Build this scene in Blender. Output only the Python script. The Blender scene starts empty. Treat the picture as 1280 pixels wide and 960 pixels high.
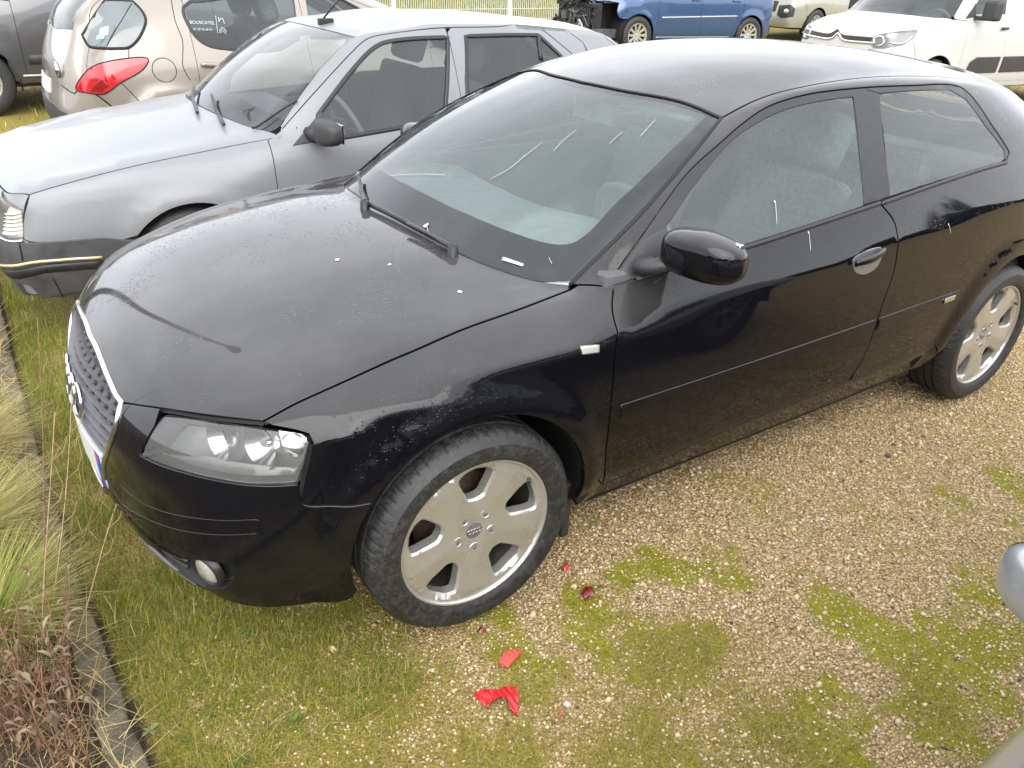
import bpy, bmesh, math, random
import numpy as np
from mathutils import Vector, Matrix, geometry, interpolate, noise
from mathutils.bvhtree import BVHTree

random.seed(7)
rng = np.random.default_rng(7)
scn = bpy.context.scene
COL = scn.collection

# ------------------------------------------------------------------ camera
# world frame: the black car's front axle is x = 0, x runs rearward, y = 0 its centre line
CAM = Vector((-0.8618, -2.2475, 1.6554))
YAW, PITCH, ROLL, FPX = 0.96669, -0.49757, 0.04156, 970.15
_f = Vector((math.cos(YAW)*math.cos(PITCH), math.sin(YAW)*math.cos(PITCH), math.sin(PITCH)))
_r = _f.cross(Vector((0, 0, 1))).normalized()
_u = _r.cross(_f)
CR = math.cos(ROLL)*_r + math.sin(ROLL)*_u
CU = -math.sin(ROLL)*_r + math.cos(ROLL)*_u
cam_data = bpy.data.cameras.new('camera')
cam = bpy.data.objects.new('camera', cam_data)
COL.objects.link(cam)
cam.matrix_world = Matrix(((CR.x, CU.x, -_f.x, CAM.x), (CR.y, CU.y, -_f.y, CAM.y),
                           (CR.z, CU.z, -_f.z, CAM.z), (0, 0, 0, 1)))
cam_data.sensor_width = 36
cam_data.lens = FPX*36/1280
cam_data.clip_start = 0.05
cam_data.clip_end = 2000
scn.camera = cam

def pray(u, v):
    "direction through a photo pixel (1280 x 960)"
    return ((u-640)/FPX*CR - (v-480)/FPX*CU + _f).normalized()

def ground(u, v, z=0.0):
    d = pray(u, v); s = (z-CAM.z)/d.z
    return CAM + d*s

def onplane(u, v, ax, val):
    d = pray(u, v); s = (val-CAM[ax])/d[ax]
    return CAM + d*s

# ------------------------------------------------------------------ sky and sun (overcast)
SUN_EL, SUN_AZ = math.radians(35), math.radians(248)      # azimuth in the xy plane
world = bpy.data.worlds.new('World')
scn.world = world
world.use_nodes = True
nt = world.node_tree
for n in list(nt.nodes): nt.nodes.remove(n)
def N(nt, typ, **kw):
    n = nt.nodes.new(typ)
    for k, v in kw.items():
        if k.startswith('i_'):
            n.inputs[k[2:].replace('_', ' ')].default_value = v
        else:
            setattr(n, k, v)
    return n
sky = N(nt, 'ShaderNodeTexSky', sky_type='NISHITA', sun_disc=False, sun_elevation=SUN_EL,
        sun_rotation=math.radians(90)-SUN_AZ, dust_density=4.0, air_density=1.0, ozone_density=1.0)
hsv = N(nt, 'ShaderNodeHueSaturation', i_Saturation=0.10, i_Value=1.0)
nt.links.new(sky.outputs[0], hsv.inputs['Color'])
tc = N(nt, 'ShaderNodeTexCoord')
mp = N(nt, 'ShaderNodeMapping'); mp.inputs['Scale'].default_value = (1.0, 1.0, 2.6)
nt.links.new(tc.outputs['Generated'], mp.inputs[0])
nz = N(nt, 'ShaderNodeTexNoise', i_Scale=1.7, i_Detail=6.0, i_Roughness=0.55)
nt.links.new(mp.outputs[0], nz.inputs['Vector'])
mr = N(nt, 'ShaderNodeMapRange', i_From_Min=0.30, i_From_Max=0.72, i_To_Min=0.80, i_To_Max=1.22)
nt.links.new(nz.outputs[0], mr.inputs[0])
# an even cloud deck over most of the blue sky
mixc = N(nt, 'ShaderNodeMix', data_type='RGBA', i_Factor=0.80)
mixc.inputs['Factor'].default_value = 0.82
mixc.inputs['B'].default_value = (9.3, 9.6, 10.2, 1)
nt.links.new(hsv.outputs[0], mixc.inputs['A'])
mulc = N(nt, 'ShaderNodeMix', data_type='RGBA', blend_type='MULTIPLY')
mulc.inputs['Factor'].default_value = 1.0
nt.links.new(mixc.outputs['Result'], mulc.inputs['A'])
nt.links.new(mr.outputs[0], mulc.inputs['B'])
bg = N(nt, 'ShaderNodeBackground', i_Strength=0.15)
nt.links.new(mulc.outputs['Result'], bg.inputs[0])
wo = N(nt, 'ShaderNodeOutputWorld')
nt.links.new(bg.outputs[0], wo.inputs[0])

sun_data = bpy.data.lights.new('sun', 'SUN')
sun_data.energy = 1.5
sun_data.angle = math.radians(60)
sun_data.color = (1.0, 0.965, 0.90)
sun = bpy.data.objects.new('sun', sun_data)
COL.objects.link(sun)
sd = Vector((math.cos(SUN_AZ)*math.cos(SUN_EL), math.sin(SUN_AZ)*math.cos(SUN_EL), math.sin(SUN_EL)))
sun.rotation_euler = sd.to_track_quat('Z', 'Y').to_euler()
sun.location = (0, -6, 12)

vs = scn.view_settings
vs.view_transform = 'Standard'; vs.look = 'None'; vs.gamma = 1.0; vs.use_curve_mapping = False
vs.exposure = 0.98
try:
    scn.cycles.max_bounces = 10
    scn.cycles.transparent_max_bounces = 12
    scn.cycles.glossy_bounces = 4
    scn.cycles.use_denoising = True
except Exception: pass

# ------------------------------------------------------------------ materials
MATS = {}
def mat(name):
    m = bpy.data.materials.new(name); m.use_nodes = True
    MATS[name] = m
    nt = m.node_tree
    return m, nt, nt.nodes['Principled BSDF']

def simple(name, col, rough=0.5, metal=0.0, coat=0.0, var=0.0, vscale=30.0, bump=0.0, bscale=80.0, spec=0.5, emit=None):
    m, nt, b = mat(name)
    c = tuple(col) + (1,)
    b.inputs['Base Color'].default_value = c
    b.inputs['Roughness'].default_value = rough
    b.inputs['Metallic'].default_value = metal
    b.inputs['Coat Weight'].default_value = coat
    b.inputs['Coat Roughness'].default_value = 0.04
    b.inputs['Specular IOR Level'].default_value = spec
    tco = N(nt, 'ShaderNodeTexCoord')
    if var > 0:
        n = N(nt, 'ShaderNodeTexNoise', i_Scale=vscale, i_Detail=5.0, i_Roughness=0.6)
        nt.links.new(tco.outputs['Object'], n.inputs['Vector'])
        r = N(nt, 'ShaderNodeMapRange', i_From_Min=0.3, i_From_Max=0.7, i_To_Min=1-var, i_To_Max=1+var)
        nt.links.new(n.outputs[0], r.inputs[0])
        mx = N(nt, 'ShaderNodeMix', data_type='RGBA', blend_type='MULTIPLY')
        mx.inputs['Factor'].default_value = 1.0
        mx.inputs['A'].default_value = c
        nt.links.new(r.outputs[0], mx.inputs['B'])
        nt.links.new(mx.outputs['Result'], b.inputs['Base Color'])
        rr = N(nt, 'ShaderNodeMapRange', i_From_Min=0.3, i_From_Max=0.7, i_To_Min=max(0.02, rough-0.08), i_To_Max=min(1, rough+0.12))
        nt.links.new(n.outputs[0], rr.inputs[0])
        nt.links.new(rr.outputs[0], b.inputs['Roughness'])
    if bump > 0:
        n2 = N(nt, 'ShaderNodeTexNoise', i_Scale=bscale, i_Detail=4.0)
        nt.links.new(tco.outputs['Object'], n2.inputs['Vector'])
        bp = N(nt, 'ShaderNodeBump', i_Strength=bump, i_Distance=0.01)
        nt.links.new(n2.outputs[0], bp.inputs['Height'])
        nt.links.new(bp.outputs[0], b.inputs['Normal'])
    return m

def paint(name, col, metal=0.0, rough=0.25, drops=0.0, dirt=0.25, dirtcol=(0.20, 0.165, 0.11), film=0.0, coat=1.0):
    "car paint: base, clear coat, road dirt low down, rain beads on the upward faces"
    m, nt, b = mat(name)
    L = nt.links.new
    tco = N(nt, 'ShaderNodeTexCoord')
    geo = N(nt, 'ShaderNodeNewGeometry')
    sep = N(nt, 'ShaderNodeSeparateXYZ'); L(geo.outputs['Position'], sep.inputs[0])
    n = N(nt, 'ShaderNodeTexNoise', i_Scale=7.0, i_Detail=8.0, i_Roughness=0.65); L(geo.outputs['Position'], n.inputs['Vector'])
    low = N(nt, 'ShaderNodeMapRange', i_From_Min=0.55, i_From_Max=0.12, i_To_Min=0.0, i_To_Max=1.0); L(sep.outputs[2], low.inputs[0])
    nr = N(nt, 'ShaderNodeMapRange', i_From_Min=0.38, i_From_Max=0.68); L(n.outputs[0], nr.inputs[0])
    ml = N(nt, 'ShaderNodeMath', operation='MULTIPLY'); L(low.outputs[0], ml.inputs[0]); L(nr.outputs[0], ml.inputs[1])
    md = N(nt, 'ShaderNodeMath', operation='MULTIPLY', i_Value=dirt)
    md.inputs[1].default_value = dirt; L(ml.outputs[0], md.inputs[0])
    mx = N(nt, 'ShaderNodeMix', data_type='RGBA')
    mx.inputs['A'].default_value = tuple(col)+(1,); mx.inputs['B'].default_value = tuple(dirtcol)+(1,)
    L(md.outputs[0], mx.inputs['Factor'])
    if film > 0:                # pale tone painted on upward faces, standing in for brighter sky reflection
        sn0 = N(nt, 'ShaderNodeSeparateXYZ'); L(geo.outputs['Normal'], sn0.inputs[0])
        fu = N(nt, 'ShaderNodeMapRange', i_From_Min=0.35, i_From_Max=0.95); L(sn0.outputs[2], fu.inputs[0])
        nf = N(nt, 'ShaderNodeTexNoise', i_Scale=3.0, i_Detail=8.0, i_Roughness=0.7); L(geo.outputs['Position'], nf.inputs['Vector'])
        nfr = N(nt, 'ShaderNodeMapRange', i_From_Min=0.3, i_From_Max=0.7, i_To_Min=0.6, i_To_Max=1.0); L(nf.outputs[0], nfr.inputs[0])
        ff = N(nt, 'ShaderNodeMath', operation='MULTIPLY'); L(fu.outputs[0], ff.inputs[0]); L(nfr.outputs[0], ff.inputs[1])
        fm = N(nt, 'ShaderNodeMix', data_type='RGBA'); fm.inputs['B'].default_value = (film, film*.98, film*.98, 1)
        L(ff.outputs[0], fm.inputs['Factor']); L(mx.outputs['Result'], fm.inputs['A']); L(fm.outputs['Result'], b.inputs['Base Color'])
    else:
        L(mx.outputs['Result'], b.inputs['Base Color'])
    b.inputs['Metallic'].default_value = metal
    b.inputs['Roughness'].default_value = rough
    b.inputs['Coat Weight'].default_value = coat
    if metal == 0 and col[0] < .01: b.inputs['Specular IOR Level'].default_value = 0.0; b.inputs['Coat IOR'].default_value = 1.40
    n2 = N(nt, 'ShaderNodeTexNoise', i_Scale=2.4, i_Detail=6.0, i_Roughness=0.6); L(geo.outputs['Position'], n2.inputs['Vector'])
    cr = N(nt, 'ShaderNodeMapRange', i_From_Min=0.35, i_From_Max=0.75, i_To_Min=0.015, i_To_Max=0.11); L(n2.outputs[0], cr.inputs[0])
    cr2 = N(nt, 'ShaderNodeMath', operation='ADD'); L(cr.outputs[0], cr2.inputs[0])
    m3 = N(nt, 'ShaderNodeMath', operation='MULTIPLY'); m3.inputs[1].default_value = 0.5; L(md.outputs[0], m3.inputs[0]); L(m3.outputs[0], cr2.inputs[1])
    L(cr2.outputs[0], b.inputs['Coat Roughness'])
    if drops > 0:
        vo = N(nt, 'ShaderNodeTexVoronoi', i_Scale=150.0); vo.inputs['Randomness'].default_value = 1.0
        L(geo.outputs['Position'], vo.inputs['Vector'])
        wn = N(nt, 'ShaderNodeMath', operation='MULTIPLY'); wn.inputs[1].default_value = 0.55
        sc = N(nt, 'ShaderNodeSeparateColor'); L(vo.outputs['Color'], sc.inputs[0]); L(sc.outputs[0], wn.inputs[0])
        rad = N(nt, 'ShaderNodeMath', operation='SUBTRACT'); L(wn.outputs[0], rad.inputs[0]); L(vo.outputs['Distance'], rad.inputs[1])
        dr = N(nt, 'ShaderNodeMapRange', i_From_Min=0.08, i_From_Max=0.30); L(rad.outputs[0], dr.inputs[0])
        # beads gather in patches, on faces that look upward
        n4 = N(nt, 'ShaderNodeTexNoise', i_Scale=5.0, i_Detail=3.0); L(geo.outputs['Position'], n4.inputs['Vector'])
        pr = N(nt, 'ShaderNodeMapRange', i_From_Min=0.50, i_From_Max=0.66); L(n4.outputs[0], pr.inputs[0])
        sn = N(nt, 'ShaderNodeSeparateXYZ'); L(geo.outputs['Normal'], sn.inputs[0])
        up = N(nt, 'ShaderNodeMapRange', i_From_Min=0.10, i_From_Max=0.35); L(sn.outputs[2], up.inputs[0])
        a1 = N(nt, 'ShaderNodeMath', operation='MULTIPLY'); L(dr.outputs[0], a1.inputs[0]); L(pr.outputs[0], a1.inputs[1])
        a2 = N(nt, 'ShaderNodeMath', operation='MULTIPLY'); L(a1.outputs[0], a2.inputs[0]); L(up.outputs[0], a2.inputs[1])
        bp = N(nt, 'ShaderNodeBump', i_Strength=drops, i_Distance=0.004); L(a2.outputs[0], bp.inputs['Height'])
        L(bp.outputs[0], b.inputs['Coat Normal']); L(bp.outputs[0], b.inputs['Normal'])
    return m

def glass(name, tint=(0.62, 0.72, 0.70), veil=0.25, veilcol=(0.55, 0.62, 0.62), drops=0.0):
    "window glass: see-through and reflecting, with a misty dirty film"
    m, nt, b = mat(name)
    L = nt.links.new
    nt.nodes.remove(b)
    out = [n for n in nt.nodes if n.type == 'OUTPUT_MATERIAL'][0]
    tr = N(nt, 'ShaderNodeBsdfTransparent'); tr.inputs[0].default_value = tuple(tint)+(1,)
    df = N(nt, 'ShaderNodeBsdfDiffuse'); df.inputs[0].default_value = tuple(veilcol)+(1,)
    tl = N(nt, 'ShaderNodeBsdfTranslucent'); tl.inputs[0].default_value = tuple(veilcol)+(1,)
    ad = N(nt, 'ShaderNodeMixShader'); ad.inputs[0].default_value = 0.35
    L(df.outputs[0], ad.inputs[1]); L(tl.outputs[0], ad.inputs[2])
    geo = N(nt, 'ShaderNodeNewGeometry')
    n = N(nt, 'ShaderNodeTexNoise', i_Scale=4.0, i_Detail=7.0, i_Roughness=0.6); L(geo.outputs['Position'], n.inputs['Vector'])
    r = N(nt, 'ShaderNodeMapRange', i_From_Min=0.3, i_From_Max=0.7, i_To_Min=veil*0.88, i_To_Max=min(1, veil*1.12)); L(n.outputs[0], r.inputs[0])
    mx = N(nt, 'ShaderNodeMixShader'); L(r.outputs[0], mx.inputs[0]); L(tr.outputs[0], mx.inputs[1]); L(ad.outputs[0], mx.inputs[2])
    gl = N(nt, 'ShaderNodeBsdfGlossy'); gl.inputs['Roughness'].default_value = 0.02
    fr = N(nt, 'ShaderNodeFresnel', i_IOR=1.52)
    fm = N(nt, 'ShaderNodeMath', operation='MULTIPLY'); fm.inputs[1].default_value = 1.0; L(fr.outputs[0], fm.inputs[0])
    fm.use_clamp = True
    m2 = N(nt, 'ShaderNodeMixShader'); L(fm.outputs[0], m2.inputs[0]); L(mx.outputs[0], m2.inputs[1]); L(gl.outputs[0], m2.inputs[2])
    L(m2.outputs[0], out.inputs[0])
    if drops > 0:
        vo = N(nt, 'ShaderNodeTexVoronoi', i_Scale=110.0); L(geo.outputs['Position'], vo.inputs['Vector'])
        sc = N(nt, 'ShaderNodeSeparateColor'); L(vo.outputs['Color'], sc.inputs[0])
        wn = N(nt, 'ShaderNodeMath', operation='MULTIPLY'); wn.inputs[1].default_value = 0.42; L(sc.outputs[0], wn.inputs[0])
        rad = N(nt, 'ShaderNodeMath', operation='SUBTRACT'); L(wn.outputs[0], rad.inputs[0]); L(vo.outputs['Distance'], rad.inputs[1])
        dr = N(nt, 'ShaderNodeMapRange', i_From_Min=0.05, i_From_Max=0.25); L(rad.outputs[0], dr.inputs[0])
        bp = N(nt, 'ShaderNodeBump', i_Strength=drops, i_Distance=0.004); L(dr.outputs[0], bp.inputs['Height'])
        L(bp.outputs[0], gl.inputs['Normal'])
    return m

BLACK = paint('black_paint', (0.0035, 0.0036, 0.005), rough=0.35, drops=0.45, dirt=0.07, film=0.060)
SILVER = paint('silver_paint', (0.185, 0.191, 0.199), metal=0.10, rough=0.42, coat=0.18, dirt=0.35)
SILVER2 = paint('light_silver_paint', (0.30, 0.31, 0.32), metal=0.35, rough=0.30, dirt=0.2)
BEIGE = paint('champagne_paint', (0.255, 0.225, 0.19), metal=0.4, rough=0.36, dirt=0.3)
GREYP = paint('dark_grey_paint', (0.085, 0.085, 0.09), metal=0.5, rough=0.34, dirt=0.3)
BLUEP = paint('blue_paint', (0.030, 0.070, 0.165), metal=0.35, rough=0.34, dirt=0.2)
WHITEP = paint('white_paint', (0.42, 0.42, 0.41), rough=0.45, coat=0.3, dirt=0.25)
SANDP = paint('pale_sand_paint', (0.28, 0.28, 0.23), metal=0.3, rough=0.36, dirt=0.3)
SEAL = simple('black_seal', (0.004, 0.004, 0.004), 0.7)
TRIM = simple('black_trim', (0.012, 0.012, 0.013), 0.42, var=0.2)
PLASTIC = simple('grey_black_plastic', (0.030, 0.030, 0.032), 0.5, var=0.25, bump=0.1, bscale=300)
GREYPL = simple('mid_grey_plastic', (0.11, 0.11, 0.12), 0.45, var=0.15)
RUBBER, rnt, rb_ = mat('tyre_rubber')
def _rubber():
    L = rnt.links.new
    tco = N(rnt, 'ShaderNodeTexCoord')
    n = N(rnt, 'ShaderNodeTexNoise', i_Scale=55.0, i_Detail=8.0, i_Roughness=0.8); L(tco.outputs['Object'], n.inputs['Vector'])
    r = N(rnt, 'ShaderNodeMapRange', i_From_Min=0.46, i_From_Max=0.72, i_To_Min=0.0, i_To_Max=0.40); L(n.outputs[0], r.inputs[0])
    mx = N(rnt, 'ShaderNodeMix', data_type='RGBA'); mx.inputs['A'].default_value = (.014, .014, .015, 1); mx.inputs['B'].default_value = (.12, .11, .095, 1)
    L(r.outputs[0], mx.inputs['Factor']); L(mx.outputs['Result'], rb_.inputs['Base Color'])
    r2 = N(rnt, 'ShaderNodeMapRange', i_From_Min=0.4, i_From_Max=0.7, i_To_Min=0.45, i_To_Max=0.85); L(n.outputs[0], r2.inputs[0]); L(r2.outputs[0], rb_.inputs['Roughness'])
    n2 = N(rnt, 'ShaderNodeTexNoise', i_Scale=180.0, i_Detail=3.0); L(tco.outputs['Object'], n2.inputs['Vector'])
    bp = N(rnt, 'ShaderNodeBump', i_Strength=0.2, i_Distance=0.004); L(n2.outputs[0], bp.inputs['Height']); L(bp.outputs[0], rb_.inputs['Normal'])
_rubber()
ALLOY = simple('alloy_silver', (0.47, 0.46, 0.42), 0.30, metal=0.65, coat=0.3, var=0.07, vscale=9)
ALLOY_DARK = simple('alloy_shadowed', (0.10, 0.095, 0.085), 0.5, metal=0.5, var=0.2)
BRAKE = simple('brake_iron', (0.055, 0.035, 0.025), 0.6, metal=0.5, var=0.4, vscale=40)
CHROME = simple('chrome', (0.58, 0.58, 0.58), 0.16, metal=1.0)
INTER = simple('interior_dark', (0.085, 0.087, 0.09), 0.8, var=0.2)
SEATM = simple('seat_cloth', (0.16, 0.165, 0.17), 0.9, var=0.3, vscale=60)
DASH = simple('glare_pale_dash', (0.30, 0.31, 0.31), 0.7, var=0.2)  # colour lightened to stand in for glare over the dash top
WHEELG = simple('grey_wheel_rim', (0.16, 0.16, 0.165), 0.5)  # steering wheel rim in one even mid grey
LINER = simple('pale_headliner', (0.42, 0.42, 0.40), 0.9)
GLASS_W = glass('windscreen_glass', veil=0.30, veilcol=(0.44, 0.52, 0.52))
GLASS_S = glass('side_glass', tint=(0.76, 0.85, 0.83), veil=0.14, veilcol=(0.42, 0.49, 0.48), drops=0.5)
GLASS_B = glass('car_glass', tint=(0.80, 0.85, 0.84), veil=0.13, veilcol=(0.34, 0.38, 0.38))
CLEAR = glass('clear_screen', tint=(0.90, 0.94, 0.93), veil=0.02)
MIST = glass('misted_screen', tint=(0.86, 0.95, 0.93), veil=0.27, veilcol=(0.62, 0.70, 0.68))
LENS = glass('clear_lens', tint=(0.93, 0.93, 0.92), veil=0.15, veilcol=(0.6, 0.6, 0.58))
MISTLENS = glass('cloudy_lens', tint=(0.8, 0.8, 0.76), veil=0.30, veilcol=(0.62, 0.60, 0.52))
REFLECTOR = simple('lamp_reflector', (0.60, 0.60, 0.59), 0.2, metal=1.0)
REDLENS = simple('red_lens', (0.42, 0.008, 0.010), 0.15, coat=1.0, var=0.2, vscale=40)
ORANGE = simple('amber_lens', (0.7, 0.22, 0.03), 0.2, coat=0.5)
DROPPING = simple('bird_dropping', (0.45, 0.44, 0.41), 0.8, var=0.1)
WHITEPRINT = simple('white_print', (0.42, 0.46, 0.44), 0.6)
PLATEW = simple('plate_white', (0.55, 0.55, 0.53), 0.4)
PLATEB = simple('plate_blue', (0.01, 0.05, 0.42), 0.4)
PLATER = simple('plate_red', (0.50, 0.03, 0.03), 0.4)
# ------------------------------------------------------------------ mesh helpers
def empty(name, loc=(0, 0, 0), rz=0.0):
    o = bpy.data.objects.new(name, None); COL.objects.link(o)
    o.location = loc; o.rotation_euler = (0, 0, rz); o.empty_display_size = 0.2
    return o
def tag(o, label, cat, group=None, kind=None):
    o['label'] = label; o['category'] = cat
    if group: o['group'] = group
    if kind: o['kind'] = kind
    return o
def mesh_obj(name, verts, faces, mat, parent=None, smooth=True, normals=None):
    me = bpy.data.meshes.new(name)
    me.from_pydata([tuple(v) for v in verts], [], [tuple(f) for f in faces])
    me.update()
    if smooth:
        me.polygons.foreach_set('use_smooth', [True]*len(me.polygons))
    if normals is not None:
        me.normals_split_custom_set_from_vertices([tuple(n) for n in normals])
    if mat is not None:
        for m in (mat if isinstance(mat, (list, tuple)) else [mat]): me.materials.append(m)
    o = bpy.data.objects.new(name, me); COL.objects.link(o)
    if parent is not None: o.parent = parent
    return o
def bm_obj(name, bm, mat, parent=None, smooth=False, autosmooth=None):
    me = bpy.data.meshes.new(name)
    bm.normal_update(); bm.to_mesh(me); bm.free()
    if smooth or autosmooth:
        me.polygons.foreach_set('use_smooth', [True]*len(me.polygons))
        if autosmooth: me.set_sharp_from_angle(angle=math.radians(autosmooth))
    for m in (mat if isinstance(mat, (list, tuple)) else [mat]): me.materials.append(m)
    o = bpy.data.objects.new(name, me); COL.objects.link(o)
    if parent is not None: o.parent = parent
    return o
def add_box(bm, lo, hi, bevel=0.0, mtx=None):
    r = bmesh.ops.create_cube(bm, size=1.0)
    vs_ = r['verts']
    for v in vs_:
        v.co = Vector([lo[i] + (v.co[i]+0.5)*(hi[i]-lo[i]) for i in range(3)])
    if bevel > 0:
        es = list({e for v in vs_ for e in v.link_edges})
        rb = bmesh.ops.bevel(bm, geom=es, offset=bevel, segments=3, profile=0.7, affect='EDGES')
        vs_ = list({v for f in rb['faces'] for v in f.verts} | {v for v in vs_ if v.is_valid})
    if mtx is not None:
        seen = set(vs_)
        for v in seen: v.co = mtx @ v.co
    return vs_
def box(name, lo, hi, mat, parent=None, bevel=0.01, mtx=None):
    bm = bmesh.new(); add_box(bm, lo, hi, bevel)
    if mtx is not None: bm.transform(mtx)
    return bm_obj(name, bm, mat, parent, autosmooth=40)
def tube_verts(pts, rad, seg=8, up=None, flat=1.0, closed=False):
    "sweep an ellipse along pts; rad scalar or list"
    pts = [Vector(p) for p in pts]; n = len(pts)
    V, F = [], []
    prev = None
    for i, p in enumerate(pts):
        a = pts[(i-1) % n] if (closed or i > 0) else pts[i]
        b = pts[(i+1) % n] if (closed or i < n-1) else pts[i]
        t = (b-a).normalized()
        if up is not None:
            w = (up[i] if isinstance(up, list) else Vector(up))
            s = t.cross(w)
            if s.length < 1e-6: s = t.orthogonal()
            s.normalize(); w2 = s.cross(t).normalized()
        else:
            if prev is None: s = t.orthogonal().normalized()
            else:
                s = prev - t*prev.dot(t)
                s = s.normalized() if s.length > 1e-6 else t.orthogonal().normalized()
            w2 = s.cross(t).normalized()
            prev = s
        r = rad[i] if isinstance(rad, (list, tuple, np.ndarray)) else rad
        for k in range(seg):
            a_ = 2*math.pi*k/seg
            V.append(p + s*(math.cos(a_)*r) + w2*(math.sin(a_)*r*flat))
    m = n if closed else n-1
    for i in range(m):
        for k in range(seg):
            F.append((i*seg+k, i*seg+(k+1) % seg, ((i+1) % n)*seg+(k+1) % seg, ((i+1) % n)*seg+k))
    if not closed:
        F.append(tuple(range(seg-1, -1, -1))); F.append(tuple((n-1)*seg+k for k in range(seg)))
    return V, F
def tube(name, pts, rad, mat, parent=None, seg=8, up=None, flat=1.0, closed=False):
    V, F = tube_verts(pts, rad, seg, up, flat, closed)
    return mesh_obj(name, V, F, mat, parent)
def merge(parts):
    V, F = [], []
    for v, f in parts:
        o = len(V); V += list(v); F += [tuple(i+o for i in q) for q in f]
    return V, F
def lathe_verts(profile, seg=48, axis='y'):
    "profile list of (radius, axial)"
    V, F = [], []
    n = len(profile)
    for k in range(seg):
        a = 2*math.pi*k/seg
        for r, t in profile:
            V.append(Vector((r*math.cos(a), t, r*math.sin(a))))
    for k in range(seg):
        k2 = (k+1) % seg
        for i in range(n-1):
            F.append((k*n+i, k*n+i+1, k2*n+i+1, k2*n+i))
    return V, F
def crom(pts, step=0.02, closed=False):
    "Catmull-Rom through pts, resampled"
    P = [Vector(p) for p in pts]
    if len(P) == 2:
        n = max(1, int((P[1]-P[0]).length/step))
        return [P[0].lerp(P[1], i/n) for i in range(n+1)]
    out = []
    n = len(P); m = n if closed else n-1
    for i in range(m):
        p1, p2 = P[i], P[(i+1) % n]
        p0 = P[(i-1) % n] if (closed or i > 0) else p1*2-p2
        p3 = P[(i+2) % n] if (closed or i < n-2) else p2*2-p1
        k = max(1, int(round((p2-p1).length/step)))
        for q in range(k):
            t = q/k
            out.append(0.5*((2*p1) + (p2-p0)*t + (2*p0-5*p1+4*p2-p3)*t*t + (3*p1-p0-3*p2+p3)*t**3))
    if not closed: out.append(P[-1].copy())
    return out
def flip(pts): return [Vector((p[0], -p[1], p[2])) for p in pts]
def in_poly(x, y, poly):
    c = False; n = len(poly); j = n-1
    for i in range(n):
        xi, yi = poly[i]; xj, yj = poly[j]
        if (yi > y) != (yj > y) and x < (xj-xi)*(y-yi)/(yj-yi)+xi: c = not c
        j = i
    return c
def in_poly_np(pts, poly):
    x, y = pts[:, 0], pts[:, 1]
    c = np.zeros(len(pts), bool); n = len(poly)
    P = np.asarray(poly); Q = np.roll(P, 1, 0)
    for (xi, yi), (xj, yj) in zip(P, Q):
        if yi == yj: continue
        k = ((yi > y) != (yj > y)) & (x < (xj-xi)*(y-yi)/(yj-yi)+xi)
        c ^= k
    return c

# ------------------------------------------------------------------ master body surface of a car
# 21 columns run round the half body from the front centre to the rear centre, six rows from
# the sill to the belt; the bonnet, windscreen, side windows, tailgate and roof close the top.
class Proj:
    def __init__(s, kind, c): s.kind = kind; s.c = Vector(c)
    def fwd(s, p):
        if s.kind == 'cyl':     # along x, angle about the x axis through c
            return (p[0], 0.8*math.atan2(p[2]-s.c.z, -(p[1]-s.c.y)))
        if s.kind == 'sph':     # looking forward (-x): azimuth and elevation
            d = Vector(p)-s.c
            return (0.8*math.atan2(-d.y, -d.x), 0.8*math.atan2(d.z, math.hypot(d.x, d.y)))
        if s.kind == 'rsph':    # looking rearward
            d = Vector(p)-s.c
            return (0.8*math.atan2(-d.y, d.x), 0.8*math.atan2(d.z, math.hypot(d.x, d.y)))
        if s.kind == 'z': return (p[0], p[1])
        if s.kind == 'y': return (p[0], p[2])
    def ray(s, q):
        if s.kind == 'cyl':
            a = q[1]/0.8
            return Vector((q[0], s.c.y, s.c.z)), Vector((0, -math.cos(a), math.sin(a)))
        if s.kind in ('sph', 'rsph'):
            a, e = q[0]/0.8, q[1]/0.8
            sg = -1 if s.kind == 'sph' else 1
            return s.c.copy(), Vector((sg*math.cos(a)*math.cos(e), -math.sin(a)*math.cos(e), math.sin(e)))
        if s.kind == 'z': return Vector((q[0], q[1], s.c.z)), Vector((0, 0, 1))
        if s.kind == 'y': return Vector((q[0], s.c.y, q[1])), Vector((0, -1, 0))

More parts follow.
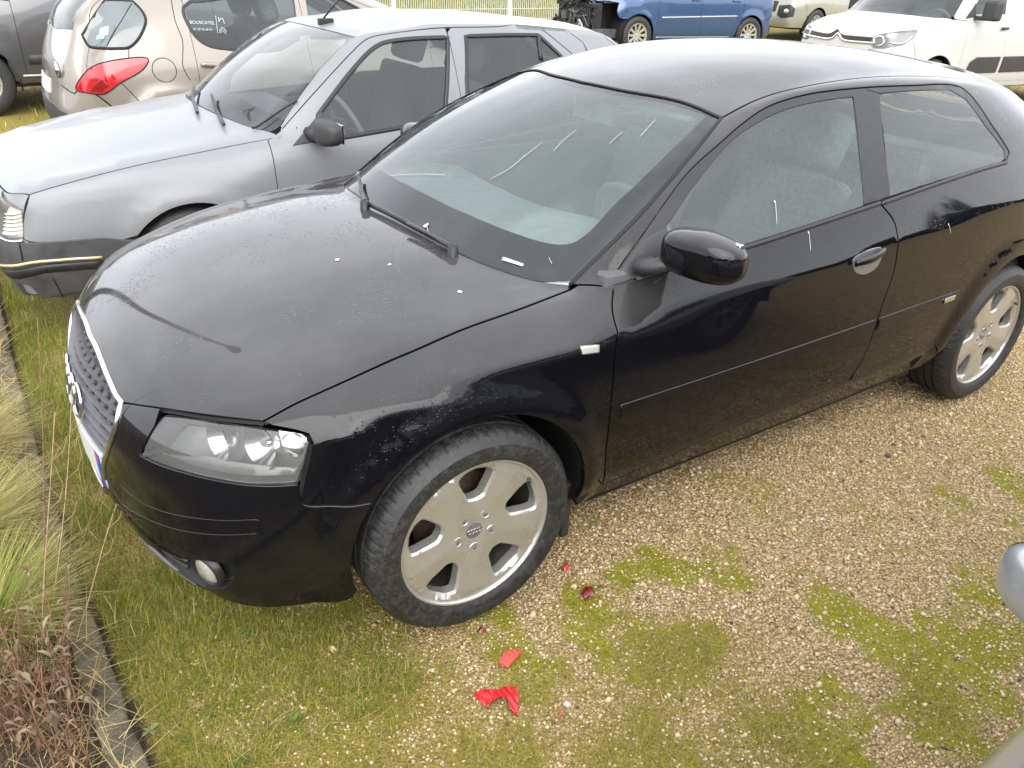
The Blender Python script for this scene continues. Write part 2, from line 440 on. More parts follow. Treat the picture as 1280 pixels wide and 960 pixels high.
class Master:
    def __init__(self, sp, level=3):
        lv = sp['levels']; out = sp['outline']; c = sp['cowl']; Q = 3
        n = len(out); NS = n-5      # last side column (rear corner)
        V, idx = [], {}
        def add(key, p):
            idx[key] = len(V); V.append(Vector((p[0], -p[1], p[2])))
        K = len(lv)
        s_ = np.arange(n)
        for k, L in enumerate(lv):
            f = lambda key: np.interp(s_, [a for a, _ in L[key]], [b for _, b in L[key]]) if key in L else np.zeros(n)
            z, dw, dx = f('z'), f('dw'), f('dx')
            for s in range(n):
                if 'pts' in L and s in L['pts']: add(('L', k, s), L['pts'][s]); continue
                x, w = out[s]
                add(('L', k, s), (x+dx[s], 0.0 if w == 0 else max(0.02, w-dw[s]), z[s]))
        top = K-1
        R = c-4
        def LL(k, s): return ('L', k, s)
        grid_h = [[LL(top, j) for j in range(4)]+[LL(top, 4)]]
        for r in range(1, R+1):
            row = []
            for j in range(4):
                add(('H', r, j), sp['hood'][r-1][j]); row.append(('H', r, j))
            grid_h.append(row+[LL(top, 4+r)])
        # roof rows
        for s in range(c, NS+1):
            T = sp['rail'][s-c]; C = sp['roofc'][s-c]
            for j, t in enumerate((0, 0.36, 0.70, 0.92)):
                y = T[1]*t
                g = t**2.6
                gx = t**2.0
                add(('T', s, j), (C[0]+(T[0]-C[0])*gx, y, C[1]+(T[2]-C[1])*g))
            add(('T', s, 4), T)
        def P(k): 
            v = V[idx[k]]; return Vector((v.x, -v.y, v.z))
        def mid(a, b, t, b3): return P(a).lerp(P(b), t) + Vector(b3)*math.sin(math.pi*t)
        cow = grid_h[-1]
        gw = [cow]
        wb = sp.get('ws_bulge', 0.02); sb = sp.get('side_bulge', 0.02); hb = sp.get('hatch_bulge', 0.02)
        rt = [('T', c, j) for j in range(5)]
        for q in range(1, Q):
            row = []
            for j in range(5):
                add(('W', q, j), mid(cow[j], rt[j], q/Q, (-wb*0.5, 0.006 if j == 4 else 0, wb*0.9))); row.append(('W', q, j))
            gw.append(row)
        gw.append(rt)
        rb = [LL(top, n-1-j) for j in range(4)]+[LL(top, NS)]
        rr = [('T', NS, j) for j in range(5)]
        gb = [rb]
        for q in range(1, Q):
            row = []
            for j in range(5):
                add(('B', q, j), mid(rb[j], rr[j], q/Q, (hb, 0.006 if j == 4 else 0, hb*0.5))); row.append(('B', q, j))
            gb.append(row)
        gb.append(rr)
        gs = [[LL(top, s) for s in range(c, NS+1)]]
        for q in range(1, Q):
            row = [('W', q, 4)]
            for s in range(c+1, NS):
                add(('S', q, s), mid(LL(top, s), ('T', s, 4), q/Q, (0, sb, 0))); row.append(('S', q, s))
            row.append(('B', q, 4)); gs.append(row)
        gs.append([('T', s, 4) for s in range(c, NS+1)])
        gr = [[('T', s, j) for j in range(5)] for s in range(c, NS+1)]
        gl = [[LL(k, s) for s in range(n)] for k in range(K)]
        quads = []
        for G in (gl, grid_h, gw, gb, gs, gr):
            for a in range(len(G)-1):
                for b in range(len(G[0])-1):
                    quads.append((G[a][b], G[a][b+1], G[a+1][b+1], G[a+1][b]))
        # mirror
        nv = len(V); mir = {}
        VV = [v.copy() for v in V]
        for i, v in enumerate(V):
            if abs(v.y) < 1e-7: mir[i] = i
            else:
                mir[i] = len(VV); VV.append(Vector((v.x, -v.y, v.z)))
        F = [[idx[k] for k in q] for q in quads]
        F += [[mir[i] for i in reversed(f)] for f in F]
        bm = bmesh.new()
        bv = [bm.verts.new(v) for v in VV]
        for f in F:
            try: bm.faces.new([bv[i] for i in f])
            except ValueError: pass
        bmesh.ops.recalc_face_normals(bm, faces=bm.faces)
        bm.verts.index_update()
        ref = max(bm.faces, key=lambda f: f.calc_center_median().z)
        if ref.normal.z < 0: bmesh.ops.reverse_faces(bm, faces=bm.faces)
        crl = bm.edges.layers.float.get('crease_edge') or bm.edges.layers.float.new('crease_edge')
        bm.edges.ensure_lookup_table(); bm.verts.ensure_lookup_table()
        emap = {}
        for e in bm.edges: emap[frozenset((e.verts[0].index, e.verts[1].index))] = e
        def crease(ka, kb, val):
            a, b = idx[ka], idx[kb]
            for p, q in ((a, b), (mir[a], mir[b])):
                e = emap.get(frozenset((p, q)))
                if e is not None: e[crl] = val
        for k, s0, s1, val in sp.get('creases', []):
            for s in range(s0, s1): crease(LL(k, s), LL(k, s+1), val)
        for j in range(4): crease(cow[j], cow[j+1], 0.9)
        for s in range(c, NS): crease(LL(top, s), LL(top, s+1), sp.get('belt_crease', 0.3))
        me = bpy.data.meshes.new('tmp_cage'); bm.to_mesh(me); bm.free()
        ob = bpy.data.objects.new('tmp_cage', me); COL.objects.link(ob)
        md = ob.modifiers.new('s', 'SUBSURF'); md.use_limit_surface = True; md.levels = 1; md.render_levels = 1
        md.boundary_smooth = 'PRESERVE_CORNERS'
        target = np.array([v.co[:] for v in me.vertices])
        cur = target.copy()
        for it in range(sp.get('fit', 9)):
            dg = bpy.context.evaluated_depsgraph_get()
            ev = ob.evaluated_get(dg); m2 = ev.to_mesh()
            co = np.empty(len(m2.vertices)*3); m2.vertices.foreach_get('co', co); co = co.reshape(-1, 3)[:len(target)]
            ev.to_mesh_clear()
            cur = cur + (target-co)*0.8
            me.vertices.foreach_set('co', cur.ravel()); me.update()
        md.levels = level
        dg = bpy.context.evaluated_depsgraph_get()
        ev = ob.evaluated_get(dg); m2 = ev.to_mesh()
        co = np.empty(len(m2.vertices)*3); m2.vertices.foreach_get('co', co); co = co.reshape(-1, 3).copy()
        polys = [tuple(p.vertices) for p in m2.polygons]
        ev.to_mesh_clear()
        bpy.data.objects.remove(ob); bpy.data.meshes.remove(me)
        # wheel-arch flares
        for fx, fz, r0, r1, amt in sp.get('flares', []):
            r = np.hypot(co[:, 0]-fx, co[:, 2]-fz)
            t = np.clip((r1-r)/(r1-r0), 0, 1); t = t*t*(3-2*t)
            side = np.clip((np.abs(co[:, 1])-0.60)/0.15, 0, 1)
            co[:, 1] += np.sign(co[:, 1])*amt*t*side
        mm = bpy.data.meshes.new('tmp_master'); mm.from_pydata(co.tolist(), [], polys); mm.update()
        nn = np.empty(len(mm.vertices)*3); mm.vertices.foreach_get('normal', nn)
        self.nor = [Vector(x) for x in nn.reshape(-1, 3)]
        bpy.data.meshes.remove(mm)
        self.co = [Vector(x) for x in co]; self.polys = polys
        self.bvh = BVHTree.FromPolygons(self.co, polys)
        self.sp = sp
        self.P = {k: V[i].copy() for k, i in idx.items()}
        self.frame = Matrix.Identity(4); self.inv = Matrix.Identity(4)
    def place(self, root):
        self.frame = Matrix.LocRotScale(root.location, root.rotation_euler, root.scale); self.inv = self.frame.inverted()
    def smooth_n(self, loc, i):
        pl = self.polys[i]
        w = interpolate.poly_3d_calc([self.co[a] for a in pl], loc)
        nrm = Vector((0, 0, 0))
        for a, q in zip(pl, w): nrm += self.nor[a]*q
        return nrm.normalized()
    def ray(self, o, d):
        loc, nr, i, dist = self.bvh.ray_cast(o, d)
        if loc is None: return None
        return loc, self.smooth_n(loc, i)
    def near(self, p):
        loc, nr, i, dist = self.bvh.find_nearest(Vector(p))
        return loc, self.smooth_n(loc, i)
    def px(self, u, v):
        "point of the surface that a photo pixel shows (world frame = car frame)"
        c_ = self.inv @ CAM; d_ = (self.inv.to_3x3() @ pray(u, v)).normalized()
        h = self.ray(c_, d_)
        if h is None:           # just past the outline: take the nearest point of the surface
            d = d_; best = None
            for t in np.arange(1.0, 20.0, 0.03):
                loc, nr, i, dist = self.bvh.find_nearest(c_+d*t)
                if best is None or dist < best[0]: best = (dist, loc)
            print('px off body', (u, v), round(best[0], 4))
            return best[1]
        return h[0]
    def pxl(self, *uv): return [self.px(*q) for q in uv]

def resample2(loop, step):
    out = []
    n = len(loop)
    for i in range(n):
        a, b = loop[i], loop[(i+1) % n]
        d = math.hypot(b[0]-a[0], b[1]-a[1])
        k = max(1, int(math.ceil(d/step)))
        for q in range(k):
            t = q/k; out.append((a[0]+(b[0]-a[0])*t, a[1]+(b[1]-a[1])*t))
    return out
def area2(l): return 0.5*sum(l[i][0]*l[(i+1) % len(l)][1]-l[(i+1) % len(l)][0]*l[i][1] for i in range(len(l)))
def inset2(loop, d):
    n = len(loop); out = []; s = 1 if area2(loop) > 0 else -1
    for i in range(n):
        a, p, b = loop[i-1], loop[i], loop[(i+1) % n]
        e1 = Vector((p[0]-a[0], p[1]-a[1])); e2 = Vector((b[0]-p[0], b[1]-p[1]))
        if e1.length < 1e-9 or e2.length < 1e-9: out.append(p); continue
        e1.normalize(); e2.normalize()
        n1 = Vector((-e1.y, e1.x))*s; n2 = Vector((-e2.y, e2.x))*s
        m = n1+n2
        if m.length < 0.35: m = n1
        m = m/ max(0.35, m.length_squared/2)
        out.append((p[0]+m.x*d, p[1]+m.y*d))
    return out
def clean2(loop, eps=0.0015):
    out = []
    for p in loop:
        if not out or math.hypot(p[0]-out[-1][0], p[1]-out[-1][1]) > eps: out.append(p)
    while len(out) > 3 and math.hypot(out[0][0]-out[-1][0], out[0][1]-out[-1][1]) <= eps: out.pop()
    return out

def cut_panel(M, proj, loop, holes=(), step=0.035, bstep=0.014, gap=0.002, lip=0.016, off=0.0, rnd=0.0016):
    "trim a region out of the master surface: returns verts, faces, normals"
    loops2 = []
    for h, L in enumerate([loop]+list(holes)):
        l2 = clean2([proj.fwd(p) for p in L])
        l2 = clean2(resample2(l2, bstep), bstep*0.25)
        g = (gap+rnd) if h == 0 else -(gap+rnd)
        loops2.append((l2, inset2(l2, gap if h == 0 else -gap), inset2(l2, g)))
    pts, edges = [], []
    rings = []
    for l2, outer, inner in loops2:
        b = len(pts); m = len(inner)
        pts += inner; edges += [(b+i, b+(i+1) % m) for i in range(m)]
        rings.append((b, m, outer))
    A = np.array(loops2[0][2])
    lo, hi = A.min(0), A.max(0)
    gx = np.arange(lo[0]+step*0.5, hi[0], step); gy = np.arange(lo[1]+step*0.5, hi[1], step)
    if len(gx) and len(gy):
        g = np.stack(np.meshgrid(gx, gy), -1).reshape(-1, 2)
        ok = in_poly_np(g, inset2(loops2[0][2], step*0.35))
        for l2, outer, inner in loops2[1:]: ok &= ~in_poly_np(g, inset2(inner, -step*0.35))
        pts += [tuple(q) for q in g[ok]]
    res = geometry.delaunay_2d_cdt([Vector(q) for q in pts], edges, [], 0, 1e-6)
    v2, tri, orig = res[0], res[2], res[3]
    if len(tri) == 0: return [], [], []
    cen = np.array([[(v2[t[0]].x+v2[t[1]].x+v2[t[2]].x)/3, (v2[t[0]].y+v2[t[1]].y+v2[t[2]].y)/3] for t in tri])
    ok = in_poly_np(cen, loops2[0][2])
    for l2, outer, inner in loops2[1:]: ok &= ~in_poly_np(cen, inner)
    first = {}
    for i, o in enumerate(orig):
        for a in o: first.setdefault(a, i)
    def hit(q):
        o, d = proj.ray(q)
        h = M.ray(o, d)
        if h is None: h = M.near(o+d*0.8)
        return h
    V, NO = [], []
    for q in v2:
        loc, nr = hit(q); V.append(loc+nr*off); NO.append(nr)
    F = []
    for t, k in zip(tri, ok):
        if not k: continue
        a, b, c = V[t[0]], V[t[1]], V[t[2]]
        nf = (b-a).cross(c-a)
        if nf.dot(NO[t[0]]+NO[t[1]]+NO[t[2]]) < 0: F.append((t[0], t[2], t[1]))
        else: F.append(tuple(t))
    for b, m, outer in rings:
        o_ids = []
        for i in range(m):
            loc, nr = hit(outer[i])
            iv = first.get(b+i)
            inn = V[iv]
            d = (loc+nr*off-inn)
            d = d.normalized() if d.length > 1e-7 else Vector((0, 0, 0))
            V.append(loc+nr*(off-rnd)); NO.append((nr+d*1.2).normalized()); o_ids.append(len(V)-1)
        l1 = []
        l0 = []
        for i in range(m):
            nr = NO[o_ids[i]]; base = V[o_ids[i]]
            locn = NO[first[b+i]]
            dd = (nr-locn*nr.dot(locn))
            dd = dd.normalized() if dd.length > 1e-6 else nr
            V.append(base.copy()); NO.append(dd); l0.append(len(V)-1)
            V.append(base-locn*lip); NO.append(dd); l1.append(len(V)-1)
        for i in range(m):
            j = (i+1) % m
            ia, ja = first[b+i], first[b+j]
            for q in ((ia, ja, o_ids[j], o_ids[i]), (l0[i], l0[j], l1[j], l1[i])):
                if len(set(q)) < 4: continue
                nf = (V[q[1]]-V[q[0]]).cross(V[q[3]]-V[q[0]])
                want = NO[q[0]]+NO[q[2]]
                F.append(q if nf.dot(want) >= 0 else q[::-1])
    return V, F, NO
def panel(name, M, proj, loop, mat, parent, holes=(), mirror=False, **kw):
    V, F, NO = cut_panel(M, proj, loop, holes, **kw)
    o = mesh_obj(name, V, F, mat, parent, normals=NO)
    if not mirror: return o
    r = mesh_obj(name, flip(V), [f[::-1] for f in F], mat, parent, normals=flip(NO))
    return o, r
def mirrored(o, parent):
    "copy of a part on the other side of the car"
    me = o.data.copy()
    co = np.empty(len(me.vertices)*3); me.vertices.foreach_get('co', co); co = co.reshape(-1, 3); co[:, 1] *= -1
    me.vertices.foreach_set('co', co.ravel()); me.flip_normals(); me.update()
    c = o.copy(); c.data = me; COL.objects.link(c); c.parent = parent
    return c
def seam(M, line, w=0.007, depth=0.012):
    "dark strip lying under a panel gap"
    V, F = [], []
    P = [M.near(p) for p in line]
    for i, (p, nr) in enumerate(P):
        a = P[max(0, i-1)][0]; b = P[min(len(P)-1, i+1)][0]
        t = (b-a)
        s = t.cross(nr)
        s = s.normalized() if s.length > 1e-9 else Vector((0, 0, 1))
        V += [p-nr*depth-s*w, p-nr*depth+s*w]
        if i: F.append((2*i-2, 2*i-1, 2*i+1, 2*i))
    return V, F
def strip(name, M, line, mat, parent, w=0.006, h=0.004, off=0.0, mirror=False, seg=8, closed=False):
    "moulding that follows a line on the surface"
    P = [M.near(p) for p in line]
    V, F = tube_verts([p+n*off for p, n in P], w, seg, up=[n for p, n in P], flat=h/w, closed=closed)
    o = mesh_obj(name, V, F, mat, parent)
    if mirror: mirrored(o, parent)
    return o
# ------------------------------------------------------------------ lie of the land: rises gently beyond the row of cars
def gz(x, y): return .018*max(0.0, y-3.0)+.013*max(0.0, x-3.0)
def onslope(u, v, h=0.0):
    d = pray(u, v)
    for t in np.arange(.8, 80, .01):
        p = CAM+d*float(t)
        if p.z <= h+gz(p.x, p.y): return p
    return p
# ------------------------------------------------------------------ ground
def vnoise(x, y, s, seed):
    "value noise on numpy arrays"
    r = np.random.default_rng(seed); T = r.random((256, 256))
    u, v = x/s, y/s; i, j = np.floor(u).astype(int), np.floor(v).astype(int); f, g = u-i, v-j
    f = f*f*(3-2*f); g = g*g*(3-2*g)
    a = T[i % 256, j % 256]; b = T[(i+1) % 256, j % 256]; c = T[i % 256, (j+1) % 256]; d = T[(i+1) % 256, (j+1) % 256]
    return (a*(1-f)+b*f)*(1-g)+(c*(1-f)+d*f)*g
def fbm(x, y, s, seed, o=4):
    t = 0; w = 0
    for k in range(o): t = t+vnoise(x, y, s/2**k, seed+k)*.5**k; w += .5**k
    return t/w
def sstep(a, b, x):
    t = np.clip((x-a)/(b-a), 0, 1); return t*t*(3-2*t)
KERB = [(-.985, 9.0), (-.975, 4.5), (-.968, 2.4), (-.955, .9), (-.935, .2), (-.905, -.4), (-.875, -.95), (-.83, -1.6), (-.76, -2.4), (-.68, -3.2), (-.55, -4.6)]
_ky = [k[1] for k in KERB[::-1]]; _kx = [k[0] for k in KERB[::-1]]
def kerbx(y): return np.interp(y, _ky, _kx)
def GP(u, v): p = ground(u, v); return p.x, p.y
GR_BLOBS = [(GP(300, 860), .34, 1.1), (GP(210, 790), .30, 1.1), (GP(430, 915), .24, 1.0), (GP(330, 950), .30, 1.1), (GP(560, 945), .16, .7), (GP(880, 850), .22, .62), (GP(770, 915), .20, .62), (GP(930, 930), .20, .55), (GP(690, 900), .10, .4), (GP(1150, 880), .15, .35), (GP(640, 960), .2, .6), (GP(40, 450), .25, .8)]
MO_BLOBS = [(GP(850, 840), .42, .80), (GP(1100, 860), .32, .62), (GP(1000, 770), .30, .66), (GP(640, 930), .22, .6), (GP(1200, 760), .2, .5), (GP(880, 735), .17, .9), (GP(965, 725), .15, .9), (GP(1015, 745), .10, .8), (GP(1070, 765), .07, .8), (GP(860, 800), .16, .7), (GP(1180, 800), .13, .8), (GP(1225, 610), .16, .8), (GP(1270, 640), .16, .8), (GP(1010, 635), .05, .7), (GP(470, 935), .14, .8), (GP(640, 900), .10, .6), (GP(920, 880), .20, .7), (GP(780, 850), .10, .6), (GP(1130, 905), .12, .5), (GP(1060, 690), .06, .5), (GP(560, 890), .10, .7)]
def blobs(x, y, B):
    t = np.zeros_like(x)
    for (bx, by), r, a in B: t = np.maximum(t, a*np.exp(-((x-bx)**2+(y-by)**2)/(2*r*r)))
    return t
def fields(x, y):
    n1 = fbm(x, y, .45, 11); n2 = fbm(x, y, .16, 23); n3 = fbm(x, y, 2.2, 31)
    d = x-kerbx(y)                                    # distance from the kerb
    edge = np.exp(-np.maximum(d-.05, 0)/.30)*1.0*(d > -.02)
    g = np.maximum(blobs(x, y, GR_BLOBS), edge*np.where(y > -.2, .9, .8))
    far = sstep(.75, 2.2, y)
    g = np.maximum(g, far*.62*sstep(.38, .60, n3))
    field_ = sstep(13.2, 13.9, y)
    g = np.maximum(g, field_)
    g = g*(.35+1.3*n2)*(.5+n1)
    m = blobs(x, y, MO_BLOBS)*(.1+1.1*sstep(.40, .62, n2))*(.55+.9*sstep(.35, .6, fbm(x, y, .06, 47, 3)))+.42*sstep(.52, .72, n2)*sstep(.40, .62, n1)
    m = np.maximum(m, far*.7*sstep(.35, .6, n1))
    s = 1.0*(d < .02)                                 # planting bed soil
    return np.clip(g, 0, 1), np.clip(m, 0, 1), s
def relief(x, y):
    near_w = np.exp(-np.maximum(0, np.hypot(x-.5, y+.8)-2.5)/2)
    return (fbm(x, y, .5, 51)-.5)*.020*near_w+(fbm(x, y, .05, 61, 2)-.5)*.006*near_w
def dense(lo, hi, a, b, fine, grow=1.22):
    pts = list(np.arange(a, b, fine)); s = fine
    t = a
    while t > lo: s *= grow; t -= s; pts.insert(0, max(t, lo))
    s = fine; t = pts[-1]
    while t < hi: s *= grow; t += s; pts.append(min(t, hi))
    return np.array(pts)
gx = dense(-250, 300, -1.4, 3.4, .022); gy = dense(-250, 300, -2.3, .6, .022)
X, Y = np.meshgrid(gx, gy, indexing='ij')
GZ = .018*np.maximum(0, Y-3.0)+.013*np.maximum(0, X-3.0)
GZ = np.minimum(GZ, .9)
flat_ = relief(X, Y)
# wheels press flat spots
for wx, wy in ((0, -.765), (2.578, -.765), (0, .765), (2.578, .765)):
    flat_ = flat_*(1-np.exp(-((X-wx)**2/.04+(Y-wy)**2/.03)))
Z = GZ+flat_
nxx, nyy = X.shape
verts = np.stack([X, Y, Z], -1).reshape(-1, 3)
I = (np.arange(nxx-1)[:, None]*nyy+np.arange(nyy-1)[None]).reshape(-1)
faces = np.stack([I, I+nyy, I+nyy+1, I+1], 1)
me = bpy.data.meshes.new('ground'); me.vertices.add(len(verts)); me.vertices.foreach_set('co', verts.ravel())
me.loops.add(faces.size); me.loops.foreach_set('vertex_index', faces.ravel()); me.polygons.add(len(faces))
me.polygons.foreach_set('loop_start', np.arange(0, faces.size, 4)); me.polygons.foreach_set('loop_total', np.full(len(faces), 4)); me.update()
me.polygons.foreach_set('use_smooth', np.ones(len(faces), bool))
fg, fm_, fs = fields(X, Y)
for nm, a in (('grass', fg), ('moss', fm_), ('soil', fs)):
    at = me.attributes.new(nm, 'FLOAT', 'POINT'); at.data.foreach_set('value', a.reshape(-1).astype(np.float32))
GM, gnt, gb_ = mat('gravel_and_moss')
L = gnt.links.new
geo = N(gnt, 'ShaderNodeNewGeometry')
def attr(n): 
    a = N(gnt, 'ShaderNodeAttribute'); a.attribute_name = n; return a.outputs['Fac']
def mixc_(f, a, b):
    m = N(gnt, 'ShaderNodeMix', data_type='RGBA')
    if hasattr(f, 'links'): L(f, m.inputs['Factor'])
    else: m.inputs['Factor'].default_value = f
    for s, v in (('A', a), ('B', b)):
        if hasattr(v, 'links'): L(v, m.inputs[s])
        else: m.inputs[s].default_value = tuple(v)+(1,)
    return m.outputs['Result']
def mrange(x, a, b, c=0, d=1):
    m = N(gnt, 'ShaderNodeMapRange', i_From_Min=a, i_From_Max=b, i_To_Min=c, i_To_Max=d); L(x, m.inputs[0]); return m.outputs[0]
vo = N(gnt, 'ShaderNodeTexVoronoi', i_Scale=130.0); L(geo.outputs['Position'], vo.inputs['Vector'])
sepc = N(gnt, 'ShaderNodeSeparateColor'); L(vo.outputs['Color'], sepc.inputs[0])
ramp = N(gnt, 'ShaderNodeValToRGB'); L(sepc.outputs[0], ramp.inputs[0])
cr_ = ramp.color_ramp; cr_.elements[0].color = (.27, .175, .075, 1); cr_.elements[1].color = (.68, .54, .30, 1)
e = cr_.elements.new(.5); e.color = (.54, .39, .195, 1); e = cr_.elements.new(.8); e.color = (.62, .47, .25, 1)
crack = mrange(vo.outputs['Distance'], .25, .75)
stone_c = mixc_(crack, ramp.outputs[0], (.17, .11, .05))
n1 = N(gnt, 'ShaderNodeTexNoise', i_Scale=9.0, i_Detail=8.0, i_Roughness=.7); L(geo.outputs['Position'], n1.inputs['Vector'])
n2 = N(gnt, 'ShaderNodeTexNoise', i_Scale=120.0, i_Detail=4.0, i_Roughness=.7); L(geo.outputs['Position'], n2.inputs['Vector'])
earth = mixc_(mrange(n1.outputs[0], .35, .7), (.30, .21, .10), (.44, .325, .155))
col = mixc_(mrange(n2.outputs[0], .55, .62, 0, .8), stone_c, earth)
mossc = mixc_(mrange(n2.outputs[0], .3, .7), (.14, .135, .010), (.33, .30, .028))
mm = N(gnt, 'ShaderNodeMath', operation='MULTIPLY_ADD'); L(attr('moss'), mm.inputs[0]); mm.inputs[1].default_value = 1.3
n5 = N(gnt, 'ShaderNodeTexNoise', i_Scale=38.0, i_Detail=6.0, i_Roughness=.75); L(geo.outputs['Position'], n5.inputs['Vector'])
nn_ = mrange(n5.outputs[0], .3, .7, -.5, .35); L(nn_, mm.inputs[2])
col = mixc_(mrange(mm.outputs[0], .18, .95), col, mossc)
grc = mixc_(mrange(n2.outputs[0], .3, .7), (.11, .085, .022), (.36, .29, .07))
gg_ = N(gnt, 'ShaderNodeMath', operation='MULTIPLY_ADD'); L(attr('grass'), gg_.inputs[0]); gg_.inputs[1].default_value = 1.2; L(nn_, gg_.inputs[2])
col = mixc_(mrange(gg_.outputs[0], .2, .7), col, grc)
col = mixc_(attr('soil'), col, mixc_(mrange(n2.outputs[0], .3, .7), (.03, .022, .014), (.10, .075, .05)))
L(col, gb_.inputs['Base Color']); gb_.inputs['Roughness'].default_value = .9; gb_.inputs['Specular IOR Level'].default_value = .25
bpn = N(gnt, 'ShaderNodeBump', i_Strength=.9, i_Distance=.006)
hh = N(gnt, 'ShaderNodeMath', operation='SUBTRACT'); L(n2.outputs[0], hh.inputs[0]); L(vo.outputs['Distance'], hh.inputs[1]); L(hh.outputs[0], bpn.inputs['Height'])
L(bpn.outputs[0], gb_.inputs['Normal'])
me.materials.append(GM)
go = bpy.data.objects.new('ground', me); COL.objects.link(go); go['kind'] = 'structure'
def zat(x, y):
    z = .018*np.maximum(0, y-3.0)+.013*np.maximum(0, x-3.0)+relief(x, y)
    return z

def bulk(name, V, F3, colors, mat_, kind='stuff'):
    "one mesh from numpy triangles with a colour per vertex"
    me = bpy.data.meshes.new(name); me.vertices.add(len(V)); me.vertices.foreach_set('co', V.astype(np.float32).ravel())
    me.loops.add(F3.size); me.loops.foreach_set('vertex_index', F3.astype(np.int32).ravel()); me.polygons.add(len(F3))
    me.polygons.foreach_set('loop_start', np.arange(0, F3.size, 3)); me.polygons.foreach_set('loop_total', np.full(len(F3), 3)); me.update()
    at = me.attributes.new('tint', 'FLOAT_COLOR', 'POINT'); at.data.foreach_set('color', np.concatenate([colors, np.ones((len(colors), 1))], 1).astype(np.float32).ravel())
    me.materials.append(mat_)
    o = bpy.data.objects.new(name, me); COL.objects.link(o)
    if kind: o['kind'] = kind
    return o
def tint_mat(name, rough=.8, trans=0.0, spec=.3):
    m, nt, b = mat(name)
    a = N(nt, 'ShaderNodeAttribute'); a.attribute_name = 'tint'
    nt.links.new(a.outputs['Color'], b.inputs['Base Color']); b.inputs['Roughness'].default_value = rough; b.inputs['Specular IOR Level'].default_value = spec
    if trans:
        out = [n for n in nt.nodes if n.type == 'OUTPUT_MATERIAL'][0]
        tl = N(nt, 'ShaderNodeBsdfTranslucent'); nt.links.new(a.outputs['Color'], tl.inputs[0])
        mx = N(nt, 'ShaderNodeMixShader'); mx.inputs[0].default_value = trans
        nt.links.new(b.outputs[0], mx.inputs[1]); nt.links.new(tl.outputs[0], mx.inputs[2]); nt.links.new(mx.outputs[0], out.inputs[0])
    return m
STONE = tint_mat('gravel_stone', .75)
LEAFY = tint_mat('grass_blade', .6, .35)
DRY = tint_mat('dry_leaf', .75, .25)

# gravel: loose stones lying on the sheet
def scatter_stones(n, xr_, yr_, smin, smax, seed):
    r = np.random.default_rng(seed)
    x = r.uniform(*xr_, n); y = r.uniform(*yr_, n)
    g, m, s = fields(x, y)
    keep = r.random(n) < np.clip(1.05-.75*g-.58*m, .10, 1)*(s < .5)
    x, y = x[keep], y[keep]; k = len(x)
    size = smin+(smax-smin)*r.random(k)**2.6
    base = np.array([(1, 0, 0), (0, 1, 0), (-1, 0, 0), (0, -1, 0), (0, 0, 1), (0, 0, -.6)], float)
    V = base[None]*size[:, None, None]*np.stack([r.uniform(.7, 1.25, (k, 6)), r.uniform(.7, 1.25, (k, 6)), r.uniform(.45, .9, (k, 6))], -1)
    V = V+r.normal(0, .16, V.shape)*size[:, None, None]
    a = r.uniform(0, 6.283, k); c, s_ = np.cos(a), np.sin(a)
    V = np.stack([V[..., 0]*c[:, None]-V[..., 1]*s_[:, None], V[..., 0]*s_[:, None]+V[..., 1]*c[:, None], V[..., 2]], -1)
    V += np.stack([x, y, zat(x, y)+size*.18], -1)[:, None]
    F0 = np.array([(0, 1, 4), (1, 2, 4), (2, 3, 4), (3, 0, 4), (1, 0, 5), (2, 1, 5), (3, 2, 5), (0, 3, 5)])
    F = (F0[None]+6*np.arange(k)[:, None, None]).reshape(-1, 3)
    t = r.random(k)[:, None]; w = r.random(k)[:, None]
    col = np.array((.38, .265, .135))*(1-t)+np.array((.78, .62, .38))*t
    col = np.where(w > .965, np.array((.66, .62, .54)), col); col = np.where(w < .02, np.array((.10, .085, .075)), col)
    col = np.repeat(col, 6, 0)*r.uniform(.9, 1.1, (k*6, 1))
    return V.reshape(-1, 3), F, col
parts_ = [scatter_stones(95000, (-.75, 2.6), (-2.15, -.35), .0016, .0065, 5), scatter_stones(30000, (.3, 4.2), (-2.2, .6), .0030, .009, 6), scatter_stones(500, (-.7, 2.6), (-2.1, -.5), .007, .014, 8)]
off = 0; VV, FF, CC = [], [], []
for V, F, C in parts_: VV.append(V); FF.append(F+off); CC.append(C); off += len(V)
st = bulk('gravel', np.concatenate(VV), np.concatenate(FF), np.concatenate(CC), STONE)
tag(st, 'loose tan gravel stones covering the ground beside the black car', 'gravel', kind='stuff')

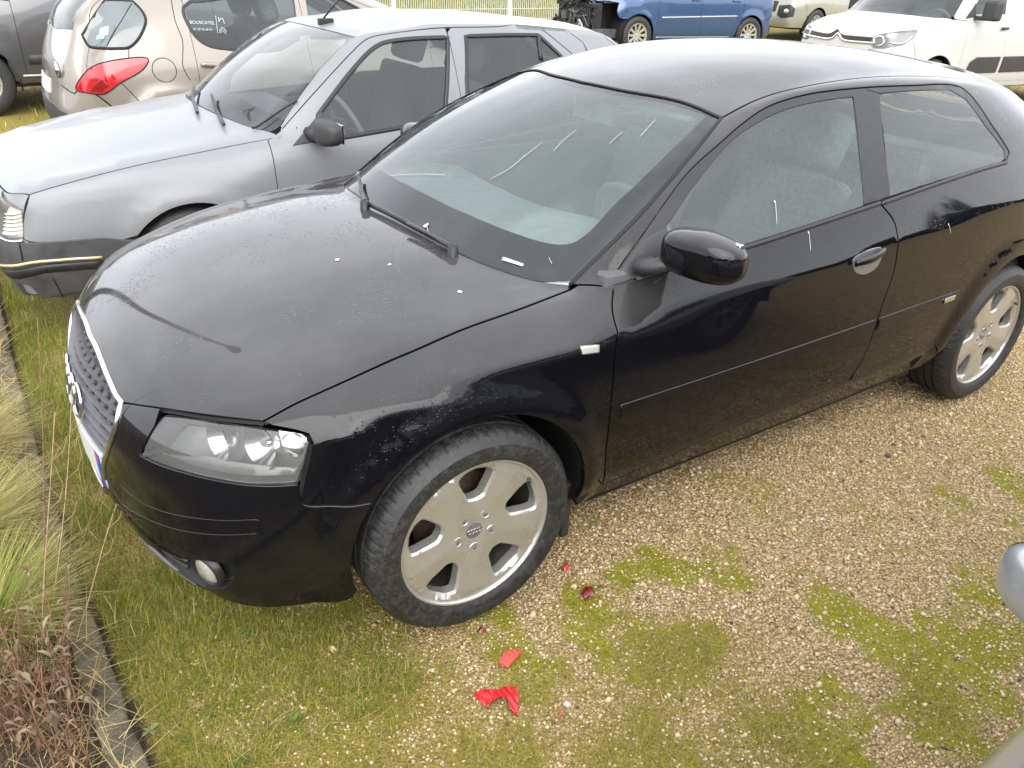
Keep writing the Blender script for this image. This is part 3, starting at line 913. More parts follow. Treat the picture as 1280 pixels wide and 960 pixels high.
# grass
def blades(x, y, z, length, width, lean, curl, seg, seed, az=None):
    "curved tapering strips; arrays per blade"
    r = np.random.default_rng(seed); k = len(x)
    a = r.uniform(0, 6.283, k) if az is None else az
    dx, dy = np.cos(a), np.sin(a); px_, py_ = -dy, dx
    t = np.linspace(0, 1, seg+1)
    ang = lean[:, None]+curl[:, None]*t[None]           # from vertical
    ds = length[:, None]/seg
    hx = np.concatenate([np.zeros((k, 1)), np.cumsum(np.sin(ang[:, :-1])*ds, 1)], 1)
    hz = np.concatenate([np.zeros((k, 1)), np.cumsum(np.cos(ang[:, :-1])*ds, 1)], 1)
    w = width[:, None]*(1-t[None]**1.5)*.5
    cx = x[:, None]+dx[:, None]*hx; cy = y[:, None]+dy[:, None]*hx; cz = z[:, None]+hz
    Lf = np.stack([cx-px_[:, None]*w, cy-py_[:, None]*w, cz], -1); Rt = np.stack([cx+px_[:, None]*w, cy+py_[:, None]*w, cz], -1)
    V = np.stack([Lf, Rt], 2).reshape(k, -1, 3)          # 2*(seg+1) per blade
    f = []
    for i in range(seg):
        f.append((2*i, 2*i+1, 2*i+3))
        if i < seg-1: f.append((2*i, 2*i+3, 2*i+2))
    F = (np.array(f)[None]+2*(seg+1)*np.arange(k)[:, None, None]).reshape(-1, 3)
    return V.reshape(-1, 3), F, 2*(seg+1)
def grass_colors(k, per, r, dry=.25, base=((.13, .155, .010), (.43, .42, .04)), straw=((.24, .18, .07), (.60, .48, .21))):
    t = r.random((k, 1)); c = np.array(base[0])*(1-t)+np.array(base[1])*t
    d = r.random((k, 1)) < dry; t2 = r.random((k, 1)); s = np.array(straw[0])*(1-t2)+np.array(straw[1])*t2
    c = np.where(d, s, c)
    return np.repeat(c, per, 0)
def scatter_grass(n, xr_, yr_, seed, lo=.02, hi=.07, dry=.28, thr=.12, pw=1.0, **kc):
    r = np.random.default_rng(seed); x = r.uniform(*xr_, n); y = r.uniform(*yr_, n)
    g, m, s = fields(x, y)
    keep = (r.random(n) < np.clip((g-thr)*1.5, 0, 1)**pw) & (s < .5)
    # no turf under the wheels
    for wx, wy in ((0, -.765), (2.578, -.765)): keep &= ~((np.abs(x-wx) < .16) & (np.abs(y-wy) < .12))
    x, y, g = x[keep], y[keep], g[keep]; k = len(x)
    ln = r.uniform(lo, hi, k)*(.6+.6*g)
    V, F, per = blades(x, y, zat(x, y)-.003, ln, r.uniform(.0009, .0024, k), r.uniform(.0, .9, k), r.uniform(.2, 1.6, k), 3, seed+1)
    return V, F, grass_colors(k, per, r, dry, **kc)
sets = [scatter_grass(150000, (-.95, 1.6), (-2.1, -.25), 71, .008, .034, .34, .18), scatter_grass(26000, (-.96, .2), (-.4, 2.6), 73, .02, .06, .30), scatter_grass(12000, (.2, 3.0), (-2.0, -.4), 79, .010, .030, .45, .10)]
sets.append(scatter_grass(24000, (-.95, .05), (-1.0, .2), 75, .012, .050, .20, .30, base=((.08, .13, .010), (.30, .37, .035))))
sets.append(scatter_grass(16000, (-.95, -.2), (.1, 2.6), 77, .03, .08, .15, .15, base=((.08, .13, .010), (.30, .37, .035))))
r = np.random.default_rng(81)
# longer growth along the kerb
n = 1900; y = r.uniform(-.5, 4.5, n); x = kerbx(y)+.03+np.abs(r.normal(0, .12, n)); ln = r.uniform(.04, .12, n)
V, F, per = blades(x, y, zat(x, y)-.003, ln, r.uniform(.002, .0045, n), r.uniform(0, .5, n), r.uniform(.3, 1.4, n), 4, 82)
sets.append((V, F, grass_colors(n, per, r, .18, base=((.10, .15, .022), (.24, .30, .055)))))
# straw lying flat
n = 2600; x = r.uniform(-.95, 1.3, n); y = r.uniform(-1.9, -.35, n); g, m, s = fields(x, y); k_ = (g > .2) & (r.random(n) < .7) & (s < .5); x, y = x[k_], y[k_]; n = len(x)
V, F, per = blades(x, y, zat(x, y)+r.uniform(.004, .02, n), r.uniform(.025, .10, n), r.uniform(.0008, .0018, n), r.uniform(1.1, 1.5, n), r.uniform(-.3, .9, n), 4, 83)
sets.append((V, F, grass_colors(n, per, r, 1.0)))
# rougher grass further back between the cars
n = 30000; x = r.uniform(-1.0, 14, n); y = r.uniform(3.0, 13, n); g, m, s = fields(x, y); k_ = (r.random(n) < g*.9) & (s < .5); x, y = x[k_], y[k_]; n = len(x)
V, F, per = blades(x, y, zat(x, y)-.005, r.uniform(.05, .14, n), r.uniform(.006, .012, n), r.uniform(0, .6, n), r.uniform(.2, 1.2, n), 2, 84)
sets.append((V, F, grass_colors(n, per, r, .35)))
off = 0; VV, FF, CC = [], [], []
for V, F, C in sets: VV.append(V); FF.append(F+off); CC.append(C); off += len(V)
gs_ = bulk('grass', np.concatenate(VV), np.concatenate(FF), np.concatenate(CC), LEAFY)
tag(gs_, 'short green grass with dry straw growing through the gravel and along the kerb', 'grass', kind='stuff')

# moss: dense low cushions of tiny shoots
r = np.random.default_rng(121); n = 200000; x = r.uniform(-.75, 2.3, n); y = r.uniform(-2.1, -.45, n); g, m, s = fields(x, y)
k_ = (r.random(n) < np.clip((m-.15)*1.3, 0, .85)) & (s < .5) & (fbm(x, y, .03, 5, 3) > .44); x, y = x[k_], y[k_]; n = len(x)
V, F, per = blades(x, y, zat(x, y)-.001, r.uniform(.003, .009, n), r.uniform(.0010, .0024, n), r.uniform(0, .9, n), r.uniform(0, 1.0, n), 2, 122)
t = r.random((n, 1)); mc_ = np.repeat(np.array((.13, .14, .008))*(1-t)+np.array((.40, .385, .03))*t, per, 0)
ms_ = bulk('moss', V, F, mc_, LEAFY); tag(ms_, 'low yellow green moss spreading over the gravel', 'moss', kind='stuff')

# ------------------------------------------------------------------ kerb of concrete edging stones
CONC = simple('weathered_concrete', (.105, .088, .055), .95, var=.85, vscale=9, bump=.9, bscale=120)
kerb = empty('kerb', (-.92, 0, 0)); tag(kerb, 'weathered concrete edging kerb between the planting bed and the gravel', 'kerb')
ky = -4.2; kr = random.Random(5)
while ky < 8.5:
    y0, y1 = ky+.004, ky+.996
    bm = bmesh.new(); add_box(bm, (-.035, 0, -.12), (.035, 1, .05), .012)
    bmesh.ops.subdivide_edges(bm, edges=[e for e in bm.edges if abs(e.verts[0].co.y-e.verts[1].co.y) > .5], cuts=12, use_grid_fill=True)
    for v in bm.verts:
        yy = y0+(y1-y0)*v.co.y
        nzv = noise.noise(Vector((v.co.x*9, yy*7, v.co.z*9)))*.007+noise.noise(Vector((v.co.x*30, yy*26, v.co.z*30)))*.004
        v.co = Vector((float(kerbx(yy))-.035+v.co.x+nzv+.92, yy, v.co.z+nzv*.8+kr.uniform(-.0008, .0008)+float(gz(0, yy))))
    bm_obj('kerb_stone', bm, CONC, kerb, autosmooth=50)
    ky += 1.0

# ------------------------------------------------------------------ planting bed
def plant_mesh(name, sets, mat_, label, cat, group=None, loc=(0, 0, 0)):
    off = 0; VV, FF, CC = [], [], []
    for V, F, C in sets: VV.append(V); FF.append(F+off); CC.append(C); off += len(V)
    o = bulk(name, np.concatenate(VV), np.concatenate(FF), np.concatenate(CC), mat_, None)
    return tag(o, label, cat, group)
def tuft(cx, cy, n, rad, ln, seed, tone, lean0=.15, curl=1.5):
    r = np.random.default_rng(seed); a = r.uniform(0, 6.283, n); q = rad*np.sqrt(r.random(n))
    x = cx+np.cos(a)*q; y = cy+np.sin(a)*q
    L_ = r.uniform(.55, 1.0, n)*ln
    V, F, per = blades(x, y, np.full(n, -.005), L_, r.uniform(.0011, .0026, n), lean0+q/rad*.35+r.uniform(0, .25, n), r.uniform(.5, 1.0, n)*curl, 7, seed+1, az=a+r.normal(0, .5, n))
    return V, F, grass_colors(n, per, r, tone, base=((.12, .17, .025), (.33, .36, .07)), straw=((.42, .33, .12), (.68, .55, .26)))
for (u, v), n, rad, ln, seed, tone, lab in (((-62, 585), 2800, .10, .40, 201, .75, 'blond arching feather grass tuft in the planting bed by the black bonnet'),
                                        ((-50, 690), 2600, .09, .40, 203, .55, 'straw and green feather grass tuft beside the kerb near the bumper'),
                                        ((-15, 800), 2600, .09, .38, 205, .30, 'greener feather grass tuft behind the brown dried perennial'),
                                        ((-95, 480), 1800, .09, .32, 207, .8, 'pale feather grass tuft furthest along the kerb beside the silver car bumper')):
    p = ground(u, v)
    plant_mesh('feather_grass', [tuft(p.x, p.y, n, rad, ln, seed, tone)], LEAFY, lab, 'grass', 'feather grass tufts in the planting bed')

def stem(p0, h, lean, az, seed, r0=.0022, bend=.3):
    r = random.Random(seed); pts = []
    for i in range(9):
        t = i/8
        pts.append(Vector(p0)+Vector((math.cos(az)*(lean*h*t+bend*h*t*t*.3), math.sin(az)*(lean*h*t+bend*h*t*t*.3), h*t))+Vector((r.uniform(-1, 1), r.uniform(-1, 1), 0))*.006*t)
    return pts
STEMM = simple('reddish_stem', (.20, .105, .06), .7, var=.3, vscale=60)
TANSTEM = simple('tan_stem', (.34, .24, .14), .75, var=.3, vscale=60)
# tall bare stems with side twigs standing against the bumper
tw = empty('dry_stalks', tuple(ground(70, 800))); tag(tw, 'tall bare reddish stalks rising in front of the black bumper', 'plant')
T0 = tw.location
for k, (bu, bv, tu, tv_, rr) in enumerate(((58, 800, 45, 395, .0022), (62, 790, 95, 480, .0022), (66, 770, 150, 560, .0020), (96, 800, 165, 580, .0020), (100, 790, 172, 545, .0020), (52, 830, 62, 520, .0022), (70, 820, 88, 640, .0018))):
    b0 = ground(bu, bv); d = pray(tu, tv_)
    # the tip stands over the bed, a hand's breadth beyond its foot
    s = ((b0.y+.10)-CAM.y)/d.y; tip = CAM+d*s
    pts = [b0.lerp(tip, t)+Vector((.012*math.sin(3*t+k), .010*math.sin(4*t+k*2), 0))*t for t in np.linspace(0, 1, 12)]
    loc = [p-T0 for p in pts]
    st_ = tube('stalk', loc, [rr*(1-.6*i/11) for i in range(12)], (STEMM, TANSTEM)[k % 2], tw, seg=6)
    for q in range(5):
        i = 4+q+(k % 2); p = loc[min(i, 10)]; sg = (-1)**q
        tube('twig', [p, p+Vector((.02*sg+.01, -.015, .030)), p+Vector((.035*sg+.01, -.02, .07))], [.0012, .0010, .0005], (STEMM, TANSTEM)[k % 2], st_, seg=5)
# brown dried perennial at the corner
def dried(cx, cy, seed, n_st, label, rad=.10):
    r = random.Random(seed); root = empty('dried_perennial', (cx, cy, 0)); tag(root, label, 'plant', 'dried perennials in the planting bed')
    rr = np.random.default_rng(seed)
    lv, lf, lc = [], [], []
    tubes = []
    for k in range(n_st):
        a = r.uniform(0, 6.283); q = rad*math.sqrt(r.random())
        h = r.uniform(.18, .46); az = r.uniform(0, 6.283)
        pts = stem((math.cos(a)*q, math.sin(a)*q, -.01), h, r.uniform(.05, .35), az, seed*50+k)
        tubes.append(tube_verts(pts, [.0020*(1-.5*i/8) for i in range(9)], 5))
        for m in range(r.randint(2, 6)):
            i = r.randint(3, 8); p = pts[i]; la = r.uniform(0, 6.283); Ln = r.uniform(.014, .036); wd = Ln*r.uniform(.22, .38); dz = r.uniform(-.8, .9)
            d = Vector((math.cos(la), math.sin(la), dz)).normalized(); sd_ = d.cross(Vector((0, 0, 1))).normalized(); up = sd_.cross(d)
            b = len(lv)
            for t, w in ((0, .12), (.35, 1), (.7, .8), (1, .05)):
                c = p+d*(Ln*t)+up*(Ln*.25*math.sin(t*3))
                lv += [c-sd_*wd*w*.5+up*wd*.15*w, c, c+sd_*wd*w*.5+up*wd*.15*w]
            for s in range(3):
                o3 = b+3*s
                lf += [(o3, o3+1, o3+4), (o3, o3+4, o3+3), (o3+1, o3+2, o3+5), (o3+1, o3+5, o3+4)]
            cc = r.choice(((.16, .12, .07), (.22, .165, .10), (.09, .065, .04), (.28, .22, .14), (.16, .075, .05)))
            lc += [cc]*12
    V, F = merge(tubes); mesh_obj('stems', V, F, STEMM, root)
    lo = bulk('dead_leaves', np.array([v[:] for v in lv]), np.array(lf), np.array(lc), DRY, None); lo.parent = root
p = ground(45, 900); dried(p.x, p.y, 31, 44, 'dense clump of brown reddish dried leaves at the foot of the bare stalks', .11)
p = ground(5, 940); dried(p.x, p.y, 32, 22, 'sparser brown dried plant left of the dense dried clump', .08)
p = ground(95, 955); dried(p.x, p.y, 33, 14, 'small dried brown tuft leaning over the concrete kerb', .05)
# dry litter on the bed
r = np.random.default_rng(91)
n = 2600; y = r.uniform(-1.6, 2.5, n); x = kerbx(y)-.02-np.abs(r.normal(0, .25, n))
V, F, per = blades(x, y, np.where(x > kerbx(y)-.09, .052, .004)+r.uniform(0, .03, n), r.uniform(.05, .22, n), r.uniform(.001, .003, n), r.uniform(1.0, 1.6, n), r.uniform(-.2, .4, n), 3, 92)
lt = bulk('dry_litter', V, F, grass_colors(n, per, r, 1.0), DRY); tag(lt, 'dry straw litter on the planting bed', 'litter', kind='stuff')

# ------------------------------------------------------------------ wire fence behind the cars
GALV = simple('pale_green_fence', (.62, .64, .56), .5, var=.1)
POSTM = simple('white_post', (.72, .73, .72), .5)
fence = empty('wire_fence', (8, 13.3, gz(8, 13.3))); tag(fence, 'pale rigid wire mesh fence on white posts along the meadow', 'fence')
fy_ = 13.3
xp = [6.64+2.76*k for k in range(-5, 8)]
for k, x in enumerate(xp):
    z = gz(x, fy_)
    bm = bmesh.new(); add_box(bm, (x-8-.035, -.03, z-fence.location.z), (x-8+.035, .03, z-fence.location.z+1.75), .006); bm_obj('post', bm, POSTM, fence)
    if k == len(xp)-1: break
    bm = bmesh.new(); z2 = gz(xp[k+1], fy_)
    n = 54
    for q in range(n):
        t = (q+.5)/n; xx = x+(xp[k+1]-x)*t-8; zz_ = z+(z2-z)*t-fence.location.z
        add_box(bm, (xx-.0035, -.0035, zz_+.04), (xx+.0035, .0035, zz_+1.72))
    for zz_ in (.10, .30, .50, .70, .90, 1.10, 1.30, 1.50, 1.66):
        for dy in (-.006,):
            a = Vector((x-8+.03, dy, z-fence.location.z+zz_)); b = Vector((xp[k+1]-8-.03, dy, z2-fence.location.z+zz_))
            V, F = tube_verts([a, b], .0055, 5)
            vs_ = [bm.verts.new(v) for v in V]
            for f in F: bm.faces.new([vs_[i] for i in f])
    bm_obj('mesh_panel', bm, GALV, fence)
# meadow grass beyond it
r = np.random.default_rng(101); n = 60000
x = r.uniform(-2, 24, n); y = 13.6+r.random(n)**1.5*14
V, F, per = blades(x, y, zat(x, y), r.uniform(.12, .35, n), r.uniform(.012, .03, n), r.uniform(0, .5, n), r.uniform(.2, 1.0, n), 2, 102)
md = bulk('meadow_grass', V, F, grass_colors(n, per, r, .35, base=((.10, .13, .03), (.24, .26, .07)), straw=((.30, .26, .11), (.42, .36, .18))), LEAFY); tag(md, 'long meadow grass beyond the wire fence', 'grass', kind='stuff')

# ------------------------------------------------------------------ dark tree belt behind the photographer (seen in the paint)
HEDGE = tint_mat('tree_leaf', .6, .2)
r = np.random.default_rng(111); n = 26000
th = r.uniform(-2.6, -.1, n); R_ = r.uniform(15, 19, n)
x = 1+R_*np.cos(th)*1.3; y = -2+R_*np.sin(th); z = r.random(n)*(2.4+1.0*np.sin(th*9)+.7*np.sin(th*23+1))
s = r.uniform(.15, .35, n); a1 = r.normal(0, 1, (n, 3)); a1 /= np.linalg.norm(a1, axis=1)[:, None]; a2 = np.cross(a1, r.normal(0, 1, (n, 3))); a2 /= np.linalg.norm(a2, axis=1)[:, None]
c = np.stack([x, y, z], 1); V = np.stack([c-a1*s[:, None], c+a2*s[:, None]*.6, c+a1*s[:, None], c-a2*s[:, None]*.6], 1).reshape(-1, 3)
F = (np.array([(0, 1, 2), (0, 2, 3)])[None]+4*np.arange(n)[:, None, None]).reshape(-1, 3)
t = r.random((n, 1)); col = np.repeat(np.array((.025, .04, .012))*(1-t)+np.array((.07, .09, .03))*t, 4, 0)
hd_ = bulk('tree_belt', V, F, col, HEDGE); tag(hd_, 'dark belt of trees mirrored in the black paintwork', 'trees', kind='stuff')

# ------------------------------------------------------------------ street lamp in the planting strip (its image lies along the bonnet)
LAMPM = simple('lamp_grey_steel', (.10, .10, .10), .5, metal=.5)
sl_ = empty('street_lamp', (-1.80, 5.25, 0)); tag(sl_, 'tall grey street lamp mirrored as a dark line in the black bonnet', 'street lamp')
tube('pole', [(0, 0, 0), (0, 0, 2), (0, 0, 4), (0, 0, 6.35)], [.075, .07, .06, .045], LAMPM, sl_, seg=14)
tube('base_collar', [(0, 0, 0), (0, 0, .35)], .10, LAMPM, sl_, seg=14)
hd2 = tube('lamp_head', [(0, .05, 6.33), (.02, -.10, 6.38), (.05, -.35, 6.40), (.07, -.62, 6.38), (.075, -.70, 6.37)], [.05, .11, .15, .11, .03], LAMPM, sl_, seg=14, up=(0, 0, 1), flat=.45)
tube('lamp_glass', [(.03, -.18, 6.33), (.05, -.36, 6.325), (.065, -.55, 6.33)], [.05, .09, .04], LENS, sl_, seg=12, up=(0, 0, 1), flat=.4)
# ------------------------------------------------------------------ wheels
def polar(r, a): return (r*math.cos(a), r*math.sin(a))
def round_poly(pts, r=0.008, n=4):
    out = []; m = len(pts)
    for i in range(m):
        a, p, b = Vector(pts[i-1]), Vector(pts[i]), Vector(pts[(i+1) % m])
        d1 = (a-p); d2 = (b-p); q = min(r, d1.length*0.45, d2.length*0.45)
        s = p+d1.normalized()*q; e = p+d2.normalized()*q
        for k in range(n+1):
            t = k/n; out.append(tuple((1-t)**2*s+2*t*(1-t)*p+t*t*e))
    return out
def face_mesh(outer, holes, yfun, depth, step=0.012, bevel=0.0025):
    "flat face in x,z with openings, outer side towards -y"
    pts, edges, rings = [], [], []
    for h, L in enumerate([outer]+holes):
        b = len(pts); m = len(L); pts += L; edges += [(b+i, b+(i+1) % m) for i in range(m)]; rings.append((b, m, h))
    A = np.array(outer); lo, hi = A.min(0), A.max(0)
    g = np.stack(np.meshgrid(np.arange(lo[0], hi[0], step), np.arange(lo[1], hi[1], step)), -1).reshape(-1, 2)
    ok = in_poly_np(g, inset2(outer, step*0.4))
    for L in holes: ok &= ~in_poly_np(g, inset2(L, -step*0.4))
    pts += [tuple(q) for q in g[ok]]
    v2, _, tri, orig = geometry.delaunay_2d_cdt([Vector(q) for q in pts], edges, [], 0, 1e-7)[:4]
    cen = np.array([[sum(v2[i].x for i in t)/3, sum(v2[i].y for i in t)/3] for t in tri])
    ok = in_poly_np(cen, outer)
    for L in holes: ok &= ~in_poly_np(cen, L)
    first = {}
    for i, o in enumerate(orig):
        for a in o: first.setdefault(a, i)
    V = [Vector((q.x, yfun(q.x, q.y), q.y)) for q in v2]
    F = []
    for t, k in zip(tri, ok):
        if k:
            a, b, c = [V[i] for i in t]
            F.append(tuple(t) if (b-a).cross(c-a).y < 0 else (t[0], t[2], t[1]))
    for b, m, h in rings:
        L = ([outer]+holes)[h]
        grown = inset2(L, -bevel if h == 0 else bevel)
        r1 = []; r2 = []
        for i in range(m):
            p = grown[i]; y = yfun(*L[i])
            V.append(Vector((p[0], y+bevel, p[1]))); r1.append(len(V)-1)
            V.append(Vector((p[0], y+depth, p[1]))); r2.append(len(V)-1)
        c2 = Vector((np.mean([q[0] for q in L]), 0, np.mean([q[1] for q in L])))
        for i in range(m):
            j = (i+1) % m
            for q in ((first[b+i], first[b+j], r1[j], r1[i]), (r1[i], r1[j], r2[j], r2[i])):
                cc = (V[q[0]]+V[q[1]]+V[q[2]]+V[q[3]])/4
                nf = (V[q[1]]-V[q[0]]).cross(V[q[3]]-V[q[0]])
                d = (cc-c2); d.y = 0
                if h > 0: d = -d
                d.y = -d.length*0.3
                F.append(q if nf.dot(d) >= 0 else q[::-1])
    return V, F
def make_wheel(parent, R=0.317, rim=0.229, width=0.225, style='audi', car='', tread=True, bolts=5):
    hw = width/2
    yl = -hw+0.010                       # rim lip plane
    # face
    if style == 'audi':
        holes = []
        for k in range(5):
            a = math.radians(90+72*k)
            base = [(0.885, -0.15), (0.90, 0.0), (0.885, 0.15), (0.815, 0.255), (0.70, 0.225), (0.47, 0.115), (0.435, 0.0), (0.47, -0.115), (0.70, -0.225), (0.815, -0.255)]
            pol = [(rim*(u*math.cos(a)-v*math.sin(a)), rim*(u*math.sin(a)+v*math.cos(a))) for u, v in base]
            holes.append(round_poly(pol, 0.010, 4))
        def yf(x, z):
            r = math.hypot(x, z)/rim
            a = (math.degrees(math.atan2(z, x))-54) % 72; a = min(a, 72-a)/36       # 0 on a spoke's axis, 1 between spokes
            return yl+0.001+0.022*(1-min(1, r/0.9))**1.5+0.013*a*min(1, max(0, (r-.25)/.4))*(1 if r < .91 else 0) + (0.006 if r > .915 else 0)
    elif style == 'ten':
        holes = []
        for k in range(10):
            a = math.radians(90+36*k)
            base = [(0.87, -0.17), (0.87, 0.17), (0.60, 0.105), (0.36, 0.035), (0.36, -0.035), (0.60, -0.105)]
            pol = [(rim*(u*math.cos(a)-v*math.sin(a)), rim*(u*math.sin(a)+v*math.cos(a))) for u, v in base]
            holes.append(round_poly(pol, 0.012, 2))
        def yf(x, z):
            r = math.hypot(x, z)/rim; return yl+0.006+0.02*(1-min(1, r))
    else:                                # plain steel wheel with a cover
        holes = []
        for k in range(12):
            a = math.radians(15+30*k); base = [(0.86, -0.09), (0.86, 0.09), (0.68, 0.07), (0.68, -0.07)]
            pol = [(rim*(u*math.cos(a)-v*math.sin(a)), rim*(u*math.sin(a)+v*math.cos(a))) for u, v in base]
            holes.append(round_poly(pol, 0.01, 2))
        def yf(x, z):
            r = math.hypot(x, z)/rim; return yl+0.004-0.006*math.cos(min(1, r)*3.0)
    outer = [polar(rim*0.955, 2*math.pi*k/72) for k in range(72)]
    V, F = face_mesh(outer, holes, yf, 0.034, step=0.02 if style != 'audi' else 0.009, bevel=0.0025 if style != 'audi' else 0.006)
    # rolled lip and barrel
    prof = [(rim*0.948, yl+0.012), (rim*0.957, yl+0.002), (rim*0.972, yl-0.0015), (rim*0.992, yl-0.002), (rim*1.0, yl+0.004), (rim*0.985, yl+0.012)]
    lv, lf = lathe_verts(prof, 72)
    lf = [f[::-1] for f in lf]
    V, F = merge([(V, F), (lv, lf)])
    w = mesh_obj('wheel', V, F, ALLOY, parent)
    w.data.set_sharp_from_angle(angle=math.radians(38))
    bv, bf = lathe_verts([(rim*0.95, yl+0.01), (rim*0.925, yl+0.05), (rim*0.90, hw-0.01), (rim*0.99, hw)], 48)
    mesh_obj('barrel', bv, bf, ALLOY_DARK, w)
    # tyre
    hs = hw+0.004
    prof = [(rim*0.985, -hw+0.018), (rim*1.0, -hw+0.004), (rim*1.035, -hs+0.001), (rim*1.06, -hs-0.001), (rim+(R-rim)*0.42, -hs-0.004), (rim+(R-rim)*0.62, -hs-0.002),
            (R-0.020, -hw+0.004), (R-0.012, -hw+0.010), (R-0.004, -hw+0.022), (R-0.0012, -hw+0.036)]
    mid = []
    for g in (-0.055, -0.018, 0.018, 0.055):
        g *= width/0.225
        mid += [(R-0.001, g-0.0055), (R-0.008, g-0.0045), (R-0.008, g+0.0045), (R, g+0.0055)]
    prof = prof+mid+[(r, -y) for r, y in prof[::-1]]
    seg = 384 if tread else 48
    tv, tf = lathe_verts(prof, seg)
    if tread:
        n = len(prof)
        for k in range(seg):
            if k % 6 == 0:
                for i in (8, 9, 10, len(prof)-9, len(prof)-10, len(prof)-11):
                    v = tv[k*n+i]; r = math.hypot(v.x, v.z); s = (r-0.0030)/r; v.x *= s; v.z *= s
    ty = mesh_obj('tyre', tv, [f[::-1] for f in tf], RUBBER, w)
    ty.data.set_sharp_from_angle(angle=math.radians(28))
    # brake disc and dark back plate
    dv, df = lathe_verts([(0.0001, -0.03+0.02), (rim*0.62, -0.01), (rim*0.62, 0.012), (0.0001, 0.012)], 40)
    mesh_obj('brake_disc', dv, [f[::-1] for f in df], BRAKE, w)
    dv, df = lathe_verts([(0.0001, 0.03), (rim*0.93, 0.03)], 40)
    mesh_obj('back_plate', dv, [f[::-1] for f in df], SEAL, w)
    y0 = yf(0.0, 0.0)
    cv, cf = lathe_verts([(0.0001, y0-0.0045), (0.025, y0-0.004), (0.0315, y0-0.002), (0.0335, y0+0.006)], 32)
    cap = mesh_obj('centre_cap', cv, [f[::-1] for f in cf], GREYPL if style == 'audi' else ALLOY, w)
    if style == 'audi':
        for k in range(4):
            cx = -0.0150+0.0100*k
            pts = [(cx+0.0064*math.cos(t), y0-0.0052, 0.0064*math.sin(t)) for t in np.linspace(0, 2*math.pi, 20, endpoint=False)]
            tube('emblem_ring', pts, 0.0012, CHROME, cap, seg=5, closed=True)
    if bolts:
        for k in range(bolts):
            a = math.radians(90+36+360/bolts*k); r = 0.056
            x, z = r*math.cos(a), r*math.sin(a); yb = yf(x, z)
            cv, cf = lathe_verts([(0.0001, yb+0.006), (0.0105, yb+0.006), (0.0115, yb-0.0010), (0.0135, yb-0.0012), (0.0165, yb-0.0012), (0.0180, yb+0.001)], 16)
            cv = [v+Vector((x, 0, z)) for v in cv]
            bo = mesh_obj('bolt_seat', cv, [f[::-1] for f in cf], ALLOY, w)
            hv, hf = lathe_verts([(0.0001, yb-0.0005), (0.0058, yb-0.0008), (0.0088, yb+0.001), (0.0088, yb+0.006)], 6)
            mesh_obj('bolt', [v+Vector((x, 0, z)) for v in hv], [f[::-1] for f in hf], GREYPL, w)
    if style == 'audi':
        a = math.radians(36)
        tube('valve', [(rim*0.90*math.cos(a), yl+0.02, rim*0.90*math.sin(a)), (rim*0.86*math.cos(a), yl-0.006, rim*0.86*math.sin(a))], 0.005, TRIM, w, seg=8)
    return w
def copy_tree(o, parent):
    c = o.copy(); COL.objects.link(c); c.parent = parent
    for ch in [x for x in bpy.data.objects if x.parent is o]: copy_tree(ch, c)
    return c
def four_wheels(parent, ax_f, ax_r, track, z, **kw):
    w0 = make_wheel(parent, **kw)
    kids = list(w0.children)
    w0.location = (ax_f, -track/2, z)
    res = [w0]
    for x, s in ((ax_r, 1), (ax_f, -1), (ax_r, -1)):
        c = copy_tree(w0, parent); c.location = (x, -s*track/2, z)
        if s < 0: c.rotation_euler = (0, 0, math.pi)
        res.append(c)
    return res
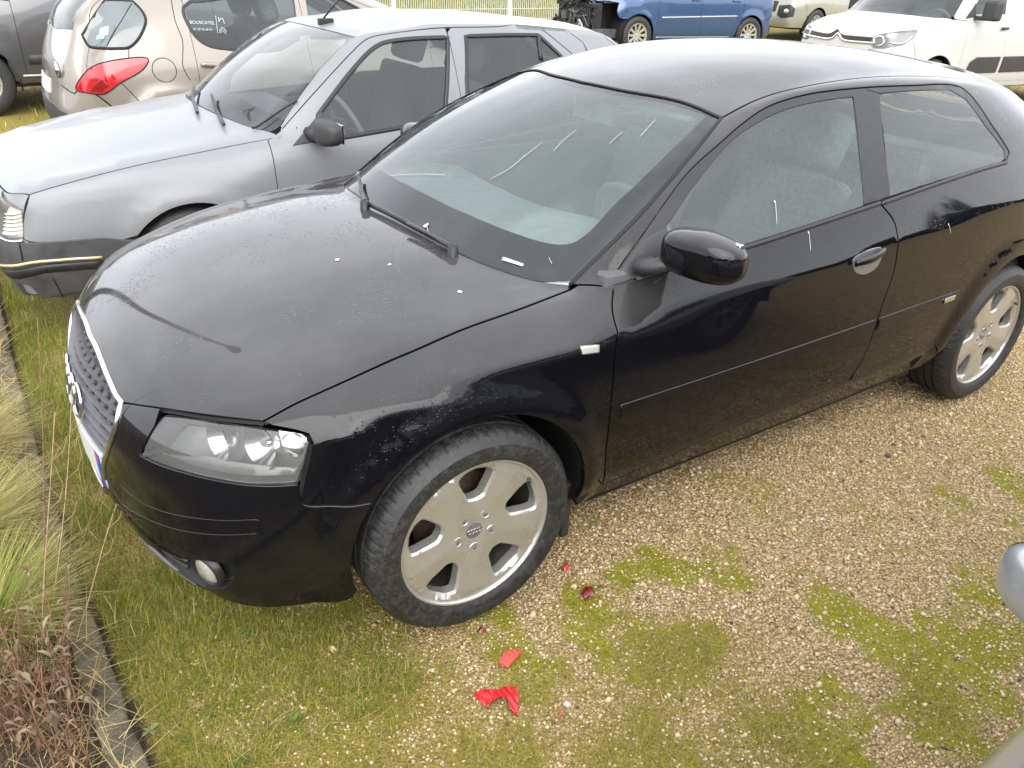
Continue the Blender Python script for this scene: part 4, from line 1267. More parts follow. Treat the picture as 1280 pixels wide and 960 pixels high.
# ------------------------------------------------------------------ the black three-door hatchback
A3 = dict(
    outline=[(-.815, 0), (-.80, .20), (-.765, .40), (-.70, .57), (-.60, .705),
             (-.44, .80), (-.22, .853), (.10, .870), (.42, .876), (.75, .880), (1.15, .882), (1.6, .882), (2.05, .878), (2.45, .872), (2.8, .85), (3.05, .80), (3.22, .70),
             (3.31, .55), (3.355, .38), (3.38, .19), (3.385, 0)],
    levels=[
        dict(z=[(0, .19), (4, .19), (6, .21), (7, .235), (13, .24), (15, .25), (20, .25)], dx=[(0, .06), (3, .05), (4, .03), (6, 0), (15, 0), (20, -.04)], dw=[(0, 0), (3, .01), (5, .03), (7, .06), (13, .06), (16, .03), (17, 0)]),
        dict(z=[(0, .30), (4, .30), (7, .335), (13, .345), (16, .36), (20, .36)], dx=[(0, .012), (4, .008), (6, 0)], dw=[(0, 0), (4, .008), (7, .022), (13, .022), (16, .01), (17, 0)]),
        dict(z=[(0, .43), (4, .43), (7, .445), (13, .455), (16, .47), (20, .47)], dw=[(0, 0), (5, .0), (7, .006), (13, .006), (16, 0)]),
        dict(z=[(0, .55), (4, .54), (5, .545), (7, .57), (13, .58), (16, .60), (20, .60)], dx=[(0, .004), (4, .006), (6, 0)], dw=[(0, 0), (4, .004), (6, 0), (16, .0)]),
        dict(z=[(0, .655), (3, .64), (4, .645), (5, .675), (6, .74), (7, .785), (8, .805), (9, .825), (10, .845), (11, .868), (12, .89), (13, .915), (14, .935), (16, .945), (20, .945)],
             dx=[(0, .035), (2, .035), (4, .025), (6, 0), (16, 0), (17, -.03), (20, -.04)], dw=[(0, 0), (3, 0), (4, .02), (5, .02), (6, .012), (8, .014), (12, .012), (14, .018), (16, .03), (17, 0)]),
        dict(z=[(0, .72)], pts={0: (-.712, 0, .722), 1: (-.700, .20, .721), 2: (-.672, .40, .715), 3: (-.625, .545, .712), 4: (-.565, .645, .718),
             5: (-.43, .715, .748), 6: (-.22, .722, .812), 7: (.10, .732, .856), 8: (.42, .752, .893), 9: (.75, .795, .938), 10: (1.15, .806, .977), 11: (1.6, .808, 1.015), 12: (2.05, .800, 1.045), 13: (2.45, .782, 1.065), 14: (2.78, .75, 1.07), 15: (2.98, .695, 1.06), 16: (3.10, .61, 1.05), 17: (3.15, .48, 1.04), 18: (3.175, .33, 1.035), 19: (3.19, .16, 1.03), 20: (3.195, 0, 1.03)}),
    ],
    cowl=8,
    hood=[[(-.585, 0, .793), (-.58, .20, .792), (-.56, .40, .784), (-.51, .57, .770)],
          [(-.33, 0, .868), (-.33, .20, .866), (-.31, .40, .857), (-.27, .58, .838)],
          [(-.03, 0, .916), (-.02, .20, .914), (.00, .41, .903), (.05, .59, .878)],
          [(.17, 0, .938), (.18, .21, .934), (.215, .43, .920), (.31, .60, .896)]],
    rail=[(1.06, .572, 1.262), (1.25, .592, 1.302), (1.45, .603, 1.327), (1.7, .608, 1.338), (1.97, .605, 1.334), (2.25, .595, 1.317), (2.5, .58, 1.293), (2.7, .56, 1.268), (2.83, .535, 1.248)],
    roofc=[(.93, 1.300), (1.15, 1.355), (1.40, 1.398), (1.68, 1.415), (1.97, 1.413), (2.25, 1.397), (2.5, 1.372), (2.72, 1.343), (2.88, 1.318)],
    ws_bulge=.035, side_bulge=.018, hatch_bulge=.02, belt_crease=.35,
    creases=[(4, 5, 15, 1.0), (1, 7, 13, .5)],
    flares=[(0.0, .317, .385, .445, .016), (2.578, .317, .385, .445, .016)],
)
M = Master(A3, 4)
car = empty('parked_car')
tag(car, 'black three-door hatchback with silver five-spoke alloy wheels, parked on gravel and moss', 'car')
CY = Proj('cyl', (0, 0, .45)); SF = Proj('sph', (-.05, 0, .45)); SR = Proj('rsph', (2.7, 0, .5))
px = M.px
def near(p): return M.near(p)[0]
AXF, AXR, ZW, RA = 0.0, 2.578, .322, .352

# shared panel lines, read off the photograph and laid on the body
L_hoodside = crom(M.pxl((328, 527), (366, 506), (405, 488), (480, 454), (520, 437), (580, 411), (650, 386), (712, 362)))
hood_corner = L_hoodside[0]
L_hoodfront = crom(M.pxl((328, 527), (268, 520), (200, 510), (172, 506), (152, 503)))   # from headlight side to grille corner
gtop = L_hoodfront[-1]
hood_c = M.ray(SF.c, (Vector((-.705, 0, .728))-SF.c).normalized())[0]
_nose = [p for p in M.pxl((146, 496), (140, 483), (133, 467), (126, 449), (120, 434)) if p.y < -.06]
L_hoodnose = [near(p) for p in crom([gtop]+_nose+[near((_nose[-1].x-.004, 0, _nose[-1].z+.002))])]
hood_c = L_hoodnose[-1]
cowl_c = near((.165, 0, .937))
L_cowl = crom([near((.385, -.700, .888)), near((.30, -.60, .897)), near((.21, -.43, .921)), near((.175, -.21, .935)), cowl_c])
half = L_hoodside[::-1]+L_hoodfront[1:]+L_hoodnose[1:]
ring = L_cowl[::-1]+half
hood_loop = ring + flip(ring[::-1])
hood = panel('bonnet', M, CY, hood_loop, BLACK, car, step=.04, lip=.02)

# headlight outline
HL = [(205, 519), (225, 520), (246, 523), (302, 531), (355, 538), (383, 545), (387, 553), (381, 582), (372, 604), (341, 606.5), (310, 606), (271, 600), (229, 590), (195, 579), (176, 569.5), (181, 556), (192, 535)]
hl3 = M.pxl(*HL)
def arch(cx, r, a0, a1, n=40, y=-.88):
    return [near((cx+r*math.cos(a), y, ZW+r*math.sin(a))) for a in np.linspace(math.radians(a0), math.radians(a1), n)]
# fender
L_doorF = crom(M.pxl((767, 359), (768, 400), (766, 480), (758, 560), (753, 606)))
a_base = L_doorF[0]
bump_f = crom(M.pxl((386, 556), (380, 600), (379, 630), (420, 632), (468, 628)))      # headlight corner, then the seam back to the arch
arch_f_hit = bump_f[-1]
a0 = math.degrees(math.atan2(arch_f_hit.z-ZW, arch_f_hit.x))
arF = arch(0, RA, a0, -8, 50)
sill_front = near((RA+.005, -.86, .27))
L_silltop = [near(p) for p in crom([L_doorF[-1], near((1.0, -.86, .335)), near((1.55, -.86, .343)), near((2.16, -.86, .36))])]
fender_loop = L_hoodside[::-1][:]                        # rear corner to front along the bonnet gap
fender_loop = [near((.40, -.715, .890))]+[p for p in L_hoodside[::-1]]
hl_top = crom([L_hoodside[0]]+M.pxl((340, 532.5), (358, 536), (385, 543), (390, 553), (386, 575)))
bf = [p for p in bump_f if p.z < .62]
fender_loop += hl_top[1:]+bf+arF[1:]+[near((.40, -.85, .285)), near((.415, -.85, .335))]+L_doorF[::-1]
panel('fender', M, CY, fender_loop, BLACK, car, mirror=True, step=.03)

# door
L_doorR = crom(M.pxl((1100, 254), (1112, 268), (1119, 280), (1122, 311), (1117, 341), (1100, 390), (1080, 445), (1068, 466)))
L_belt = crom([a_base+Vector((.03, 0, .012))]+[px(830, 335)]+M.pxl((936, 307), (1010, 282.5), (1084, 258), (1100, 254)))
L_belt = [near(p) for p in crom([near(a_base), near((.62, -.795, .921)), px(936, 308), px(1010, 284), px(1084, 259.5), px(1100, 254)])]
i0 = min(range(len(L_silltop)), key=lambda i: (L_silltop[i]-L_doorR[-1]).length)
door_bot = L_silltop[:i0]
door_loop = L_belt+L_doorR[1:]+door_bot[::-1]+L_doorF[::-1][1:-1]
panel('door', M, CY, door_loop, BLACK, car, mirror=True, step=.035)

# sill
sill_loop = [near((.40, -.85, .285)), near((.415, -.85, .335))]+[p for p in L_silltop]+[near((2.20, -.85, .31)), near((2.16, -.84, .245))]+[near(p) for p in crom([(2.16, -.82, .242), (1.3, -.82, .238), (.42, -.82, .236)], .05)]+[near((.36, -.83, .245))]
panel('sill', M, CY, sill_loop, BLACK, car, mirror=True, step=.05, lip=.05)

# greenhouse lines
L_apil = crom([near((.385, -.700, .888))]+M.pxl((800, 268), (864, 194), (902, 147)))    # windscreen side edge
L_head = crom([L_apil[-1], near((1.015, -.40, 1.285)), near((.95, -.2, 1.297)), near((.93, 0, 1.300))])
L_frame = crom([near((.455, -.775, .905))]+M.pxl((800, 299), (856, 221), (905, 175), (928, 155), (961, 133), (1010, 118), (1070, 110.5), (1140, 107), (1191, 106), (1213, 118), (1240, 156), (1262, 190)))
L_frame = L_frame[:-1]+[px(1262, 190), px(1258, 201)]
L_roofedge = [near(p) for p in crom([L_apil[-1], near((1.25, -.545, 1.325)), near((1.45, -.558, 1.350)), near((1.7, -.562, 1.364)), near((2.0, -.56, 1.358)), near((2.3, -.55, 1.338)), near((2.6, -.53, 1.305)), near((2.80, -.505, 1.27))])]
rl = L_head[::-1]+L_roofedge[1:]+[near((2.84, -.30, 1.31)), near((2.86, 0, 1.322))]
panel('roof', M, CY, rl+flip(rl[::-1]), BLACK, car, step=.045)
L_rearline = [near(p) for p in crom([(2.80, -.505, 1.27), (2.93, -.55, 1.16), (3.04, -.62, 1.06), (3.10, -.66, .95), (3.13, -.70, .80), (3.13, -.72, .66)], .03)]
ws_loop = L_cowl[::-1]+L_apil[1:]+L_head[1:]
ws_loop = ws_loop+flip(ws_loop[::-1])
panel('windscreen', M, CY, ws_loop, CLEAR, car, step=.045, gap=.004, lip=.004, off=-.003)

# rear quarter with A-pillar and roof rail in one pressing
arR = arch(AXR, RA, 188, 8, 60)
L_beltR = [near(p) for p in crom([px(1102, 254.5), px(1160, 234), px(1220, 214), px(1258, 203)])]
quarter = L_apil[:]+L_roofedge[1:]+L_rearline[1:]+[near((3.02, -.79, .60)), near((2.96, -.80, .50))]+arR[::-1]+[near((2.20, -.85, .31)), L_silltop[-1]]
quarter += L_silltop[i0:-1][::-1]+L_doorR[::-1][1:]+L_beltR[1:]+L_frame[::-1]
quarter += [near((.43, -.74, .893))]
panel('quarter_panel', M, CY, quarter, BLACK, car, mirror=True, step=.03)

# side glass, pillar cover and rubbers
win_front = M.pxl((831, 287), (868, 232), (912, 178), (950, 151), (987, 135), (1030, 125), (1066, 120.5))
win_loop = crom(win_front)+crom(M.pxl((1067, 121), (1075, 190), (1081, 256)))+crom(M.pxl((1081, 257), (1010, 281), (930, 306)))+[near((.60, -.787, .930)), near((.50, -.775, .92))]
panel('door_window', M, CY, win_loop, GLASS_S, car, mirror=True, step=.04, gap=0, lip=.003, off=-.004)
qw = crom(M.pxl((1097, 117), (1145, 112.5), (1188, 111.5)))+crom(M.pxl((1189, 112), (1209, 124), (1232, 156), (1256, 188), (1256.5, 199), (1242, 207)))+crom(M.pxl((1241, 207), (1180, 224), (1110, 246.5)))
panel('quarter_window', M, CY, qw, GLASS_S, car, mirror=True, step=.04, gap=0, lip=.003, off=-.004)
bp = crom(M.pxl((1067, 121), (1075, 190), (1081, 256)))+M.pxl((1099, 251), (1114, 245))+crom(M.pxl((1114, 245), (1106, 180), (1100, 116)))+M.pxl((1085, 111.5), (1067, 112.5))
panel('pillar_cover', M, CY, bp, TRIM, car, mirror=True, step=.04, gap=.001, lip=.004, off=-.002)
# black surround between the glass and the painted frame
fr_in = win_loop[:len(crom(win_front))]
fr = L_frame[:-1]
sur = fr+[px(1258, 201)]+[px(1257, 199), px(1256, 188), px(1232, 156), px(1209, 124), px(1189, 112), px(1145, 112.5), px(1100, 116), px(1085, 111.5)]+[px(1066, 120.5)]+crom(win_front)[::-1]
panel('window_rubber', M, CY, sur, TRIM, car, mirror=True, step=.03, gap=0, lip=.004, off=-.002)
strip('belt_moulding', M, [near(p) for p in L_belt[4:]], TRIM, car, w=.008, h=.005, mirror=True)
strip('belt_moulding', M, L_beltR, TRIM, car, w=.008, h=.005, mirror=True)
strip('pillar_seal', M, L_apil, SEAL, car, w=.006, h=.003, mirror=True)
strip('windscreen_seal', M, L_head+flip(L_head[::-1])[1:], SEAL, car, w=.006, h=.002)
# black printed border of the windscreen
def frit(side, top_, bot):
    V, F = [], []
    return V, F

# tailgate and rear bumper
tg = L_rearline[:-1]
tgl = [near((2.86, 0, 1.322)), near((2.84, -.30, 1.31))]+L_rearline[:5]+[p for p in L_rearline[5:]]+[near((3.30, -.50, .66)), near((3.36, -.25, .66)), near((3.37, 0, .66))]
tgl = tgl+flip(tgl[::-1])[1:-1]
rw = [near((2.93, 0, 1.28)), near((2.91, -.35, 1.265)), near((2.90, -.46, 1.235)), near((2.98, -.53, 1.13)), near((3.06, -.56, 1.06)), near((3.14, -.40, 1.06)), near((3.155, 0, 1.06))]
rwl = rw+flip(rw[::-1])[1:-1]
panel('tailgate', M, SR, tgl, BLACK, car, holes=[rwl], step=.05)
panel('rear_window', M, SR, rwl, GLASS_B, car, step=.06, gap=.001, lip=.003, off=-.003)
rbl = [near((3.37, 0, .66)), near((3.36, -.25, .66)), near((3.30, -.50, .66)), near((3.13, -.72, .66)), near((3.02, -.79, .60)), near((2.96, -.80, .50))]+[near((AXR+RA*math.cos(a), -.85, ZW+RA*math.sin(a))) for a in np.radians([25, 10, -8])]+[near((3.05, -.76, .26)), near((3.20, -.66, .255)), near((3.30, -.40, .255)), near((3.335, 0, .255))]
panel('rear_bumper', M, SR, rbl+flip(rbl[::-1])[1:-1], BLACK, car, step=.06, lip=.03)
tl = [near(p) for p in ((3.07, -.68, .90), (3.22, -.60, .89), (3.26, -.55, .74), (3.13, -.71, .73))]
panel('tail_lamp', M, SR, tl, REDLENS, car, mirror=True, step=.05, gap=.0, off=.004, lip=.01)

# front bumper with grille and air openings
seamB = [p for p in bump_f if p.z < .62]
SFc = SF
low = [near(p) for p in crom([(-.345, -.83, .20), (-.45, -.77, .195), (-.60, -.66, .192), (-.70, -.50, .192), (-.745, -.30, .192), (-.757, 0, .192)], .03)]
hl_in = M.pxl((192, 535), (181, 556), (176, 569.5), (195, 579), (229, 590), (271, 600), (310, 606), (341, 607), (373, 605))
hood_in = M.pxl((172, 506), (188, 508), (202, 511))
g_top = [near(p) for p in (gtop,)]
gl_left = [gtop]+M.pxl((141, 545), (132, 576))
gb1 = near((-.806, -.215, .43)); gb2 = near((-.80, -.185, .315)); gb3 = near((-.803, 0, .305))
_gs = M.pxl((146, 528), (140, 547), (134, 566), (130, 582))
grille_half = L_hoodnose[::-1][:-1]+crom([gtop]+_gs+[near((-.812, _gs[-1].y+.03, .40)), gb2])+crom([gb2, near((-.805, -.12, .306)), gb3])[1:]
grille_loop = grille_half+flip(grille_half[::-1])[1:-1]
# opening with the fog lamp
fog_px = [(157, 664), (175, 676), (205, 690), (228, 700), (255, 702), (292, 708), (291, 722), (283, 734), (262, 737), (246, 732), (225, 722), (195, 706), (168, 686)]
fog_loop = crom(M.pxl(*fog_px), .02, closed=True)
bl = [hood_c]+[p for p in L_hoodnose[::-1][1:]]
bump_half = crom([gtop]+[near(p) for p in L_hoodfront[::-1][1:6]])[0:1]
bump_half = L_hoodnose[::-1]+[p for p in L_hoodfront[::-1] if p.y > px(202, 511).y]+hl_in+seamB[2:]
arB = arch(0, RA, a0, 197, 14)
bump_half += arB[1:]+low
bump_loop = bump_half+flip(bump_half[::-1])[1:-1]
panel('front_bumper', M, SF, bump_loop, BLACK, car, holes=[grille_loop, fog_loop, flip(fog_loop[::-1])], step=.03, lip=.03)

# grille: recessed panel, bars, chrome frame, rings
grl = panel('grille', M, SF, grille_loop, GREYPL, car, step=.06, gap=0, lip=.002, off=-.034)
def inloop(p, loop2): return in_poly(p[0], p[1], loop2)
gl2 = [SF.fwd(p) for p in grille_loop]
def bar_runs(qs):
    run = []
    for q in qs:
        if inloop(q, gl2):
            o, d = SF.ray(q); h = M.ray(o, d); run.append((h[0], h[1]))
        elif run:
            if len(run) > 2: yield run
            run = []
    if len(run) > 2: yield run
e_lo, e_hi = min(q[1] for q in gl2), max(q[1] for q in gl2)
a_hi = max(q[0] for q in gl2)
nb = 15
for k in range(1, nb):
    e = e_lo+(e_hi-e_lo)*k/nb
    for run in bar_runs([(a, e) for a in np.linspace(-a_hi, a_hi, 61)]):
        V, F = tube_verts([p-n*.016 for p, n in run], .0045, 4, up=[n for p, n in run], flat=3.2)
        mesh_obj('grille_bar', V, F, GREYPL, grl, smooth=False)
for k in range(-7, 8):
    a = a_hi*k/7.5
    for run in bar_runs([(a, e) for e in np.linspace(e_lo, e_hi, 51)]):
        V, F = tube_verts([p-n*.020 for p, n in run], .0028, 4, up=[n for p, n in run], flat=4)
        mesh_obj('grille_upright', V, F, GREYPL, grl, smooth=False)
# centre plate of the grille that carries rings and number plate
cp = [near(p) for p in ((-.80, -.285, .585), (-.795, -.10, .605), (-.792, 0, .607))]
cpl = cp+flip(cp[::-1])[1:]+[near((-.80, .27, .43)), near((-.81, 0, .415)), near((-.80, -.27, .43))]
strip('grille_frame', M, [near(p) for p in grille_loop], CHROME, car, w=.009, h=.007, closed=True)
pl_ = [near((-.80, -.262, .375)), near((-.80, -.262, .485)), near((-.80, 0, .485)), near((-.80, .262, .485)), near((-.80, .262, .375)), near((-.80, 0, .375))]
plate = panel('number_plate', M, SF, pl_, PLATEW, car, step=.05, gap=0, off=.003, lip=.010)
for s in (-1, 1):
    q = [near((-.79, s*.262, .375)), near((-.79, s*.262, .485)), near((-.79, s*.222, .485)), near((-.79, s*.222, .375))]
    panel('plate_band', M, SF, q, PLATEB, plate, step=.05, gap=.002, off=.0045, lip=.001)
    q = [near((-.79, s*.255, .455)), near((-.79, s*.255, .478)), near((-.79, s*.228, .478)), near((-.79, s*.228, .455))]
    panel('region_mark', M, SF, q, PLATER, plate, step=.05, gap=.001, off=.0055, lip=.001)
# carrier panel under the rings
q = [near(p) for p in ((-.79, -.25, .50), (-.785, -.265, .60), (-.78, 0, .61), (-.785, .265, .60), (-.79, .25, .50), (-.80, 0, .495))]
panel('emblem_carrier', M, SF, q, GREYPL, car, step=.05, gap=0, off=-.008, lip=.02)
for k in range(4):
    cy = -.099+.066*k
    o, nr = M.near((-.80, cy, .572))
    t1 = Vector((0, 0, 1)).cross(nr).normalized(); t2 = nr.cross(t1).normalized()
    pts = [o+nr*.001+t1*(.044*math.cos(t))+t2*(.044*math.sin(t)) for t in np.linspace(0, 2*math.pi, 36, endpoint=False)]
    tube('emblem_ring', pts, .0058, CHROME, car, seg=8, closed=True)

# fog lamp openings
for sgn in (1, -1):
    fl = fog_loop if sgn == 1 else flip(fog_loop[::-1])
    panel('air_intake', M, SF, fl, TRIM, car, step=.04, gap=0, off=-.029, lip=.001)
    c0, cn = M.near(px(254, 718)); 
    if sgn == -1: c0 = Vector((c0.x, -c0.y, c0.z)); cn = Vector((cn.x, -cn.y, cn.z))
    ax = (cn+Vector((-.35, 0, .05))).normalized()
    q = ax.to_track_quat('Y', 'Z').to_matrix().to_4x4()
    for nm, prof, mt in (('fog_lamp', [(.0001, .004), (.02, .003), (.034, -.001), (.040, -.006)], simple('fog_lens', (.30, .29, .25), .12, coat=1.0, var=.3, vscale=60)), ('fog_bezel', [(.040, -.008), (.041, .000), (.046, .000), (.050, -.02)], TRIM), ('fog_reflector', [(.0001, -.006), (.02, -.006), (.039, -.008)], simple('fog_reflector_grey', (.34, .33, .29), .5))):
        V, F = lathe_verts(prof, 28)
        V = [q @ v + c0 - cn*.006 for v in V]
        mesh_obj(nm, V, F, mt, car)
    for dz, r in ((0.0, .007), (.022, .006)):
        ln = [near(p) for p in M.pxl((165, 672+dz*500), (195, 690+dz*500), (228, 708+dz*380))]
        if sgn == -1: ln = flip(ln)
        P = [M.near(p) for p in crom(ln)]
        V, F = tube_verts([p-n*.02 for p, n in P], r, 8, up=[n for p, n in P])
        mesh_obj('intake_slat', V, F, PLASTIC, car)
lipl = [M.near(p) for p in crom(M.pxl((163, 679), (178, 694), (200, 712), (226, 727), (243, 733)))]
V, F = tube_verts([p-n*.004 for p, n in lipl], .006, 8, up=[n for p, n in lipl])
ll = mesh_obj('intake_lip', V, F, GREYPL, car); mirrored(ll, car)
# bumper insert strip outline (two fine grooves catching the light)
for seq in (((150, 606), (175, 627), (205, 640), (245, 648), (285, 651), (322, 650), (325, 656), (322, 667)), ((150, 628), (178, 646), (210, 659), (245, 666.5), (285, 669), (322, 667))):
    strip('bumper_groove', M, crom(M.pxl(*seq)), BLACK, car, w=.0013, h=.0010, mirror=True, seg=6)

# headlights
LAMPG = simple('lamp_grey_shelf', (.20, .20, .20), .35, metal=.4)
lens = panel('headlight', M, SF, hl3, LENS, car, step=.03, gap=.003, lip=.004, off=-.001)
lens2 = mirrored(lens, car)
cen = sum(hl3, Vector())/len(hl3)
for sgn, ln in ((1, lens), (-1, lens2)):
    def S(v): return Vector((v[0], v[1]*sgn, v[2]))
    V, F, NO = cut_panel(M, SF, hl3, step=.05, gap=.003, lip=.001, off=-.075)
    mesh_obj('lamp_housing', [S(v) for v in V], F, LAMPG, ln, smooth=False)
    # bezel wall
    loop = [M.near(p) for p in resample_loop(hl3, .012)] if False else [M.near(p) for p in crom(hl3, .012, closed=True)]
    V, F = [], []
    for p, n in loop: V += [p-n*.004, p-n*.078]
    m = len(loop)
    F = [(2*i, 2*((i+1) % m), 2*((i+1) % m)+1, 2*i+1) for i in range(m)]
    mesh_obj('lamp_bezel', [S(v) for v in V], F, GREYPL, ln)
    # reflector bowls and indicator facets
    for uv, r, d, yawd in (((262, 553), .052, .050, 12), ((318, 562), .058, .052, 20), ((362, 560), .030, .035, 40)):
        c0, n0 = M.near(px(*uv)); c0 = c0-n0*.030
        ax = Vector((-math.cos(math.radians(yawd)), -math.sin(math.radians(yawd)), .06)).normalized()
        q = ax.to_track_quat('Y', 'Z').to_matrix().to_4x4()
        prof = [(.008, -d)]+[(r*t, -d+(d)*t*t) for t in (.3, .5, .7, .85, 1.0)]
        V, F = lathe_verts(prof, 32)
        mesh_obj('reflector_bowl', [S(q @ v + c0) for v in V], F, REFLECTOR, ln)
        V, F = lathe_verts([(.0001, -d*.35), (.007, -d*.4), (.009, -d)], 12)
        mesh_obj('bulb', [S(q @ v + c0) for v in V], F, CHROME, ln)
    V, F, NO = cut_panel(M, SF, M.pxl((338, 533), (372, 539), (382, 548), (377, 572), (345, 566)), step=.016, gap=.004, lip=.002, off=-.040)
    mesh_obj('indicator_reflector', [S(v) for v in V], F, REFLECTOR, ln, smooth=False)
    # painted-look lower shelf of the lamp
    V, F, NO = cut_panel(M, SF, M.pxl((186, 568), (250, 572), (320, 585), (373, 590), (369, 602), (310, 603), (235, 590)), step=.03, gap=.003, lip=.002, off=-.028)
    mesh_obj('lamp_shelf', [S(v) for v in V], F, LAMPG, ln)

# dark strips under the gaps and inner bodywork
sm = []
for ln in (L_hoodside, L_hoodfront, L_doorF, L_doorR, L_silltop, L_cowl, bump_f, L_roofedge, L_rearline):
    sm.append(seam(M, ln)); V, F = seam(M, ln); sm.append((flip(V), F))
V, F = merge(sm); mesh_obj('gap_seal', V, F, SEAL, car)
# indicator repeater, mouldings, handle, badge
rp = [near(p) for p in M.pxl((726, 432), (749, 430), (749, 441), (727, 444))]
for nm, off, mt in (('side_repeater', .006, LENS), ('repeater_back', .002, simple('repeater_white', (.72, .72, .68), .4))):
    panel(nm, M, CY, rp, mt, car, mirror=True, step=.01, gap=.001, off=off, lip=.006, rnd=.003)
mlu = crom([near((.455, -.88, .585)), near((1.0, -.88, .590)), near((1.62, -.88, .598))]); mll = crom([near((1.62, -.88, .553)), near((1.0, -.88, .545)), near((.455, -.88, .540))])
panel('door_moulding', M, CY, [near(p) for p in mlu+mll], BLACK, car, mirror=True, step=.05, gap=0, off=.005, lip=.006, rnd=.0035)
mlu = [near((1.645, -.88, .598)), near((1.9, -.88, .601)), near((2.17, -.88, .604))]; mll = [near((2.165, -.88, .560)), near((1.9, -.88, .557)), near((1.645, -.88, .553))]
panel('quarter_moulding', M, CY, [near(p) for p in crom(mlu)+crom(mll)], BLACK, car, mirror=True, step=.05, gap=0, off=.005, lip=.006, rnd=.0035)
bd = [near(p) for p in ((2.065, -.88, .592), (2.135, -.88, .594), (2.13, -.88, .574), (2.06, -.88, .572))]
panel('side_badge', M, CY, bd, CHROME, car, mirror=True, step=.02, gap=0, off=.0115, lip=.003)

# door handle: recessed cup with a pull over it
hu = crom(M.pxl((1068, 322), (1085, 312), (1101, 309), (1103, 318), (1096, 334), (1082, 343), (1070, 341), (1066, 331)), .01, closed=True)
panel('handle_cup', M, CY, hu, simple('handle_cup_sheen', (.10, .10, .105), .12, coat=1.0), car, mirror=True, step=.012, gap=0, off=.0012, lip=.002)  # cup painted grey in place of the pale reflection in its hollow
hp = [M.near(p) for p in crom(M.pxl((1066, 329), (1084, 321), (1102, 312)), .006)]
rad = [.010+.003*math.sin(math.pi*i/(len(hp)-1)) for i in range(len(hp))]
V, F = tube_verts([p+n*(.012+.012*math.sin(math.pi*i/(len(hp)-1))) for i, (p, n) in enumerate(hp)], rad, 10, up=[n for p, n in hp], flat=.6)
hh = mesh_obj('door_handle', V, F, BLACK, car); mirrored(hh, car)

# exterior mirrors
def mirror_part():
    bm = bmesh.new()
    # housing: rounded box in car frame, outer face forward
    W, Hh, D = .228, .128, .118
    bmesh.ops.create_cube(bm, size=1.0)
    bmesh.ops.subdivide_edges(bm, edges=bm.edges[:], cuts=9, use_grid_fill=True)
    for v in bm.verts:
        p = v.co*2
        n = (abs(p.x)**3.6+abs(p.y)**3.6+abs(p.z)**3.6)**(1/3.6)
        p = p/n
        u = -p.y                    # outboard 0..1
        tap = 1-.20*max(0, u)**1.6-.10*max(0, -u)
        bow = .018*(u**2)           # sweeps rearward outboard
        zt = p.z*Hh/2*tap*(1-.10*(1-abs(p.x))*0)
        if p.x < 0: zt *= 1-.18*p.x**2
        v.co = Vector((p.x*D/2*(1-.25*max(0, u)**2)+bow, p.y*W/2, zt-.012*max(0, u)))
    return bm
mc = Vector((.632, -.925, 1.005))
bm = mirror_part(); bmesh.ops.transform(bm, matrix=Matrix.Translation(mc) @ Matrix.Rotation(math.radians(22), 4, 'Z'), verts=bm.verts)
mh = bm_obj('mirror_housing', bm, BLACK, car, smooth=True)
bm = bmesh.new(); add_box(bm, (mc.x+.042, mc.y-.082, mc.z-.048), (mc.x+.060, mc.y+.082, mc.z+.045), .006)
bm_obj('mirror_glass', bm, CHROME, mh, autosmooth=40)
V, F = tube_verts([(.565, -.78, .945), (.575, -.815, .952), (.60, -.86, .972)], [.045, .034, .032], 12, up=(0, 0, 1), flat=.62)
mf = mesh_obj('mirror_foot', V, F, PLASTIC, mh)
m2 = mirrored(mh, car); m2.location = (.10, -.03, -.035)
for ch in list(mh.children): mirrored(ch, m2)
# sail panel between pillar and mirror
sl = [near((.465, -.778, .905)), near((.62, -.79, .926)), near((.66, -.785, .955)), px(831, 287), near((.58, -.76, .985))]
panel('mirror_sail', M, CY, [near((.46, -.775, .902)), near((.70, -.792, .934)), px(833, 287), px(826, 286), px(800, 302)], PLASTIC, car, mirror=True, step=.03, gap=0, off=.004, lip=.008)

# wipers and cowl trough
cw = [M.near(p) for p in L_cowl+flip(L_cowl[::-1])[1:]]
V, F = [], []
for i, (p, n) in enumerate(cw):
    V += [p+Vector((-.02, 0, -.035)), p+Vector((.05, 0, -.022)), p+Vector((.075, 0, .022))]
    if i: F += [(3*i-3, 3*i-2, 3*i+1, 3*i), (3*i-2, 3*i-1, 3*i+2, 3*i+1)]
mesh_obj('cowl_trough', V, F, TRIM, car)
def wiper(pts, arm):
    P = [M.near(p) for p in crom(pts)]
    V, F = tube_verts([p+n*.016 for p, n in P], .006, 6, up=[n for p, n in P], flat=1.5)
    w = mesh_obj('wiper_blade', V, F, TRIM, car)
    P = [M.near(p) for p in crom(arm)]
    V, F = tube_verts([p+n*.026 for p, n in P], [.011]*(len(P)//3)+[.007]*(len(P)-len(P)//3), 6, up=[n for p, n in P], flat=.5)
    mesh_obj('wiper_arm', V, F, TRIM, w)
    p, n = M.near(arm[0]); V, F = lathe_verts([(.0001, .03), (.014, .028), (.016, -.02)], 16)
    mesh_obj('wiper_pivot', [Vector((v.x, v.z, v.y))+p for v in V], F, TRIM, w)
    return w
wiper(M.pxl((572, 317), (540, 300), (500, 279), (462, 261)), M.pxl((566, 319), (535, 301), (510, 289)))
wiper(M.pxl((460, 259), (455, 240), (452, 226)), M.pxl((456, 262), (456, 245)))
